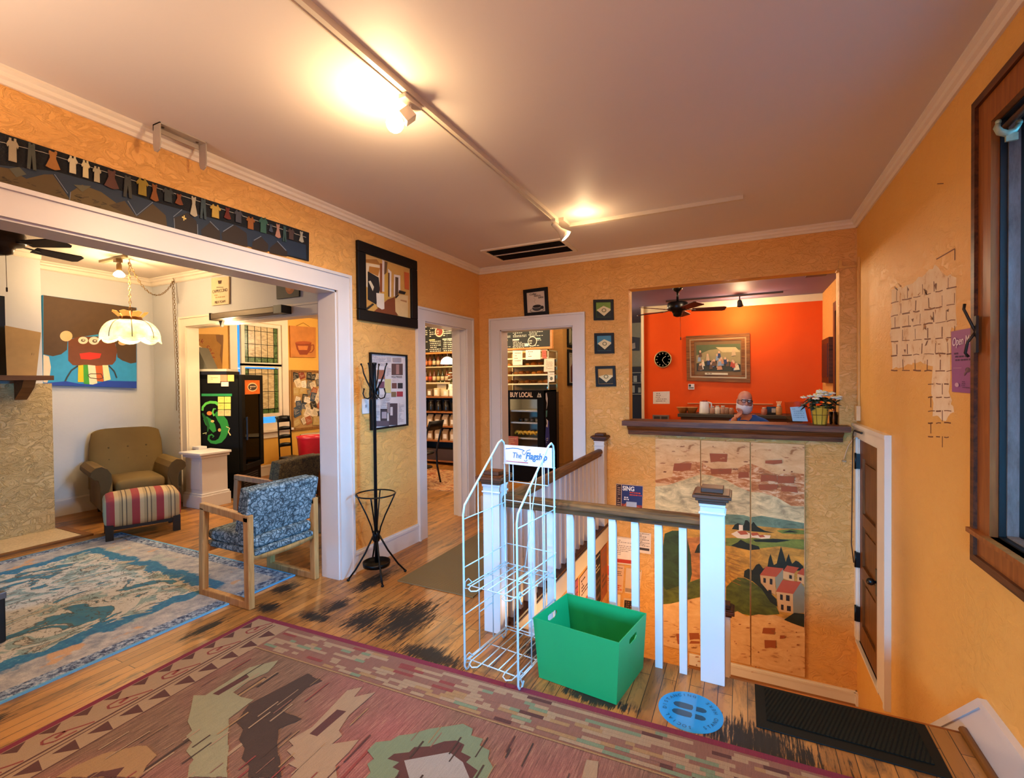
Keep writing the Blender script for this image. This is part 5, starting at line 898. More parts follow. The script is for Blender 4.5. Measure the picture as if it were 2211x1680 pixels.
# swag lamp
TOP = emis('lamp_shade_amber', '#c98a3c', .5); t = NT('lamp_shade_glass', .3); n = t.noise(8); c = t.ramp(n, [(.3, '#d9c878'), (.6, '#f4ecc4')]); t.col(c); t.L(c, t.b.inputs['Emission Color']); t.b.inputs['Emission Strength'].default_value = .7; LSG = t.m; BRASS = mat('#8a6a34', .35, .8)
lc = P(282, 715, 1, -1.9); lc = Vector((lc.x, -1.9, 0)); zt, zb = P(282, 692, 1, -1.9).z, P(282, 737, 1, -1.9).z
lamp = thing('swag_lamp', 'tulip shaped cream glass lamp hanging on a swag chain above the striped ottoman', 'lamp', (lc.x, lc.y, zt)); R_ = .262; np_ = 8
m = MB(); rows = []
for k in range(9):
    a_ = k/8*radians(88); rr_ = .11+(R_-.11)*sin(a_); z = zt-.0-(zt-zb)*.9*(1-cos(a_)); rows.append([(lc.x+rr_*(1+.03*abs(cos(np_*q/2)))*cos(q), lc.y+rr_*(1+.03*abs(cos(np_*q/2)))*sin(q), z-(.02*abs(cos(np_*q/2+pi/2)) if k == 8 else 0)) for q in [2*pi*i/64 for i in range(64)]])
m.grid(rows, closed_u=True); sh = m.build('lamp_shade', LSG, lamp, solid=.004)
m = MB()
for i in range(np_):
    q = 2*pi*(i+.5)/np_; m.tube([(lc.x+(.11+(R_-.11)*sin(k/8*radians(88)))*1.005*cos(q), lc.y+(.11+(R_-.11)*sin(k/8*radians(88)))*1.005*sin(q), zt+.002-(zt-zb)*.9*(1-cos(k/8*radians(88)))) for k in range(9)], .004, 5)
m.build('shade_rib', BRASS, sh); m = MB()
for i in range(np_):
    q0 = 2*pi*(i+.5)/np_; L = [(q0-pi/np_*.96+2*pi/np_*.96*j/6, (1-((j-3)/3)**2)) for j in range(7)]
    m.add([(lc.x+R_*1.0*cos(q), lc.y+R_*1.0*sin(q), zb+.025) for q, e in L]+[(lc.x+(R_+.012*e)*cos(q), lc.y+(R_+.012*e)*sin(q), zb+.02-.038*e) for q, e in L], [(j, j+1, 8+j, 7+j) for j in range(6)], 0, True)
m.build('scalloped_petal', LSG, sh, solid=.004)
m = MB()
for i in range(np_):
    q0 = 2*pi*i/np_; m.add([(lc.x+.10*cos(q0-.33), lc.y+.10*sin(q0-.33), zt+.035), (lc.x+.10*cos(q0+.33), lc.y+.10*sin(q0+.33), zt+.035), (lc.x+.15*cos(q0+.30), lc.y+.15*sin(q0+.30), zt+.085), (lc.x+.165*cos(q0), lc.y+.165*sin(q0), zt+.095), (lc.x+.15*cos(q0-.30), lc.y+.15*sin(q0-.30), zt+.085)], [(0, 1, 2, 3, 4)])
m.build('crown_petal', TOP, lamp, solid=.004); MB().lathe([(.115, -.005), (.118, .0), (.105, .02), (.10, .04), (.02, .045), (.015, .10), (.0, .11)], (lc.x, lc.y, zt), 24).build('collar', mat('#7a4a20', .4, .4), lamp); MB().ball((lc.x, lc.y, zt-.12), .035).build('bulb', BULB, lamp)
def chain(mb, pts, ln=.042, w=.010, r=.0028):
    L = [0]; pts = [Vector(p) for p in pts]
    for a_, b_ in zip(pts, pts[1:]): L.append(L[-1]+(b_-a_).length)
    n = int(L[-1]/ln*1.25)
    for k in range(n):
        s_ = (k+.5)/n*L[-1]; i = max(j for j in range(len(L)-1) if L[j] <= s_); d = (pts[i+1]-pts[i]).normalized(); c_ = pts[i]+d*(s_-L[i]); s1 = d.cross(Vector((.3, .9, .2))).normalized(); s2 = d.cross(s1); v = s1 if k % 2 else s2
        mb.tube([c_+d*(cos(q)*ln*.5)+v*(sin(q)*w) for q in [2*pi*j/8 for j in range(8)]], r, 4, closed=True)
hk = Vector((lc.x, lc.y, 2.835)); h2_ = P(374, 606, 1, -1.24); h2_ = Vector((h2_.x, -1.24, 2.80)); m = MB(); chain(m, [(lc.x, lc.y, zt+.11), hk-Vector((0, 0, .02))]); m.build('chain', BRASS, lamp)
m = MB(); sw_ = []
for k in range(13): f_ = k/12; q = hk.lerp(h2_, f_); sw_.append(q-Vector((0, 0, .03+.34*4*f_*(1-f_)*.75)))
chain(m, sw_); chain(m, [h2_-Vector((0, 0, .03)), (h2_.x+.02, -1.215, 1.6), (h2_.x+.05, -1.212, .72)]); m.tube([h2_-Vector((.03, 0, .02)), (h2_.x-.03, -1.214, 1.5), (h2_.x-.03, -1.214, 1.15)], .003, 5); m.build('chain', BRASS, lamp)
m = MB(); 
for q in (hk, h2_): m.tube([q+Vector((0, 0, .015)), q, q+Vector((.012, 0, -.012)), q+Vector((.012, 0, -.03)), q+Vector((0, 0, -.04)), q+Vector((-.012, 0, -.03))], .004, 6)
m.build('hook', BRASS, lamp)
# spot in the sitting room and its short rail
sp_ = P(255, 580, 1, -2.0); t = thing('spot_light', 'reflector bulb on a short ceiling rail in the sitting room', 'light', (sp_.x, -2.0, 2.85)); sx_ = sp_.x
MB().box(sx_-.35, sx_+.15, -2.02, -1.98, 2.825, 2.85).build('rail', mat('#8a7a58', .4), t); MB().box(sx_-.03, sx_+.03, -2.03, -1.97, 2.79, 2.825).tube([(sx_, -2, 2.80), (sx_+.04, -2, 2.795), (sx_+.05, -2, 2.775), (sx_+.03, -2.0, 2.765)], .006, 8).lathe([(.02, .0), (.024, -.02), (.024, -.07), (.02, -.08)], (sx_+.02, -2, 2.775), 12).build('spot_head', mat('#7a5a30', .4), t)
MB().lathe([(.02, 0), (.045, -.025), (.052, -.045), (.04, -.06), (.0, -.066)], (sx_+.02, -2, 2.695), 18).build('bulb', BULB, t); SPOT2 = Vector((sx_+.02, -2, 2.56))
# ceiling fan in the sitting room
fb = '#2a1c12'; FBL = wood('fan_blade', '#1c120b', '#3a2818', 'x', .4); hub = P(8, 520, 2, 2.60); hub = Vector((hub.x, hub.y, 2.60)); tip = P(158, 566, 2, 2.54); a0 = math.atan2(tip.y-hub.y, tip.x-hub.x); bl = max(.5, min(.68, (tip-hub).length))
def fan(lb, c, ztop, r_in, r_out, a0, metal, blade, nb=5):
    t = thing('ceiling_fan', lb, 'ceiling fan', (c.x, c.y, ztop)); MB().lathe([(.0, ztop-c.z), (.065, ztop-c.z), (.06, ztop-c.z-.04), (.03, ztop-c.z-.07), (.014, ztop-c.z-.075), (.014, .085), (.04, .08)], c, 20).build('canopy', metal, t)
    MB().lathe([(.03, .085), (.115, .07), (.125, .05), (.125, -.01), (.11, -.03), (.07, -.04), (.055, -.07), (.05, -.095), (.02, -.11), (.0, -.112)], c, 24).build('motor', metal, t)
    for k in range(nb):
        a_ = a0+2*pi*k/nb; d = Vector((cos(a_), sin(a_), 0)); p = Vector((-sin(a_), cos(a_), 0)); up = Vector((0, 0, 1)); tl = p*.97-up*.22
        MB().bar(c+d*.10-up*.02, c+d*(r_in+.04)-up*.03, .03, .006).build('blade_arm', metal, t)
        o_ = c-up*.03; MB().prism([o_+d*r_in+tl*.05, o_+d*(r_out-.03)+tl*.068, o_+d*r_out+tl*.045, o_+d*r_out-tl*.045, o_+d*(r_out-.03)-tl*.068, o_+d*r_in-tl*.05], Vector((0, 0, .007))).build('blade', blade, t)
    MB().tube([c+Vector((.03, 0, -.09)), c+Vector((.035, 0, -.36))], .0018, 5).lathe([(.0, -.40), (.006, -.395), (.006, -.365), (.0, -.36)], c+Vector((.035, 0, 0)), 8).build('pull_chain', metal, t); return t
fan('dark ceiling fan in the sitting room, partly hidden by the opening header', hub, 2.85, .18, bl, a0, mat('#3a2a1c', .35, .5), FBL)
# mantel objects
t = thing('framed_mirror', 'black framed mirror standing on the mantel at the left edge', 'mirror', (-3.6, -3.1, 1.58)); m = MB(); framebars(m, -3.75, -2.76, 1.575, 2.34, .05, lambda a, b, d: (-3.69+.03*d, a, b)); m.build('frame', BLACK, t); MB().box(-3.688, -3.67, -3.72, -2.79, 1.60, 2.31).build('mirror_glass', mat('#15161a', .08, .6), t)
t = thing('cardboard_sheet', 'plain tan board leaning on the mantel beside the black frame', 'board', (-3.55, -2.65, 1.58)); q = [P(u, v, 0, -3.55) for u, v in ((10, 703), (88, 718), (78, 806))]+[P(u, v, 0, -3.45) for u, v in ((14, 806),)]; b1, b2 = P(78, 803, 0, -3.47), P(14, 803, 0, -3.47); b1.z = b2.z = 1.577
sh_ = MB().prism([q[0], q[1], b1, b2], (.006, 0, 0)).build('board', mat('#a98652', .75), t); a = Art(lambda x, y: (q[0].lerp(q[1], x)).lerp(b2.lerp(b1, x), y)+Vector((.0065, 0, 0)), (1, 0, .1)); a.scrib('#7a5c34', .35, .5, .85, .56, 1, .8, 4, .8); a.build('faint_mark', sh_)
# things over the inner opening
def plaque(name, lb, cat, pts, y, c, th=.02, group=None):
    q = [P(u, v, 1, y-th) for u, v in pts]; t = thing(name, lb, cat, sum(q, Vector())/4+Vector((0, th, 0)), group); p = MB().prism(q, (0, th-.001, 0)).build('board', c if not isinstance(c, str) else mat(c, .6), t); g = lambda a, b: q[0].lerp(q[1], a).lerp(q[3].lerp(q[2], a), b)+Vector((0, -.0004, 0)); return t, p, g
t, p, g = plaque('wall_sign', 'cream cappuccino sign over the inner opening', 'sign', [(456, 600), (494, 597), (494, 656), (457, 660)], -1.19, '#dfc69a'); A = Art(g, (0, -1, 0)); BN = mat('#4a3020', .6); A.poly('#4a3020', [(.38, .12), (.62, .12), (.58, .24), (.42, .24)]).line('#4a3020', [(.3, .36), (.7, .38)], .02).scrib('#b89a6a', .16, .62, .84, .78, 2, .6, 3); A.build('print', p)
text(p, 'CAPPUCCINO', .052, g(.5, .5)+Vector((0, -.001, 0)), (1, 0, 0), (0, 0, 1), BN, sx=.85); text(p, 'MILK FOAM', .045, g(.5, .9)+Vector((0, -.001, 0)), (1, 0, 0), (0, 0, 1), BN, sx=.85)
t, p, g = plaque('wall_sign', 'dark picture with an orange cup over the inner opening', 'picture', [(596, 600), (646, 592), (645, 640), (597, 646)], -1.19, '#3a3a38'); A = Art(g, (0, -1, 0)); A.ell('#c87c4a', .62, .45, .22, .4).ell('#d8945c', .58, .4, .12, .3).ell('#3a3a38', .9, .45, .06, .16); A.build('cup', p)
t = thing('screen_case', 'long narrow metal screen case with black end caps, over the inner opening', 'projector screen', (-2.4, -1.25, 2.32)); s0, s1 = P(463, 681, 1, -1.28), P(617, 672, 1, -1.28); zc = (s0.z+s1.z)/2; MB().box(s0.x, s1.x-.12, -1.33, -1.21, zc-.036, zc+.036).build('case', mat('#5c5040', .45, .6), t, bevel=.01); MB().box(s1.x-.12, s1.x, -1.335, -1.205, zc-.042, zc+.042).box(s0.x-.012, s0.x, -1.335, -1.205, zc-.042, zc+.042).build('end_cap', BLACK, t); MB().prism([(s0.x+.06, -1.27, zc-.045), (s0.x+.13, -1.27, zc-.045), (s0.x+.095, -1.27, zc-.12)], (0, .03, 0)).build('bracket', BLACK, t)
# black case at the left edge
t = thing('equipment_case', 'black case with a metal corner at the left edge, on the blue rug', 'case', (-1.33, -3.68, 0)); MB().prism([(-1.62, -3.90, .012), (-1.05, -3.90, .012), (-1.07, -3.585, .012), (-1.64, -3.585, .012)], (0, 0, .285)).build('case_body', mat('#0a0c12', .45), t, bevel=.008); MB().box(-1.10, -1.063, -3.62, -3.582, .262, .30).build('corner', mat('#777a80', .3, .8), t, bevel=.004); MB().tube([(-1.35, -3.66, .295), (-1.32, -3.66, .33), (-1.22, -3.66, .33), (-1.19, -3.66, .295)], .01, 8).build('handle', BLACK, t)
# ================================================================ KITCHEN END
c0 = Vector((-3.12, -.80, 0)); d1 = Vector((-.5, .866, 0)); d2 = Vector((-.866, -.5, 0)); FM = Matrix(((-d1.x, -d2.x, 0, 0), (-d1.y, -d2.y, 0, 0), (0, 0, 1, 0), (0, 0, 0, 1)))
FW, FD, FH = .60, .52, 1.60; F0 = c0+d1*FW+d2*FD
def fbox(mb, a0, a1, b0, b1, z0, z1, mi=0):   # a along the door from the near corner, b into the depth
    vs = [c0+d1*a+d2*b+Vector((0, 0, z)) for z in (z0, z1) for b in (b0, b1) for a in (a0, a1)]; return mb.add(vs, [(0, 2, 3, 1), (4, 5, 7, 6), (0, 1, 5, 4), (2, 6, 7, 3), (0, 4, 6, 2), (1, 3, 7, 5)], mi)
FBK = mat('#080808', .6, spec=.15); t = thing('drink_cooler', 'tall black glass door drinks cooler with a green gecko on its side', 'cooler', c0)
m = MB(); fbox(m, 0, .03, 0, FD, .06, FH); fbox(m, FW-.03, FW, 0, FD, .06, FH); fbox(m, 0, FW, FD-.03, FD, .06, FH); fbox(m, 0, FW, 0, FD, FH-.06, FH); fbox(m, 0, FW, 0, FD, .06, .34); fbox(m, .03, FW-.03, .03, FD, .0, .06); m.build('cabinet', FBK, t, bevel=.006)
m = MB(); 
for k in range(6): fbox(m, .10, FW-.10, -.006, .0, .12+.03*k, .135+.03*k)
m.build('grille', mat('#2a2a2c', .5), t)
m = MB(); fbox(m, 0, .085, -.045, -.004, .35, FH); fbox(m, FW-.085, FW, -.045, -.004, .35, FH); fbox(m, .085, FW-.085, -.045, -.004, FH-.07, FH); fbox(m, .085, FW-.085, -.045, -.004, .35, .42); dd = m.build('door', FBK, t, bevel=.006)
m = MB(); fbox(m, .085, FW-.085, -.03, -.026, .42, FH-.26); m.build('door_glass', glass('cooler_glass', '#d8d4c8'), dd); m = MB(); fbox(m, .05, .07, -.085, -.07, .75, 1.05); fbox(m, .055, .065, -.08, -.045, .76, .79); fbox(m, .055, .065, -.08, -.045, 1.01, 1.04); m.build('handle', BLACK, dd)
m = MB(); fbox(m, .085, FW-.085, -.04, -.03, FH-.26, FH-.07); hp = m.build('header_panel', mat('#d86a22', .4, var=.25), dd); A = Art(lambda a, b: c0+d1*a-d2*.041+Vector((0, 0, b)), -d2); A.ell('#f0c890', .30, FH-.165, .14, .06).ell('#3c2418', .30, FH-.165, .12, .045).scrib('#e8c8a0', .21, FH-.19, .39, FH-.14, 2, .6, 2); A.build('emblem', hp)
lt = MB(); fbox(lt, .04, FW-.04, FD-.036, FD-.031, .36, FH-.1); lt.build('back_liner', mat('#b8a878', .5), t)
drk = random.Random(8); DC = ['#8a2c1c', '#b89a3a', '#3a4a2a', '#c8b898', '#5a2a1a', '#7a8a5a', '#2a2a2e', '#a86a2a']
for k, z in enumerate((.42, .62, .82, 1.02, 1.20)):
    m = MB(); fbox(m, .035, FW-.035, .04, FD-.04, z, z+.012); m.build('shelf', mat('#b8b0a0', .4, .3), t)
    for j in range(6):
        q = c0+d1*(.11+.075*j)+d2*.10+Vector((0, 0, z+.012)); cn = MB(); h_ = .11 if k % 2 else .14
        cn.lathe([(.026, 0), (.027, h_*.65), (.012, h_*.85), (.012, h_), (.0, h_)] if k % 2 == 0 else [(.027, 0), (.029, .01), (.029, h_-.01), (.026, h_), (.0, h_)], q, 10)
        tag(cn.build('drink_bottle' if k % 2 == 0 else 'drink_can', mat(drk.choice(DC), .3), origin=q), ('small drink bottle' if k % 2 == 0 else 'drink can')+' inside the black drinks cooler, on the %s shelf' % ('bottom', 'second lowest', 'middle', 'second highest', 'top')[k], 'bottle' if k % 2 == 0 else 'can', 'drinks on the %s cooler shelf' % ('bottom', 'second lowest', 'middle', 'second highest', 'top')[k])
gf = lambda x, y: PN(420+x/5.25, 780+y/5.25, c0, d1)-d1*.0012; A = Art(gf, -d1); GK, GL, GD = '#1f8a34', '#5cc24a', '#0e5a24'
def stroke(c, pts, ws):
    pts = [Vector((x, y)) for x, y in pts]; L, R = [], []
    for i, p in enumerate(pts):
        d = (pts[min(i+1, len(pts)-1)]-pts[max(i-1, 0)]).normalized(); n_ = Vector((-d.y, d.x)); L.append(p+n_*ws[i]/2); R.append(p-n_*ws[i]/2)
    for i in range(len(pts)-1): A.poly(c, [tuple(L[i]), tuple(L[i+1]), tuple(R[i+1]), tuple(R[i])], False)
    A.h += .0003
A.rect('#1c8a4c', 80, 368, 425, 396); stroke(GL, [(90, 560), (95, 520), (130, 480), (180, 464), (240, 468), (285, 500), (310, 560)], [24, 26, 28, 30, 32, 40, 60]); stroke(GK, [(240, 585), (270, 610), (300, 650), (330, 690), (345, 740), (345, 790), (325, 850), (290, 900), (240, 920), (190, 915), (160, 885), (165, 845), (195, 830), (220, 850), (205, 865)], [40, 70, 90, 95, 90, 85, 72, 56, 40, 32, 26, 22, 18, 14, 10]); stroke(GK, [(120, 640), (160, 690), (200, 740), (230, 800)], [50, 90, 80, 40]); stroke(GD, [(90, 590), (130, 660), (160, 740), (150, 800)], [20, 40, 30, 10]); stroke(GL, [(225, 620), (205, 580), (220, 540), (245, 540)], [20, 22, 18, 10])
A.ell('#d8843a', 170, 590, 30, 24).ell('#e8c878', 205, 680, 20, 14).ell('#c8a05a', 285, 780, 18, 20); stroke('#e8d890', [(360, 740), (400, 760), (385, 800), (410, 840)], [8, 10, 10, 14]); stroke('#d8e0a0', [(95, 820), (140, 810), (130, 830)], [6, 8, 6]); A.build('gecko_decal', t)
for j, (x0, y0, x1, y1, c, lb) in enumerate(((150, 155, 295, 248, '#e0c8a0', 'cream paper note at the top of the cooler side'), (297, 155, 372, 228, '#e08a68', 'salmon sticky note at the top of the cooler side'), (378, 155, 450, 228, '#e0c060', 'mustard sticky note at the top of the cooler side'), (305, 235, 388, 285, '#e8dcc8', 'small white scalloped note under the salmon one on the cooler'))+tuple((268+75*(i % 2), 402+75*(i//2), 338+75*(i % 2), 470+75*(i//2), '#dcd868' if i < 4 else '#e0c88a', ('yellow' if i < 4 else 'beige')+' sticky note on the cooler side, %s of the %s row beside the gecko' % (('left', 'right')[i % 2], ('top', 'middle', 'bottom')[i//2])) for i in range(6))):
    q = [gf(*k)-d1*.004 for k in ((x0, y0), (x1, y0), (x1, y1), (x0, y1))]; n_ = thing('sticky_note', lb, 'note', sum(q, Vector())/4, 'notes on the cooler'); s = MB().prism(q, -d1*.0008).build('sheet', mat(c, .7), n_); B_ = Art(lambda a, b: q[0].lerp(q[1], a).lerp(q[3].lerp(q[2], a), b)-d1*.001, -d1); B_.scrib('#8a7a48', .2, .3, .8, .7, 2, .3, j); B_.build('handwriting', s)
t = thing('laptop_box', 'flat black tray with a pale lid on top of the drinks cooler', 'tray', c0+d1*.2+d2*.3+Vector((0, 0, FH))); m = MB(); fbox(m, .0, .34, .14, .50, FH, FH+.045); m.build('tray', BLACK, t, bevel=.004); m = MB(); fbox(m, .02, .32, .15, .48, FH+.045, FH+.075); m.build('lid', mat('#b8b4a4', .4), t); m = MB(); m.prism([c0+d1*.05+d2*.40+Vector((0, 0, FH+.075)), c0+d1*.05+d2*.52+Vector((0, 0, FH+.075)), c0+d1*.05+d2*.52+Vector((0, 0, FH+.36))], d1*.25); m.build('tilted_panel', mat('#5a584c', .5), t)
# wall things in the kitchen (wall plane x = -4.22)
kx = -4.218
def kplate(name, lb, cat, pts, c, th=.012):
    q = [P(u, v, 0, kx+th) for u, v in pts]; t = thing(name, lb, cat, sum(q, Vector())/len(q)); p = MB().prism(q, (-th-.0015, 0, 0)).build('panel', c if not isinstance(c, str) else mat(c, .7), t); return t, p
t, p = kplate('burlap_sack', 'tan burlap coffee sack hung flat on the yellow wall above the cooler', 'wall hanging', [(418, 721), (474, 722), (481, 727), (480, 800), (418, 800)], mat('#a87c40', .95, bump=.5, bscale=140)); a = Art(lambda x, y: P(380+x/2.27, 560+y/2.27, 0, kx+.013), (1, 0, 0)); a.poly('#d8c8a4', [(85, 430), (110, 420), (140, 440), (165, 500), (180, 540), (85, 540)]).poly('#4a5238', [(85, 450), (120, 455), (150, 520), (160, 545), (85, 545)]).poly('#7a5226', [(195, 370), (232, 370), (232, 400), (226, 520), (215, 470), (222, 420), (200, 400)]); a.build('printed_seal', p)
for i, ch in enumerate('nk coffee'):
    if ch == ' ': continue
    an = radians(75-12*i); cc = P(380+88/2.27, 560+480/2.27, 0, kx+.014); r_ = .26; text(p, ch, .085, cc+Vector((0, cos(an)*r_, sin(an)*r_)), (0, sin(an), -cos(an)), (0, cos(an), sin(an)), mat('#8a2c1c', .7))
t, p = kplate('cup_picture', 'orange picture of a coffee cup hung beside the leaded window', 'picture', [(626, 703), (682, 707), (682, 772), (628, 771)], mat('#c07a34', .6, var=.3, scale=8), .03); a = Art(lambda x, y: P(360+x/4.42, 620+y/4.42, 0, kx+.031), (1, 0, 0)); a.poly('#8a3c18', [(1225, 530), (1300, 515), (1380, 525), (1375, 600), (1340, 645), (1270, 645), (1240, 590)]).ell('#a85024', 1302, 530, 76, 14).line('#8a3c18', [(1378, 555), (1402, 550), (1405, 590), (1385, 620), (1360, 625)], 9).poly('#c8783a', [(1250, 560), (1350, 560), (1340, 600), (1260, 600)]); a.build('cup', p); MB().tube([P(640, 704, 0, kx+.02), P(655, 697, 0, kx+.02), P(668, 705, 0, kx+.02)], .003, 5).build('wire', BRASS, t)
t, p = kplate('cork_board', 'cork notice board crowded with pinned cards on the yellow wall', 'notice board', [(626, 799), (694, 800), (694, 923), (626, 925)], mat('#b08850', .9, var=.25, scale=90), .02); q = [P(u, v, 0, kx) for u, v in ((626, 799), (694, 800), (694, 923), (626, 925))]; m = MB(); framebars(m, q[0].y, q[1].y+.06, q[2].z, q[0].z, .035, lambda a, b, d: (kx+.034*d, a, b)); m.build('frame', wood('cork_frame', '#7a5226', '#9a6c38', 'z', .5), t)
rnd = random.Random(14); cy0, cy1, cz0, cz1 = q[0].y+.06, q[1].y-.02, q[2].z+.10, q[0].z-.05; CC = ['#e4d6bc', '#dccaa8', '#ece0cc', '#d8c4a0', '#2a2824', '#3a4a5c', '#8a3c20', '#b89a5a', '#e8dcc4', '#6a6458', '#e0d0b4', '#a85a34']
for k in range(34):
    col_, row_ = k % 5, k//5; y, z = cy0+(cy1-cy0)*(col_+.5+rnd.uniform(-.3, .3))/5, cz1-(cz1-cz0)*(row_+.5+rnd.uniform(-.25, .25))/7; w_, h_ = rnd.uniform(.09, .15), rnd.uniform(.10, .17); r_ = rnd.uniform(-.5, .5); x = kx+.0205+.0004*k; c = CC[rnd.randrange(len(CC))]
    L = [Vector((x, y+a_*w_/2*cos(r_)-b_*h_/2*sin(r_), z+a_*w_/2*sin(r_)+b_*h_/2*cos(r_))) for a_, b_ in ((-1, 1), (1, 1), (1, -1), (-1, -1))]
    s = MB().prism(L, (.0008, 0, 0)).build('pinned_card', mat(c, .7), origin=(x, y, z)); tone = {'#2a2824': 'black', '#3a4a5c': 'slate blue', '#8a3c20': 'rust', '#b89a5a': 'ochre', '#6a6458': 'grey', '#a85a34': 'orange'}.get(c, 'cream')
    tag(s, '%s card pinned on the cork board, %s row from the top, %s of five' % (tone, ('first', 'second', 'third', 'fourth', 'fifth', 'sixth', 'seventh')[row_], ('first', 'second', 'third', 'fourth', 'last')[col_]), 'card', 'cards on the cork board')
    A = Art(lambda a, b: L[0].lerp(L[1], a).lerp(L[3].lerp(L[2], a), b)+Vector((.0009, 0, 0)), (1, 0, 0)); A.scrib('#5a4c3c' if tone == 'cream' else '#c8b898', .15, .15, .85, .8, 5, .35, k); A.build('print', s)
# ladder-back chair
t = thing('ladder_back_chair', 'black metal ladder back chair by the leaded window', 'chair', (-3.55, .22, 0)); lx = -3.60; yA, yB = P(600, 905, 0, lx), P(622, 912, 0, lx); zS = P(612, 985, 0, lx).z; y0_, y1_ = P(604, 985, 0, lx).y, P(626, 985, 0, lx).y; zT = yA.z; MT = mat('#0b0b0d', .35, .5)
m = MB(); bx0, by0 = lx, y0_; sy = y1_-y0_
def lp(f_, z): return Vector((lx-.16*max(0, z-zS)*.3, y0_+sy*f_, z))
for f_ in (0, 1.2): m.tube([lp(f_, zT+.02)+Vector((-.02, -.03, 0)), lp(f_, zT)+Vector((0, -.02, .02)), lp(f_, zT-.06), lp(f_, zS+.1), lp(f_, zS), (lx-.03, y0_+sy*f_-.01, 0)], .011, 7)
m.build('back_post', MT, t)
for k in range(4): z = zS+.14+k*(zT-zS-.17)/3.2; hh = .05 if k < 3 else .09; MB().grid([[lp(1.2*j/6, z)+Vector((-.03*(1-(j/3-1)**2), 0, 0)) for j in range(7)], [lp(1.2*j/6, z+hh+.012*(1-(j/3-1)**2))+Vector((-.03*(1-(j/3-1)**2), 0, 0)) for j in range(7)]]).build('slat', MT, t, solid=.01)
soft('seat', Matrix.Identity(4), lx, lx+.40, y0_-.02, y0_+sy*1.2+.02, zS-.04, zS, BLACK, t, .012, .005)
for f_ in (0.05, 1.15): MB().tube([(lx+.37, y0_+sy*f_, zS-.03), (lx+.40, y0_+sy*f_, 0)], .011, 7).build('front_leg', MT, t)
# little table with red tub
t = thing('bistro_table', 'small round table with a black edge under the cork board', 'table', (-3.55, .80, 0)); ty, tz = .86, .655; MB().lathe([(.0, tz-.02), (.30, tz-.02), (.31, tz-.01), (.305, tz), (.0, tz)], (-3.5, ty, 0), 28).build('tabletop', mat('#cfc0a4', .3), t); MB().lathe([(.305, tz-.024), (.318, tz-.022), (.318, tz-.002), (.308, tz-.001)], (-3.5, ty, 0), 28).build('rim', BLACK, t); MB().lathe([(.03, tz-.02), (.025, .04), (.16, .025), (.18, 0)], (-3.5, ty, 0), 16).build('pedestal_leg', BLACK, t)
rb = P(670, 975, 0, -3.0); t = thing('red_tub', 'bright red plastic tub in front of the small table', 'tub', (-3.0, rb.y+.02, 0)); zt_, zb_ = P(668, 942, 0, -3.0).z, 0; MB().lathe([(.0, .0), (.165, .0), (.215, zt_-.05), (.222, zt_-.03), (.23, zt_), (.222, zt_), (.205, zt_-.05), (.155, .01), (.0, .01)], (-3.0, rb.y+.05, 0), 24).build('tub', mat('#b8182c', .35), t)
# ================================================================ CAFE seen through the two doorways
SHW = wood('shelf_wood', '#7a4420', '#a86834', 'x', .4); DK = mat('#17120e', .7)
CY = 2.3; t = thing('shelf_unit', 'wooden cafe shelf unit of bottles, jars and bags seen through the left doorway', 'shelf', (-2.1, CY+.2, 0))
SHZ = (.08, .44, .70, .955, 1.225)
for z in SHZ: MB().box(-2.85, -1.45, CY, CY+.38, z-.025, z).build('shelf_board', SHW, t)
MB().box(-2.85, -1.45, CY+.36, CY+.39, 0, 1.225).build('back_panel', mat('#2a1c10', .7), t)
for x in (-2.85, -1.47): MB().box(x, x+.02, CY, CY+.38, 0, 1.2).build('side_panel', SHW, t)
MB().box(-2.83, -1.47, CY+.02, CY+.05, .08, .28).build('toe_panel', mat('#3a2416', .6), t)
MB().box(-2.9, -1.4, CY+.15, CY+.36, 2.0, 2.03).build('top_shelf', wood('orange_shelf', '#a8642c', '#cf8a48', 'x', .4), t); MB().box(-2.0, -1.97, CY+.2, CY+.36, 1.4, 2.0).build('upright', SHW, t); MB().box(-2.9, -2.0, CY+.2, CY+.36, 1.75, 1.77).box(-2.9, -2.0, CY+.2, CY+.36, 1.45, 1.48).build('bottle_shelf', mat('#c8b48c', .5), t)
def menuboard(lb, x0, x1, z0, z1, y, seed):
    t = thing('menu_board', lb, 'menu board', ((x0+x1)/2, y, (z0+z1)/2)); p = MB().box(x0, x1, y, y+.03, z0, z1).build('board', mat('#20221c', .7), t); A = Art(lambda a, b: Vector((a, y-.0005, b)), (0, -1, 0)); rnd = random.Random(seed); w = (x1-x0)
    for k in range(max(1, int(w/.30))):
        xa = x0+.02+k*.30; 
        for j in range(2): zz = z1-.03-j*(z1-z0)*.5; c = rnd.choice(['#d8d0b4', '#cfc88a', '#c88a6a', '#9ac0b0', '#e0d8c4']); A.rect(c, xa, zz-.025, xa+rnd.uniform(.12, .24), zz-.002, False); A.scrib('#cfcab4', xa, zz-.035, xa+.26, zz-(z1-z0)*.45, 6, .45, rnd.randint(0, 999))
    return t, p, A
t, p, A = menuboard('chalk menu board in cream and red lettering seen through the left doorway', -2.9, -1.4, 2.035, 2.60, CY+.30, 1); A.ell('#e0c8a0', -2.35, 2.42, .10, .10).ell('#8a3c2c', -2.35, 2.42, .075, .075).scrib('#e0d0b0', -2.41, 2.38, -2.29, 2.46, 2, .5, 5); A.build('chalk_writing', p)
t, p, A = menuboard('dark chalk menu board with a round emblem seen through the right doorway', -1.15, -.135, 2.05, 2.42, 2.58, 2); A.ell('#d8d0b8', -.46, 2.15, .085, .085).ell('#2a241c', -.46, 2.15, .072, .072).scrib('#d8d0b8', -.52, 2.11, -.40, 2.19, 2, .5, 5); A.rect('#a8c8cc', -.60, 2.07, -.53, 2.12); A.build('chalk_writing', p)
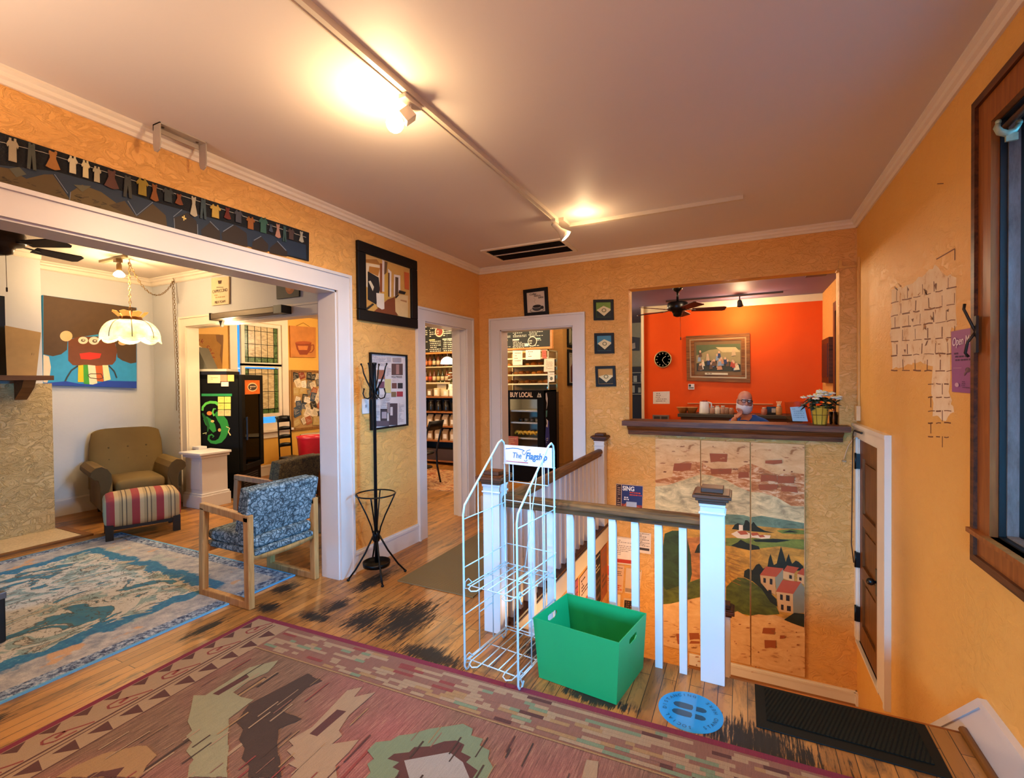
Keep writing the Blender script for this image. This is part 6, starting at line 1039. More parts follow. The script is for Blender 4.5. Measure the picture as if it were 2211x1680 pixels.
MB().box(-1.18, -.10, 2.56, 2.62, 2.015, 2.05).box(-.135, -.10, 2.56, 2.62, 2.05, 2.6).build('frame', wood('orange_frame', '#b06a30', '#d89650', 'x', .4), t)
rnd = random.Random(31); 
def bottle(c, x, y, z, h, r, lb, cat, grp, nm='bottle', lab=None):
    o = MB().lathe([(r, 0), (r, h*.55), (r*.9, h*.62), (r*.35, h*.78), (r*.35, h), (0, h)], (x, y, z), 10).build(nm, mat(c, .25), None, origin=(x, y, z)); tag(o, lb, cat, grp)
    if lab: MB().lathe([(r*1.02, h*.15), (r*1.02, h*.48)], (x, y, z), 10).build('bottle_label', mat(lab, .6), o)
for z, nm in ((1.77, 'upper'), (1.48, 'lower')):
    for k in range(9): bottle(rnd.choice(['#3a1a0e', '#5a2a14', '#2a2c14', '#6a3a1a', '#1c1410']), -2.82+.092*k, CY+.27, z, .23, .034, 'syrup bottle on the %s shelf under the menu board' % nm, 'bottle', 'syrup bottles on the %s shelf' % nm, 'syrup_bottle', rnd.choice(['#c8703a', '#c8b088', '#a83a2c', '#b8a060']))
for k in range(8):
    x = -2.74+.165*k; o = MB().lathe([(.055, 0), (.058, .02), (.058, .15), (.045, .17), (.045, .185), (0, .185)], (x, CY+.12, .955), 12).build('coffee_jar', mat('#1a1512', .2), None, origin=(x, CY+.12, .955)); tag(o, 'dark coffee jar on the second shelf from the top of the cafe unit', 'jar', 'dark jars on the cafe shelf')
    MB().lathe([(.048, .185), (.048, .2), (.0, .205)], (x, CY+.12, .955), 12).build('lid', mat('#4a4a48', .4, .4), o)
for zi, z in enumerate((.44, .70)):
    for k in range(8):
        x = -2.75+.165*k; w = .058; m = MB().prism([(x-w, CY+.06, z), (x+w, CY+.06, z), (x+w, CY+.15, z), (x-w, CY+.15, z)], (0, 0, .14)); m.prism([(x-w, CY+.06, z+.14), (x-w, CY+.15, z+.14), (x-w, CY+.105, z+.2)], (2*w, 0, 0)); o = m.build('coffee_bag', mat('#b89a74' if (k+zi) % 2 else '#a07c54', .6), None, origin=(x, CY+.1, z)); tag(o, 'paper coffee bag with a white label on the %s shelf of the cafe unit' % ('second lowest', 'middle')[zi], 'bag', 'coffee bags on the %s shelf' % ('second lowest', 'middle')[zi]); MB().box(x-.035, x+.035, CY+.058, CY+.06, z+.03, z+.11).build('bag_label', mat('#e0d4c0', .6), o)
for k in range(9):
    x = -2.78+.15*k; o = MB().lathe([(.05, 0), (.06, .11), (.063, .115), (.055, .115), (.0, .05)], (x, CY+.12, .08+.0), 10).build('small_pot', mat('#3a2c24', .5), None, origin=(x, CY+.12, .08)); tag(o, 'small dark pot on the bottom shelf of the cafe unit', 'pot', 'pots on the bottom cafe shelf')
for k, (x, c, h) in enumerate(((-2.42, '#7a5c3c', .13), (-2.27, '#cdb48a', .15), (-2.07, '#d8c49c', .12), (-1.94, '#ddd0b4', .14), (-1.80, '#cbb690', .13))):
    o = MB().box(x-.055, x+.055, CY+.06, CY+.15, 1.225, 1.225+h).build('coffee_packet', mat(c, .6), None, bevel=.012, origin=(x, CY+.1, 1.225)); tag(o, ('brown', 'cream', 'sand', 'white', 'beige')[k]+' packet standing on the top board of the cafe unit', 'packet', 'packets on the top board of the cafe unit'); MB().box(x-.03, x+.03, CY+.0575, CY+.0595, 1.25, 1.225+h-.03).build('packet_label', mat('#e4dccb', .6), o)
t = thing('menu_card', 'cream card standing behind the packets on the cafe unit', 'card', (-2.3, CY+.3, 1.225)); MB().box(-2.40, -2.20, CY+.28, CY+.29, 1.225, 1.50).build('card', mat('#dfd0a8', .6), t)
t = thing('flower_vase', 'white vase of white and orange flowers on the cafe unit', 'vase', (-2.04, CY+.2, 1.225)); vx, vy = -2.04, CY+.2; MB().lathe([(.05, 0), (.075, .08), (.045, .18), (.05, .22), (.04, .22), (.03, .15), (0, .02)], (vx, vy, 1.225), 14).build('vase', mat('#e6dcc8', .3), t)
for k in range(13):
    a_ = rnd.uniform(0, 2*pi); r_ = rnd.uniform(.02, .12); z = 1.55+rnd.uniform(-.06, .10); m = MB().tube([(vx, vy, 1.42), (vx+r_*.5*cos(a_), vy+r_*.5*sin(a_), z-.08), (vx+r_*cos(a_), vy+r_*sin(a_), z)], .003, 5); s_ = m.build('stem', mat('#4a5a2a', .6), t); f_ = MB()
    for j in range(5): b_ = 2*pi*j/5; f_.ball((vx+r_*cos(a_)+.018*cos(b_), vy+r_*sin(a_)+.018*sin(b_), z), (.017, .017, .010), 8)
    f_.build('flower', mat('#e8dcc8' if k % 3 else '#c8602c', .6), s_)
pd = P(966, 779, 1, 1.9); t = thing('pendant_lamp', 'white dome pendant lamp seen through the left doorway', 'lamp', (pd.x, pd.y, 2.64)); MB().lathe([(.112, -.055), (.115, -.05), (.10, .01), (.06, .05), (.02, .065), (.0, .066)], pd, 24).build('lamp_shade', emis('glowing_milk_glass', '#ffe8c0', 5), t); MB().tube([pd+Vector((0, 0, .06)), (pd.x, pd.y, 2.64)], .004, 6).build('cord', BLACK, t)
# cafe rug, chair, table
t_ = NT('oriental_rug', .95); n1 = t_.noise(7, None, 6, .65, 1.5); t_.col(t_.ramp(n1, [(.3, '#6a2418'), (.42, '#b06a3c'), (.5, '#c8a272'), (.58, '#7a3a24'), (.7, '#c09060')])); tag(MB().box(-2.6, -.75, .62, 1.9, 0, .008).build('area_rug', t_.m), 'oriental rug of rust and cream on the cafe floor beyond the left doorway', 'rug')
cc = Vector((-1.45, .86, 0)); t = thing('cafe_chair', 'dark metal cafe chair with a curved back beyond the left doorway', 'chair', cc); CB = mat('#15100e', .35, .3)
MB().lathe([(.0, .44), (.19, .44), (.20, .455), (.19, .47), (.0, .475)], cc+Vector((-.05, 0, 0)), 20).build('seat', CB, t)
for y in (-.17, .17): MB().tube([cc+Vector((.17, y*1.05, .008)), cc+Vector((.12, y, .25)), cc+Vector((.11, y, .46)), cc+Vector((.17, y, .70)), cc+Vector((.24, y*.95, .93))], .014, 8).build('back_post', CB, t); MB().tube([cc+Vector((-.22, y*1.05, .008)), cc+Vector((-.19, y, .44))], .014, 8).build('front_leg', CB, t)
m = MB(); m.grid([[cc+Vector((.20+.04*q+.03*(1-(j/4-1)**2), -.18+.36*j/8, .80+.13*q)) for j in range(9)] for q in (0, 1)]); m.build('back_panel', CB, t, solid=.012); MB().lathe([(.0, .0), (.17, 0), (.17, .012), (.0, .012)], cc+Vector((-.05, 0, .24)), 20).build('foot_ring', CB, t)
t = thing('cafe_table', 'white topped cafe table beside the dark cafe chair', 'table', (-2.05, .90, 0)); MB().box(-2.45, -1.62, .5, 1.2, .73, .755).build('tabletop', mat('#d8cfc0', .35), t, bevel=.005); MB().lathe([(.03, .73), (.03, .05), (.22, .03), (.24, .008)], (-2.03, .86, 0), 16).build('pedestal_leg', BLACK, t)
# BUY LOCAL cooler
kx0, kx1, ky0, ky1, kz = -.465, .14, 1.60, 2.10, 1.345; t = thing('display_cooler', 'black and navy open display cooler reading BUY LOCAL beyond the right doorway', 'cooler', ((kx0+kx1)/2, 1.85, 0)); NV = mat('#0a0b14', .65, spec=.1)
MB().box(kx0, kx0+.025, ky0, ky1, 0, kz).box(kx1-.025, kx1, ky0, ky1, 0, kz).box(kx0, kx1, ky1-.03, ky1, 0, kz).box(kx0, kx1, ky0, ky1, 0, .36).box(kx0, kx1, ky0, ky1, kz-.02, kz).build('cabinet', NV, t); hd = MB().box(kx0, kx1, ky0-.012, ky0+.06, kz-.13, kz).build('header', mat('#0a0a0b', .7, spec=.1), t)
text(hd, 'BUY LOCAL', .098, ((kx0+kx1)/2-.055, ky0-.0125, kz-.067), (1, 0, 0), (0, 0, 1), mat('#dcb88c', .5), sx=.70, bold=.003); A = Art(lambda x, y: Vector((x, ky0-.0125, y)), (0, -1, 0)); A.poly('#b8b0a0', [(.035, kz-.10), (.06, kz-.03), (.075, kz-.055), (.09, kz-.04), (.105, kz-.10)]).poly('#151515', [(.055, kz-.088), (.065, kz-.055), (.085, kz-.088)]); A.build('arrow_emblem', hd)
MB().box(kx0+.026, kx0+.03, ky0+.06, ky1-.035, .36, kz-.13).box(kx1-.03, kx1-.026, ky0+.06, ky1-.035, .36, kz-.13).box(kx0+.03, kx1-.03, ky1-.036, ky1-.032, .36, kz-.02).build('liner', mat('#a8a08c', .5), t)
m = MB().box(kx0, kx0+.05, ky0-.02, ky0+.02, .36, kz-.13).box(kx1-.10, kx1, ky0-.02, ky0+.02, .36, kz-.13); m.build('door_frame', mat('#0a0a0b', .7, spec=.1), t)
for z in (.64, .87, 1.045): MB().box(kx0+.03, kx1-.03, ky0+.03, ky1-.04, z-.012, z).box(kx0+.04, kx1-.09, ky0+.022, ky0+.03, z-.016, z+.006).build('shelf', mat('#b0a890', .35), t)
A = Art(lambda y, z: Vector((kx1+.0006, y, z)), (1, 0, 0)); A.rect('#1a2470', 1.64, .0, 1.80, .62).poly('#2a3c9c', [(1.62, .62), (1.80, .62), (1.78, .9), (1.66, .82)]).poly('#c8ccd8', [(1.66, 1.30), (1.70, 1.31), (1.74, 1.22), (1.72, 1.12), (1.68, 1.06), (1.70, 1.16), (1.66, 1.22)]).poly('#4a8a8c', [(1.66, 1.05), (1.72, 1.05), (1.70, .96), (1.66, .95)]).poly('#d8dce8', [(1.67, .93), (1.74, .9), (1.72, .80), (1.66, .82), (1.69, .86)]); A.scrib('#c8ccd8', 1.66, .58, 1.74, .66, 3, .5, 3); A.build('side_graphic', t)
for k in range(6):
    x = -.33+.065*k; m = MB().tube([(x+.05*cos(q), 1.70-.02*k % .03, .665+.06*sin(q)) for q in [pi*.1+pi*.8*j/6 for j in range(7)]], [.008, .018, .022, .023, .022, .018, .008], 7); tag(m.build('banana', mat('#d8a82c', .5), None, origin=(x, 1.74, .645)), 'yellow banana on the lowest shelf of the BUY LOCAL cooler', 'banana', 'bananas in the display cooler')
for k in range(5):
    x = -.30+.09*k; o = MB().lathe([(.0, 0), (.04, 0), (.045, .015), (.045, .05), (.0, .055)], (x, 1.78, .87), 12).build('food_tub', mat(('#2a241c', '#5a4a34', '#3c3a34', '#8a7a60', '#2c2c28')[k], .4), None, origin=(x, 1.78, .87)); tag(o, 'small %s food tub on the middle shelf of the BUY LOCAL cooler' % ('black', 'brown', 'charcoal', 'tan', 'dark green')[k], 'tub')
t = thing('orange_sign', 'orange printed card at the lower left of the BUY LOCAL cooler', 'sign', (-.38, 1.57, .55)); o_ = MB().box(kx0+.0, kx0+.20, ky0-.03, ky0-.022, .50, .665).build('card', mat('#b8541c', .5, var=.4, scale=30), t); A = Art(lambda x, y: Vector((x, ky0-.0305, y)), (0, -1, 0)); A.scrib('#e0a868', kx0+.02, .52, kx0+.18, .65, 5, .4, 6); A.build('print', o_)
# pastry case behind the cooler
px0, px1, pz0, pz1, py = -.92, -.08, 1.30, 1.985, 2.35; t = thing('pastry_case', 'lit glass pastry case with signs above the BUY LOCAL cooler', 'display case', (-.5, 2.5, 1.3)); STL = mat('#b8a478', .35, .4)
MB().box(-1.2, -.1, 2.2, 2.85, .0, 1.30).build('counter', mat('#4a3018', .5), t); m = MB()
for x in (px0, px1-.02): m.box(x, x+.02, py, py+.02, pz0, pz1).box(x, x+.02, py+.38, py+.40, pz0, pz1)
m.box(px0, px1, py, py+.4, pz1-.02, pz1); m.build('case_frame', STL, t); MB().box(px0, px1, py+.40, py+.41, pz0, pz1).build('case_back', mat('#7a6038', .5), t)
for z in (1.44, 1.59, 1.735, 1.86): MB().box(px0+.02, px1-.02, py+.02, py+.38, z-.012, z).box(px0+.02, px1-.02, py+.0, py+.02, z-.018, z+.006).build('shelf', mat('#e0c890', .35), t)
MB().box(px0+.02, px1-.02, py+.004, py+.007, pz0, pz1-.02).build('case_glass', glass('case_glass', '#fff4e0'), t)
for zi, z in enumerate((1.44, 1.59, 1.735)):
    for k in range(7):
        x = px0+.09+.11*k; m = MB()
        if (k+zi) % 3 == 0: m.tube([(x+.045*cos(q), py+.13+.02*sin(q*2), z+.028+.01*sin(q)) for q in [pi*j/6 for j in range(7)]], [.010, .022, .028, .031, .028, .022, .010], 8); nm, c = 'croissant', '#b87a34'
        elif (k+zi) % 3 == 1: m.lathe([(.03, 0), (.036, .03), (.046, .035), (.042, .055), (.0, .066)], (x, py+.13, z), 12); nm, c = 'muffin', '#8a5424'
        else: m.ball((x, py+.13, z+.026), (.048, .04, .026), 12); nm, c = 'bread_roll', '#c89450'
        tag(m.build(nm, mat(c, .6, var=.3, scale=40), None, origin=(x, py+.13, z)), '%s on the %s shelf of the lit pastry case' % (nm.replace('_', ' '), ('bottom', 'middle', 'top')[zi]), 'pastry', '%ss on the %s pastry shelf' % (nm.replace('_', ' '), ('bottom', 'middle', 'top')[zi]))
for k, (pts, c, lb) in enumerate(([[(1107, 757), (1128, 757), (1128, 788), (1107, 789)], '#e8dcc0', 'cream paper sign at the left of the pastry case'], [[(1135, 756), (1167, 755), (1167, 776), (1135, 777)], '#ece4d0', 'wide white paper sign at the top middle of the pastry case'], [[(1170, 756), (1179, 756), (1180, 774), (1171, 774)], '#d85a3c', 'small red paper sign beside the wide white one on the pastry case'], [[(1175, 775), (1197, 774), (1197, 802), (1174, 803)], '#e0d0b0', 'square typed paper at the right of the pastry case'], [[(1184, 804), (1197, 804), (1197, 824), (1184, 825)], '#e6dcc4', 'small paper with a grey dot at the lower right of the pastry case'])):
    q = [P(u, v, 1, py-.006) for u, v in pts]; n_ = thing('paper_sign', lb, 'sign', sum(q, Vector())/4); s = MB().prism(q, (0, .001, 0)).build('sheet', mat(c, .6), n_); B_ = Art(lambda a, b: q[0].lerp(q[1], a).lerp(q[3].lerp(q[2], a), b)+Vector((0, -.0004, 0)), (0, -1, 0))
    if k == 4: B_.ell('#6a6a5c', .5, .65, .25, .2)
    B_.scrib('#8a5a48' if k != 2 else '#5a1c14', .15, .15, .85, .6 if k == 4 else .85, (4, 3, 4, 7, 2)[k], .3, k); B_.build('handwriting', s)
for k, (z0_, z1_, lb, c) in enumerate(((2.10, 2.62, 'dark framed picture high on the corridor wall beyond the right doorway', '#6a6a4c'), (1.395, 2.06, 'black framed picture of a brown bottle on the corridor wall beyond the right doorway', '#cfc0a8'))):
    t, p = frame_x('framed_picture', lb, 'picture', 3.50, 4.2, z0_, z1_, .05, .03, FRB, mat(c, .6), -.178, 1); A = Art(lambda y, z: Vector((-.165, y, z)), (1, 0, 0))
    if k: A.poly('#7a3418', [(3.68, 1.46), (3.92, 1.46), (3.92, 1.74), (3.84, 1.80), (3.82, 1.90), (3.78, 1.90), (3.76, 1.80), (3.68, 1.74)]).scrib('#8a8470', 3.62, 1.93, 3.98, 2.0, 2, .5, 2)
    else: A.poly('#d8d0a8', [(3.6, 2.18), (3.7, 2.2), (3.72, 2.45), (3.6, 2.45)]).poly('#d8d0a8', [(3.75, 2.18), (3.95, 2.18), (3.95, 2.45), (3.75, 2.42)])
    A.build('image', p)
t = thing('framed_picture', 'framed picture on the far wall glimpsed at the left of the pass-through', 'picture', (.95, 5, 1.9)); q = [P(u, v, 1, 4.975) for u, v in ((1362, 727), (1381, 729), (1380, 757), (1362, 757))]; MB().prism(q, (0, .022, 0)).build('panel', mat('#2a1c14', .5), t); MB().prism([P(u, v, 1, 4.97) for u, v in ((1364, 742), (1371, 740), (1372, 752), (1364, 754))], (0, .004, 0)).build('pale_patch', mat('#c8b8a0', .6), t)
t = thing('back_shelf', 'cluttered dark shelf unit glimpsed at the left edge of the pass-through', 'shelf', (.95, 4.8, 0)); MB().box(.6, 1.1, 4.7, 4.98, .0, 1.75).build('carcass', mat('#1c1812', .6), t); m = MB()
for z in (1.2, 1.42, 1.62): m.box(.62, 1.08, 4.66, 4.70, z, z+.02)
m.build('shelf_edge', mat('#8c8468', .5), t); m = MB()
for k, (x, z, w_, h_) in enumerate(((.78, 1.24, .06, .14), (.9, 1.24, .05, .1), (.82, 1.45, .07, .12), (.95, 1.45, .05, .16), (1.0, 1.22, .06, .12))): m.box(x-w_/2, x+w_/2, 4.665, 4.699, z, z+h_)
m.build('pale_stock', mat('#a8a488', .5, var=.5), t)
# ================================================================ ORANGE ROOM
oy = 3.0; t, p, f = tilt_frame('framed_painting', 'wide brown framed painting of a lively outdoor gathering on the orange wall', 'painting', [(1480, 725), (1619, 718), (1620, 827), (1483, 822)], .001, DWOOD, mat('#000000')) if 0 else (None, None, None)
q = [P(u, v, 1, oy-.03) for u, v in ((1481, 726), (1619, 718.5), (1620, 826), (1483, 822))]; t = thing('framed_painting', 'wide brown framed painting of people gathered outdoors on the orange wall', 'painting', sum(q, Vector())/4+Vector((0, .03, 0))); g = lambda a, b: q[0].lerp(q[1], a).lerp(q[3].lerp(q[2], a), b)
FRW = wood('picture_frame_wood', '#5a3010', '#9a6028', 'x', .6); GOLD = mat('#b08040', .4, .3); m = MB()
for a0_, b0_, d_, mi_ in ((0, 0, 0, 0), (.055, .075, .006, 1), (.075, .105, .008, 0)):
    a1_, b1_ = a0_+(.055, .02, .02)[mi_ if mi_ < 2 else 0 if a0_ == 0 else 1], b0_+(.075, .03, .03)[0 if a0_ == 0 else 1]; o_ = Vector((0, d_, 0))
    for L in ([(a0_, b0_), (1-a0_, b0_), (1-a1_, b1_), (a1_, b1_)], [(1-a0_, b0_), (1-a0_, 1-b0_), (1-a1_, 1-b1_), (1-a1_, b1_)], [(1-a0_, 1-b0_), (a0_, 1-b0_), (a1_, 1-b1_), (1-a1_, 1-b1_)], [(a0_, 1-b0_), (a0_, b0_), (a1_, b1_), (a1_, 1-b1_)]): m.prism([g(*k)+o_ for k in L], (0, .028-d_, 0), mi_)
m.build('frame', [FRW, GOLD], t); mb_ = MB().prism([g(*k)+Vector((0, .014, 0)) for k in ((.08, .1), (.92, .1), (.92, .9), (.08, .9))], (0, .01, 0)).build('mat_board', mat('#7a5a30', .7), t)
A = Art(lambda a, b: g(a, b)+Vector((0, .0135, 0)), (0, -1, 0)); ia = lambda x, y: (.165+.69*x, .21+.57*y); R2 = lambda c, L: A.poly(c, [ia(*k) for k in L]); R2('#a08c58', [(0, 0), (1, 0), (1, 1), (0, 1)]); R2('#5a6238', [(0, 0), (1, 0), (1, .22), (.6, .15), (.3, .2), (0, .4)]); R2('#c8b078', [(.45, .1), (.9, .12), (1, .3), (.6, .3)]); R2('#3a3a28', [(0, .7), (.3, .6), (.7, .62), (1, .75), (1, 1), (0, 1)]); rnd = random.Random(17)
for k in range(26):
    x, y = rnd.uniform(.04, .92), rnd.uniform(.25, .8); c = rnd.choice(['#b8482c', '#e0cc9c', '#d8b04a', '#2c3c5c', '#6a4a2c', '#c8a878', '#8a9aa8', '#e8dcc0', '#c88a5c']); w_ = rnd.uniform(.05, .10); R2(c, [(x-w_*.4, y), (x+w_*.4, y-.02), (x+w_*.7, y+.16), (x-w_*.6, y+.18)]); A.ell('#d8a87c', *ia(x, y-.035), .016, .028)
A.rect('#d8c8a0', .30, .815, .66, .855).scrib('#8a7a58', .32, .822, .64, .85, 1, .7, 3); A.build('painted_crowd', mb_)
t = thing('wall_clock', 'round dark wall clock with a pale rim on the orange wall', 'clock', (1.585, oy, 1.80)); cc_ = P(1431, 776, 1, oy-.03); R0 = .128
MB().lathe([(R0, 0), (R0+.006, .02), (R0, .03), (R0-.010, .03), (R0-.012, .018), (R0-.012, 0)], (cc_.x, oy-.001, cc_.z), 36, ax=(0, -1, 0), cap=False).build('rim', mat('#b8a070', .3, .5), t); fc = MB().lathe([(.0, .02), (R0-.012, .02)], (cc_.x, oy-.001, cc_.z), 36, ax=(0, -1, 0), sm=False).build('face', mat('#2c2418', .4), t)
A = Art(lambda x, y: Vector((cc_.x+x, oy-.0215, cc_.z+y)), (0, -1, 0))
for k in range(12): a_ = 2*pi*k/12; A.line('#b8b09c', [(.085*cos(a_), .085*sin(a_)), (.105*cos(a_), .105*sin(a_))], .010, False)
A.h += .0005; A.line('#d8d0bc', [(-.005, .01), (.045, .05)], .006).line('#d8d0bc', [(-.008, -.015), (.03, -.075)], .005).line('#d8d0bc', [(-.012, -.012), (.002, .0)], .006); A.build('hands_and_marks', fc)
t, p, g2 = plaque('paper_sign', 'white handwritten paper sign on the orange wall under the clock', 'sign', [(1410, 846), (1446, 845), (1446, 872), (1410, 872)], oy, '#e0d6cc', .002); A = Art(g2, (0, -1, 0)); A.scrib('#7a6a64', .15, .12, .85, .9, 5, .35, 5); A.build('handwriting', p)
t, p, g2 = plaque('thermostat', 'small white thermostat below the wide painting', 'thermostat', [(1486, 829), (1499, 829), (1499, 841), (1486, 841)], oy, '#d8cfc0', .03); A = Art(g2, (0, -1, 0)); A.rect('#4a4038', .1, .62, .9, .82).rect('#2a2420', .1, .1, .45, .5); A.build('display', p)
t = thing('double_outlet', 'grey double power outlet low on the orange wall', 'outlet', (1.55, oy, .93)); q = [P(u, v, 1, oy-.03) for u, v in ((1409, 896), (1444, 897))]; zc = q[0].z; MB().box(q[0].x, q[1].x, oy-.03, oy-.001, zc-.16, zc).build('plate', mat('#7a7a80', .35, .4), t); MB().box(q[0].x+.02, (q[0].x+q[1].x)/2-.01, oy-.034, oy-.03, zc-.14, zc-.02).box((q[0].x+q[1].x)/2+.01, q[1].x-.02, oy-.034, oy-.03, zc-.14, zc-.02).build('cover', mat('#2c3038', .4), t)
# back counter and what stands on it
cz = .985; t = thing('back_counter', 'grey counter along the orange wall behind the seated man', 'counter', (2.5, 2.75, 0)); MB().box(1.86, 3.45, 2.5, 2.985, cz-.045, cz).build('worktop', mat('#3c3c3a', .4), t, bevel=.004); MB().box(1.9, 3.42, 2.55, 2.98, 0, cz-.045).build('base', mat('#4a2c18', .5), t)
t = thing('ledge_strip', 'thin pale ledge strip on the orange wall behind the jars', 'ledge', (2.3, oy, 1.13)); MB().box(1.95, 3.1, oy-.02, oy-.001, 1.112, 1.122).build('strip', mat('#d8a468', .5), t)
def cat_item(nm, lb, cat, u, v0, v1, y, prof, c, grp=None, parts=(), n=16):
    b_ = P(u, v1, 1, y); h_ = P(u, v0, 1, y).z-cz; t = thing(nm, lb, cat, (b_.x, y, cz), grp); MB().lathe([(r_, z_*h_) for r_, z_ in prof], (b_.x, y, cz), n).build('body', mat(c, .35), t)
    for pn, pr, pc_ in parts: MB().lathe([(r_, z_*h_) for r_, z_ in pr], (b_.x, y, cz), n).build(pn, mat(pc_, .4), t)
    return t, b_, h_
t, b_, h_ = cat_item('water_pitcher', 'white water pitcher with a lid and long handle on the back counter', 'pitcher', 1521, 865, 898, 2.68, [(.075, 0), (.072, .08), (.062, .9), (.058, .92), (.0, .92)], '#d8dade', parts=[('lid', [(.045, .92), (.04, 1.0), (.0, 1.03)], '#8a2c20')]); MB().tube([(b_.x+.055, 2.66, cz+h_*.88), (b_.x+.095, 2.64, cz+h_*.82), (b_.x+.10, 2.64, cz+h_*.4), (b_.x+.068, 2.66, cz+h_*.2)], .010, 8).build('handle', mat('#c8ccd2', .35), t)
for k, u in enumerate((1474, 1494)): t, b_, h_ = cat_item('tapered_bowl', ('left', 'right')[k]+' of two tan patterned bowls at the left end of the back counter', 'bowl', u, 879, 895, 2.75, [(.05, 0), (.085, .95), (.088, 1), (.08, 1), (.045, .1), (.0, .08)], '#b8763a', parts=[('rim', [(.0885, .94), (.0895, 1.0)], '#d8a468')])
for k, (u, v0, c, lb) in enumerate(((1538, 877, '#b08a78', 'clear jar with a pink label, left of the jars on the back counter'), (1549, 876, '#d8d4cc', 'jar with a white label, second of the jars on the back counter'), (1561, 876, '#a8806c', 'jar with a brown label, third of the jars on the back counter'), (1569, 880, '#8a6a58', 'narrow jar, fourth of the jars on the back counter'), (1579, 881, '#9a6a54', 'short jar, fifth of the jars beside the seated man'), (1650, 880, '#a8685a', 'jar just right of the seated man on the back counter'), (1682, 874, '#b88a5c', 'copper coloured cup of stirrers at the right end of the back counter'))):
    t, b_, h_ = cat_item('jar', lb, 'jar', u, v0, 897, 2.66, [(.036, 0), (.038, .05), (.038, .72), (.024, .85), (.0, .85)], c, parts=[('lid', [(.026, .85), (.026, 1), (.0, 1)], '#c8c0b0')])
    if k == 6:
        m = MB()
        for j in range(5): m.tube([(b_.x, 2.66, cz+h_*.6), (b_.x-.03+.015*j, 2.66+.01*(j % 2), cz+h_*1.35)], .004, 5)
        m.build('stirrer', mat('#e0c89c', .6), t)
u0, u1 = P(1655, 898, 1, 2.7), P(1676, 898, 1, 2.7); t = thing('napkin_holder', 'black box holder with a pale card right of the seated man', 'box', ((u0.x+u1.x)/2, 2.7, cz)); MB().box(u0.x, u1.x, 2.66, 2.76, cz, cz+.11).build('box', BLACK, t, bevel=.004); MB().box(u0.x+.06, u1.x-.01, 2.656, 2.659, cz+.03, cz+.09).build('card', mat('#b8b0a8', .6), t)
# ceiling fan, spots
hub2 = Vector((1.985, 1.5, 2.37)); FB2 = wood('fan_blade_mahogany', '#3a0e08', '#6a1c10', 'x', .35); fan('black ceiling fan with mahogany blades seen through the pass-through', hub2, 2.645, .17, .56, radians(14), mat('#16120e', .3, .5), FB2)
s_ = P(1597, 662, 1, 2.55); t = thing('spot_light', 'lit spot lamp on a ceiling rail above the orange wall', 'light', (s_.x, 2.55, 2.645)); MB().box(1.7, 3.2, 2.53, 2.56, 2.62, 2.645).build('rail', mat('#4a3428', .4), t); MB().tube([(s_.x, 2.545, 2.62), (s_.x, 2.54, 2.56)], .008, 8).lathe([(.02, -.02), (.03, .0), (.035, .05), (.042, .07), (.0, .06)], (s_.x, 2.54, 2.55), 14, ax=(.1, .5, -.8)).build('spot_head', mat('#3a3434', .4, .4), t); MB().lathe([(.036, .071), (.02, .078), (.0, .08)], (s_.x, 2.54, 2.55), 14, ax=(.1, .5, -.8)).build('bulb', BULB, t); SPOT3 = Vector((s_.x+.01, 2.62, 2.44))
s_ = P(1663, 600, 2, 2.63); t = thing('recessed_light', 'small lit recessed ceiling light in the orange room', 'light', (s_.x, s_.y, 2.645)); MB().lathe([(.05, .0), (.045, -.012), (.03, -.014)], (s_.x, s_.y, 2.645), 18).build('ring', mat('#5a4438', .4), t); MB().lathe([(.0, -.006), (.03, -.012)], (s_.x, s_.y, 2.645), 14).build('bulb', emis('cool_bulb', '#ffe8f0', 12), t)
s_ = P(1762, 596, 2, 2.63); t = thing('air_register', 'small dark ceiling register in the orange room', 'vent', (s_.x, s_.y, 2.645)); MB().box(s_.x-.10, s_.x+.10, s_.y-.06, s_.y+.06, 2.632, 2.6465).build('grille', mat('#3a3a48', .5), t)
# right wall of the orange room
t = thing('framed_picture', 'dark framed picture on the right wall of the orange room', 'picture', (3.70, 2.6, 1.7)); MB().box(3.655, 3.699, 2.15, 2.72, 1.42, 1.98).build('frame', DWOOD, t); MB().box(3.650, 3.656, 2.22, 2.65, 1.49, 1.91).build('picture', mat('#161210', .4), t)
t = thing('paper_sign', 'white paper on the brown doorway of the orange room', 'sign', (3.68, 1.6, 1.95)); MB().box(3.678, 3.684, 1.35, 1.65, 1.86, 2.14).build('sheet', mat('#cfc6ba', .6), t)
# ---- on the pass-through shelf
bz = 1.0832; pb = P(1770, 911, 1, -.03); t = thing('flower_pot', 'yellow pot of white flowers in a wire basket on the pass-through shelf', 'potted plant', (pb.x, -.03, bz)); hp_ = P(1770, 878, 1, -.03).z-bz; MB().lathe([(.045, 0), (.048, .004), (.066, hp_), (.072, hp_+.004), (.066, hp_+.006), (.0, hp_-.02)], (pb.x, -.03, bz), 22).build('pot', mat('#dcae38', .5, var=.25, scale=10), t)
m = MB()
for k in range(9): a_ = 2*pi*k/9; m.tube([(pb.x+r_*cos(a_), -.03+r_*sin(a_), bz+z_) for r_, z_ in ((.049, .003), (.058, hp_*.5), (.072, hp_), (.078, hp_*1.02))], .0022, 5)
for r_, z_ in ((.0495, .004), (.063, hp_*.55), (.076, hp_*1.0)): m.tube([(pb.x+r_*cos(a_), -.03+r_*sin(a_), bz+z_) for a_ in [2*pi*j/20 for j in range(20)]], .0022, 5, closed=True)
m.build('wire_basket', mat('#7a5a2c', .4, .5), t); rnd = random.Random(6); LF = mat('#16280f', .5, var=.4)
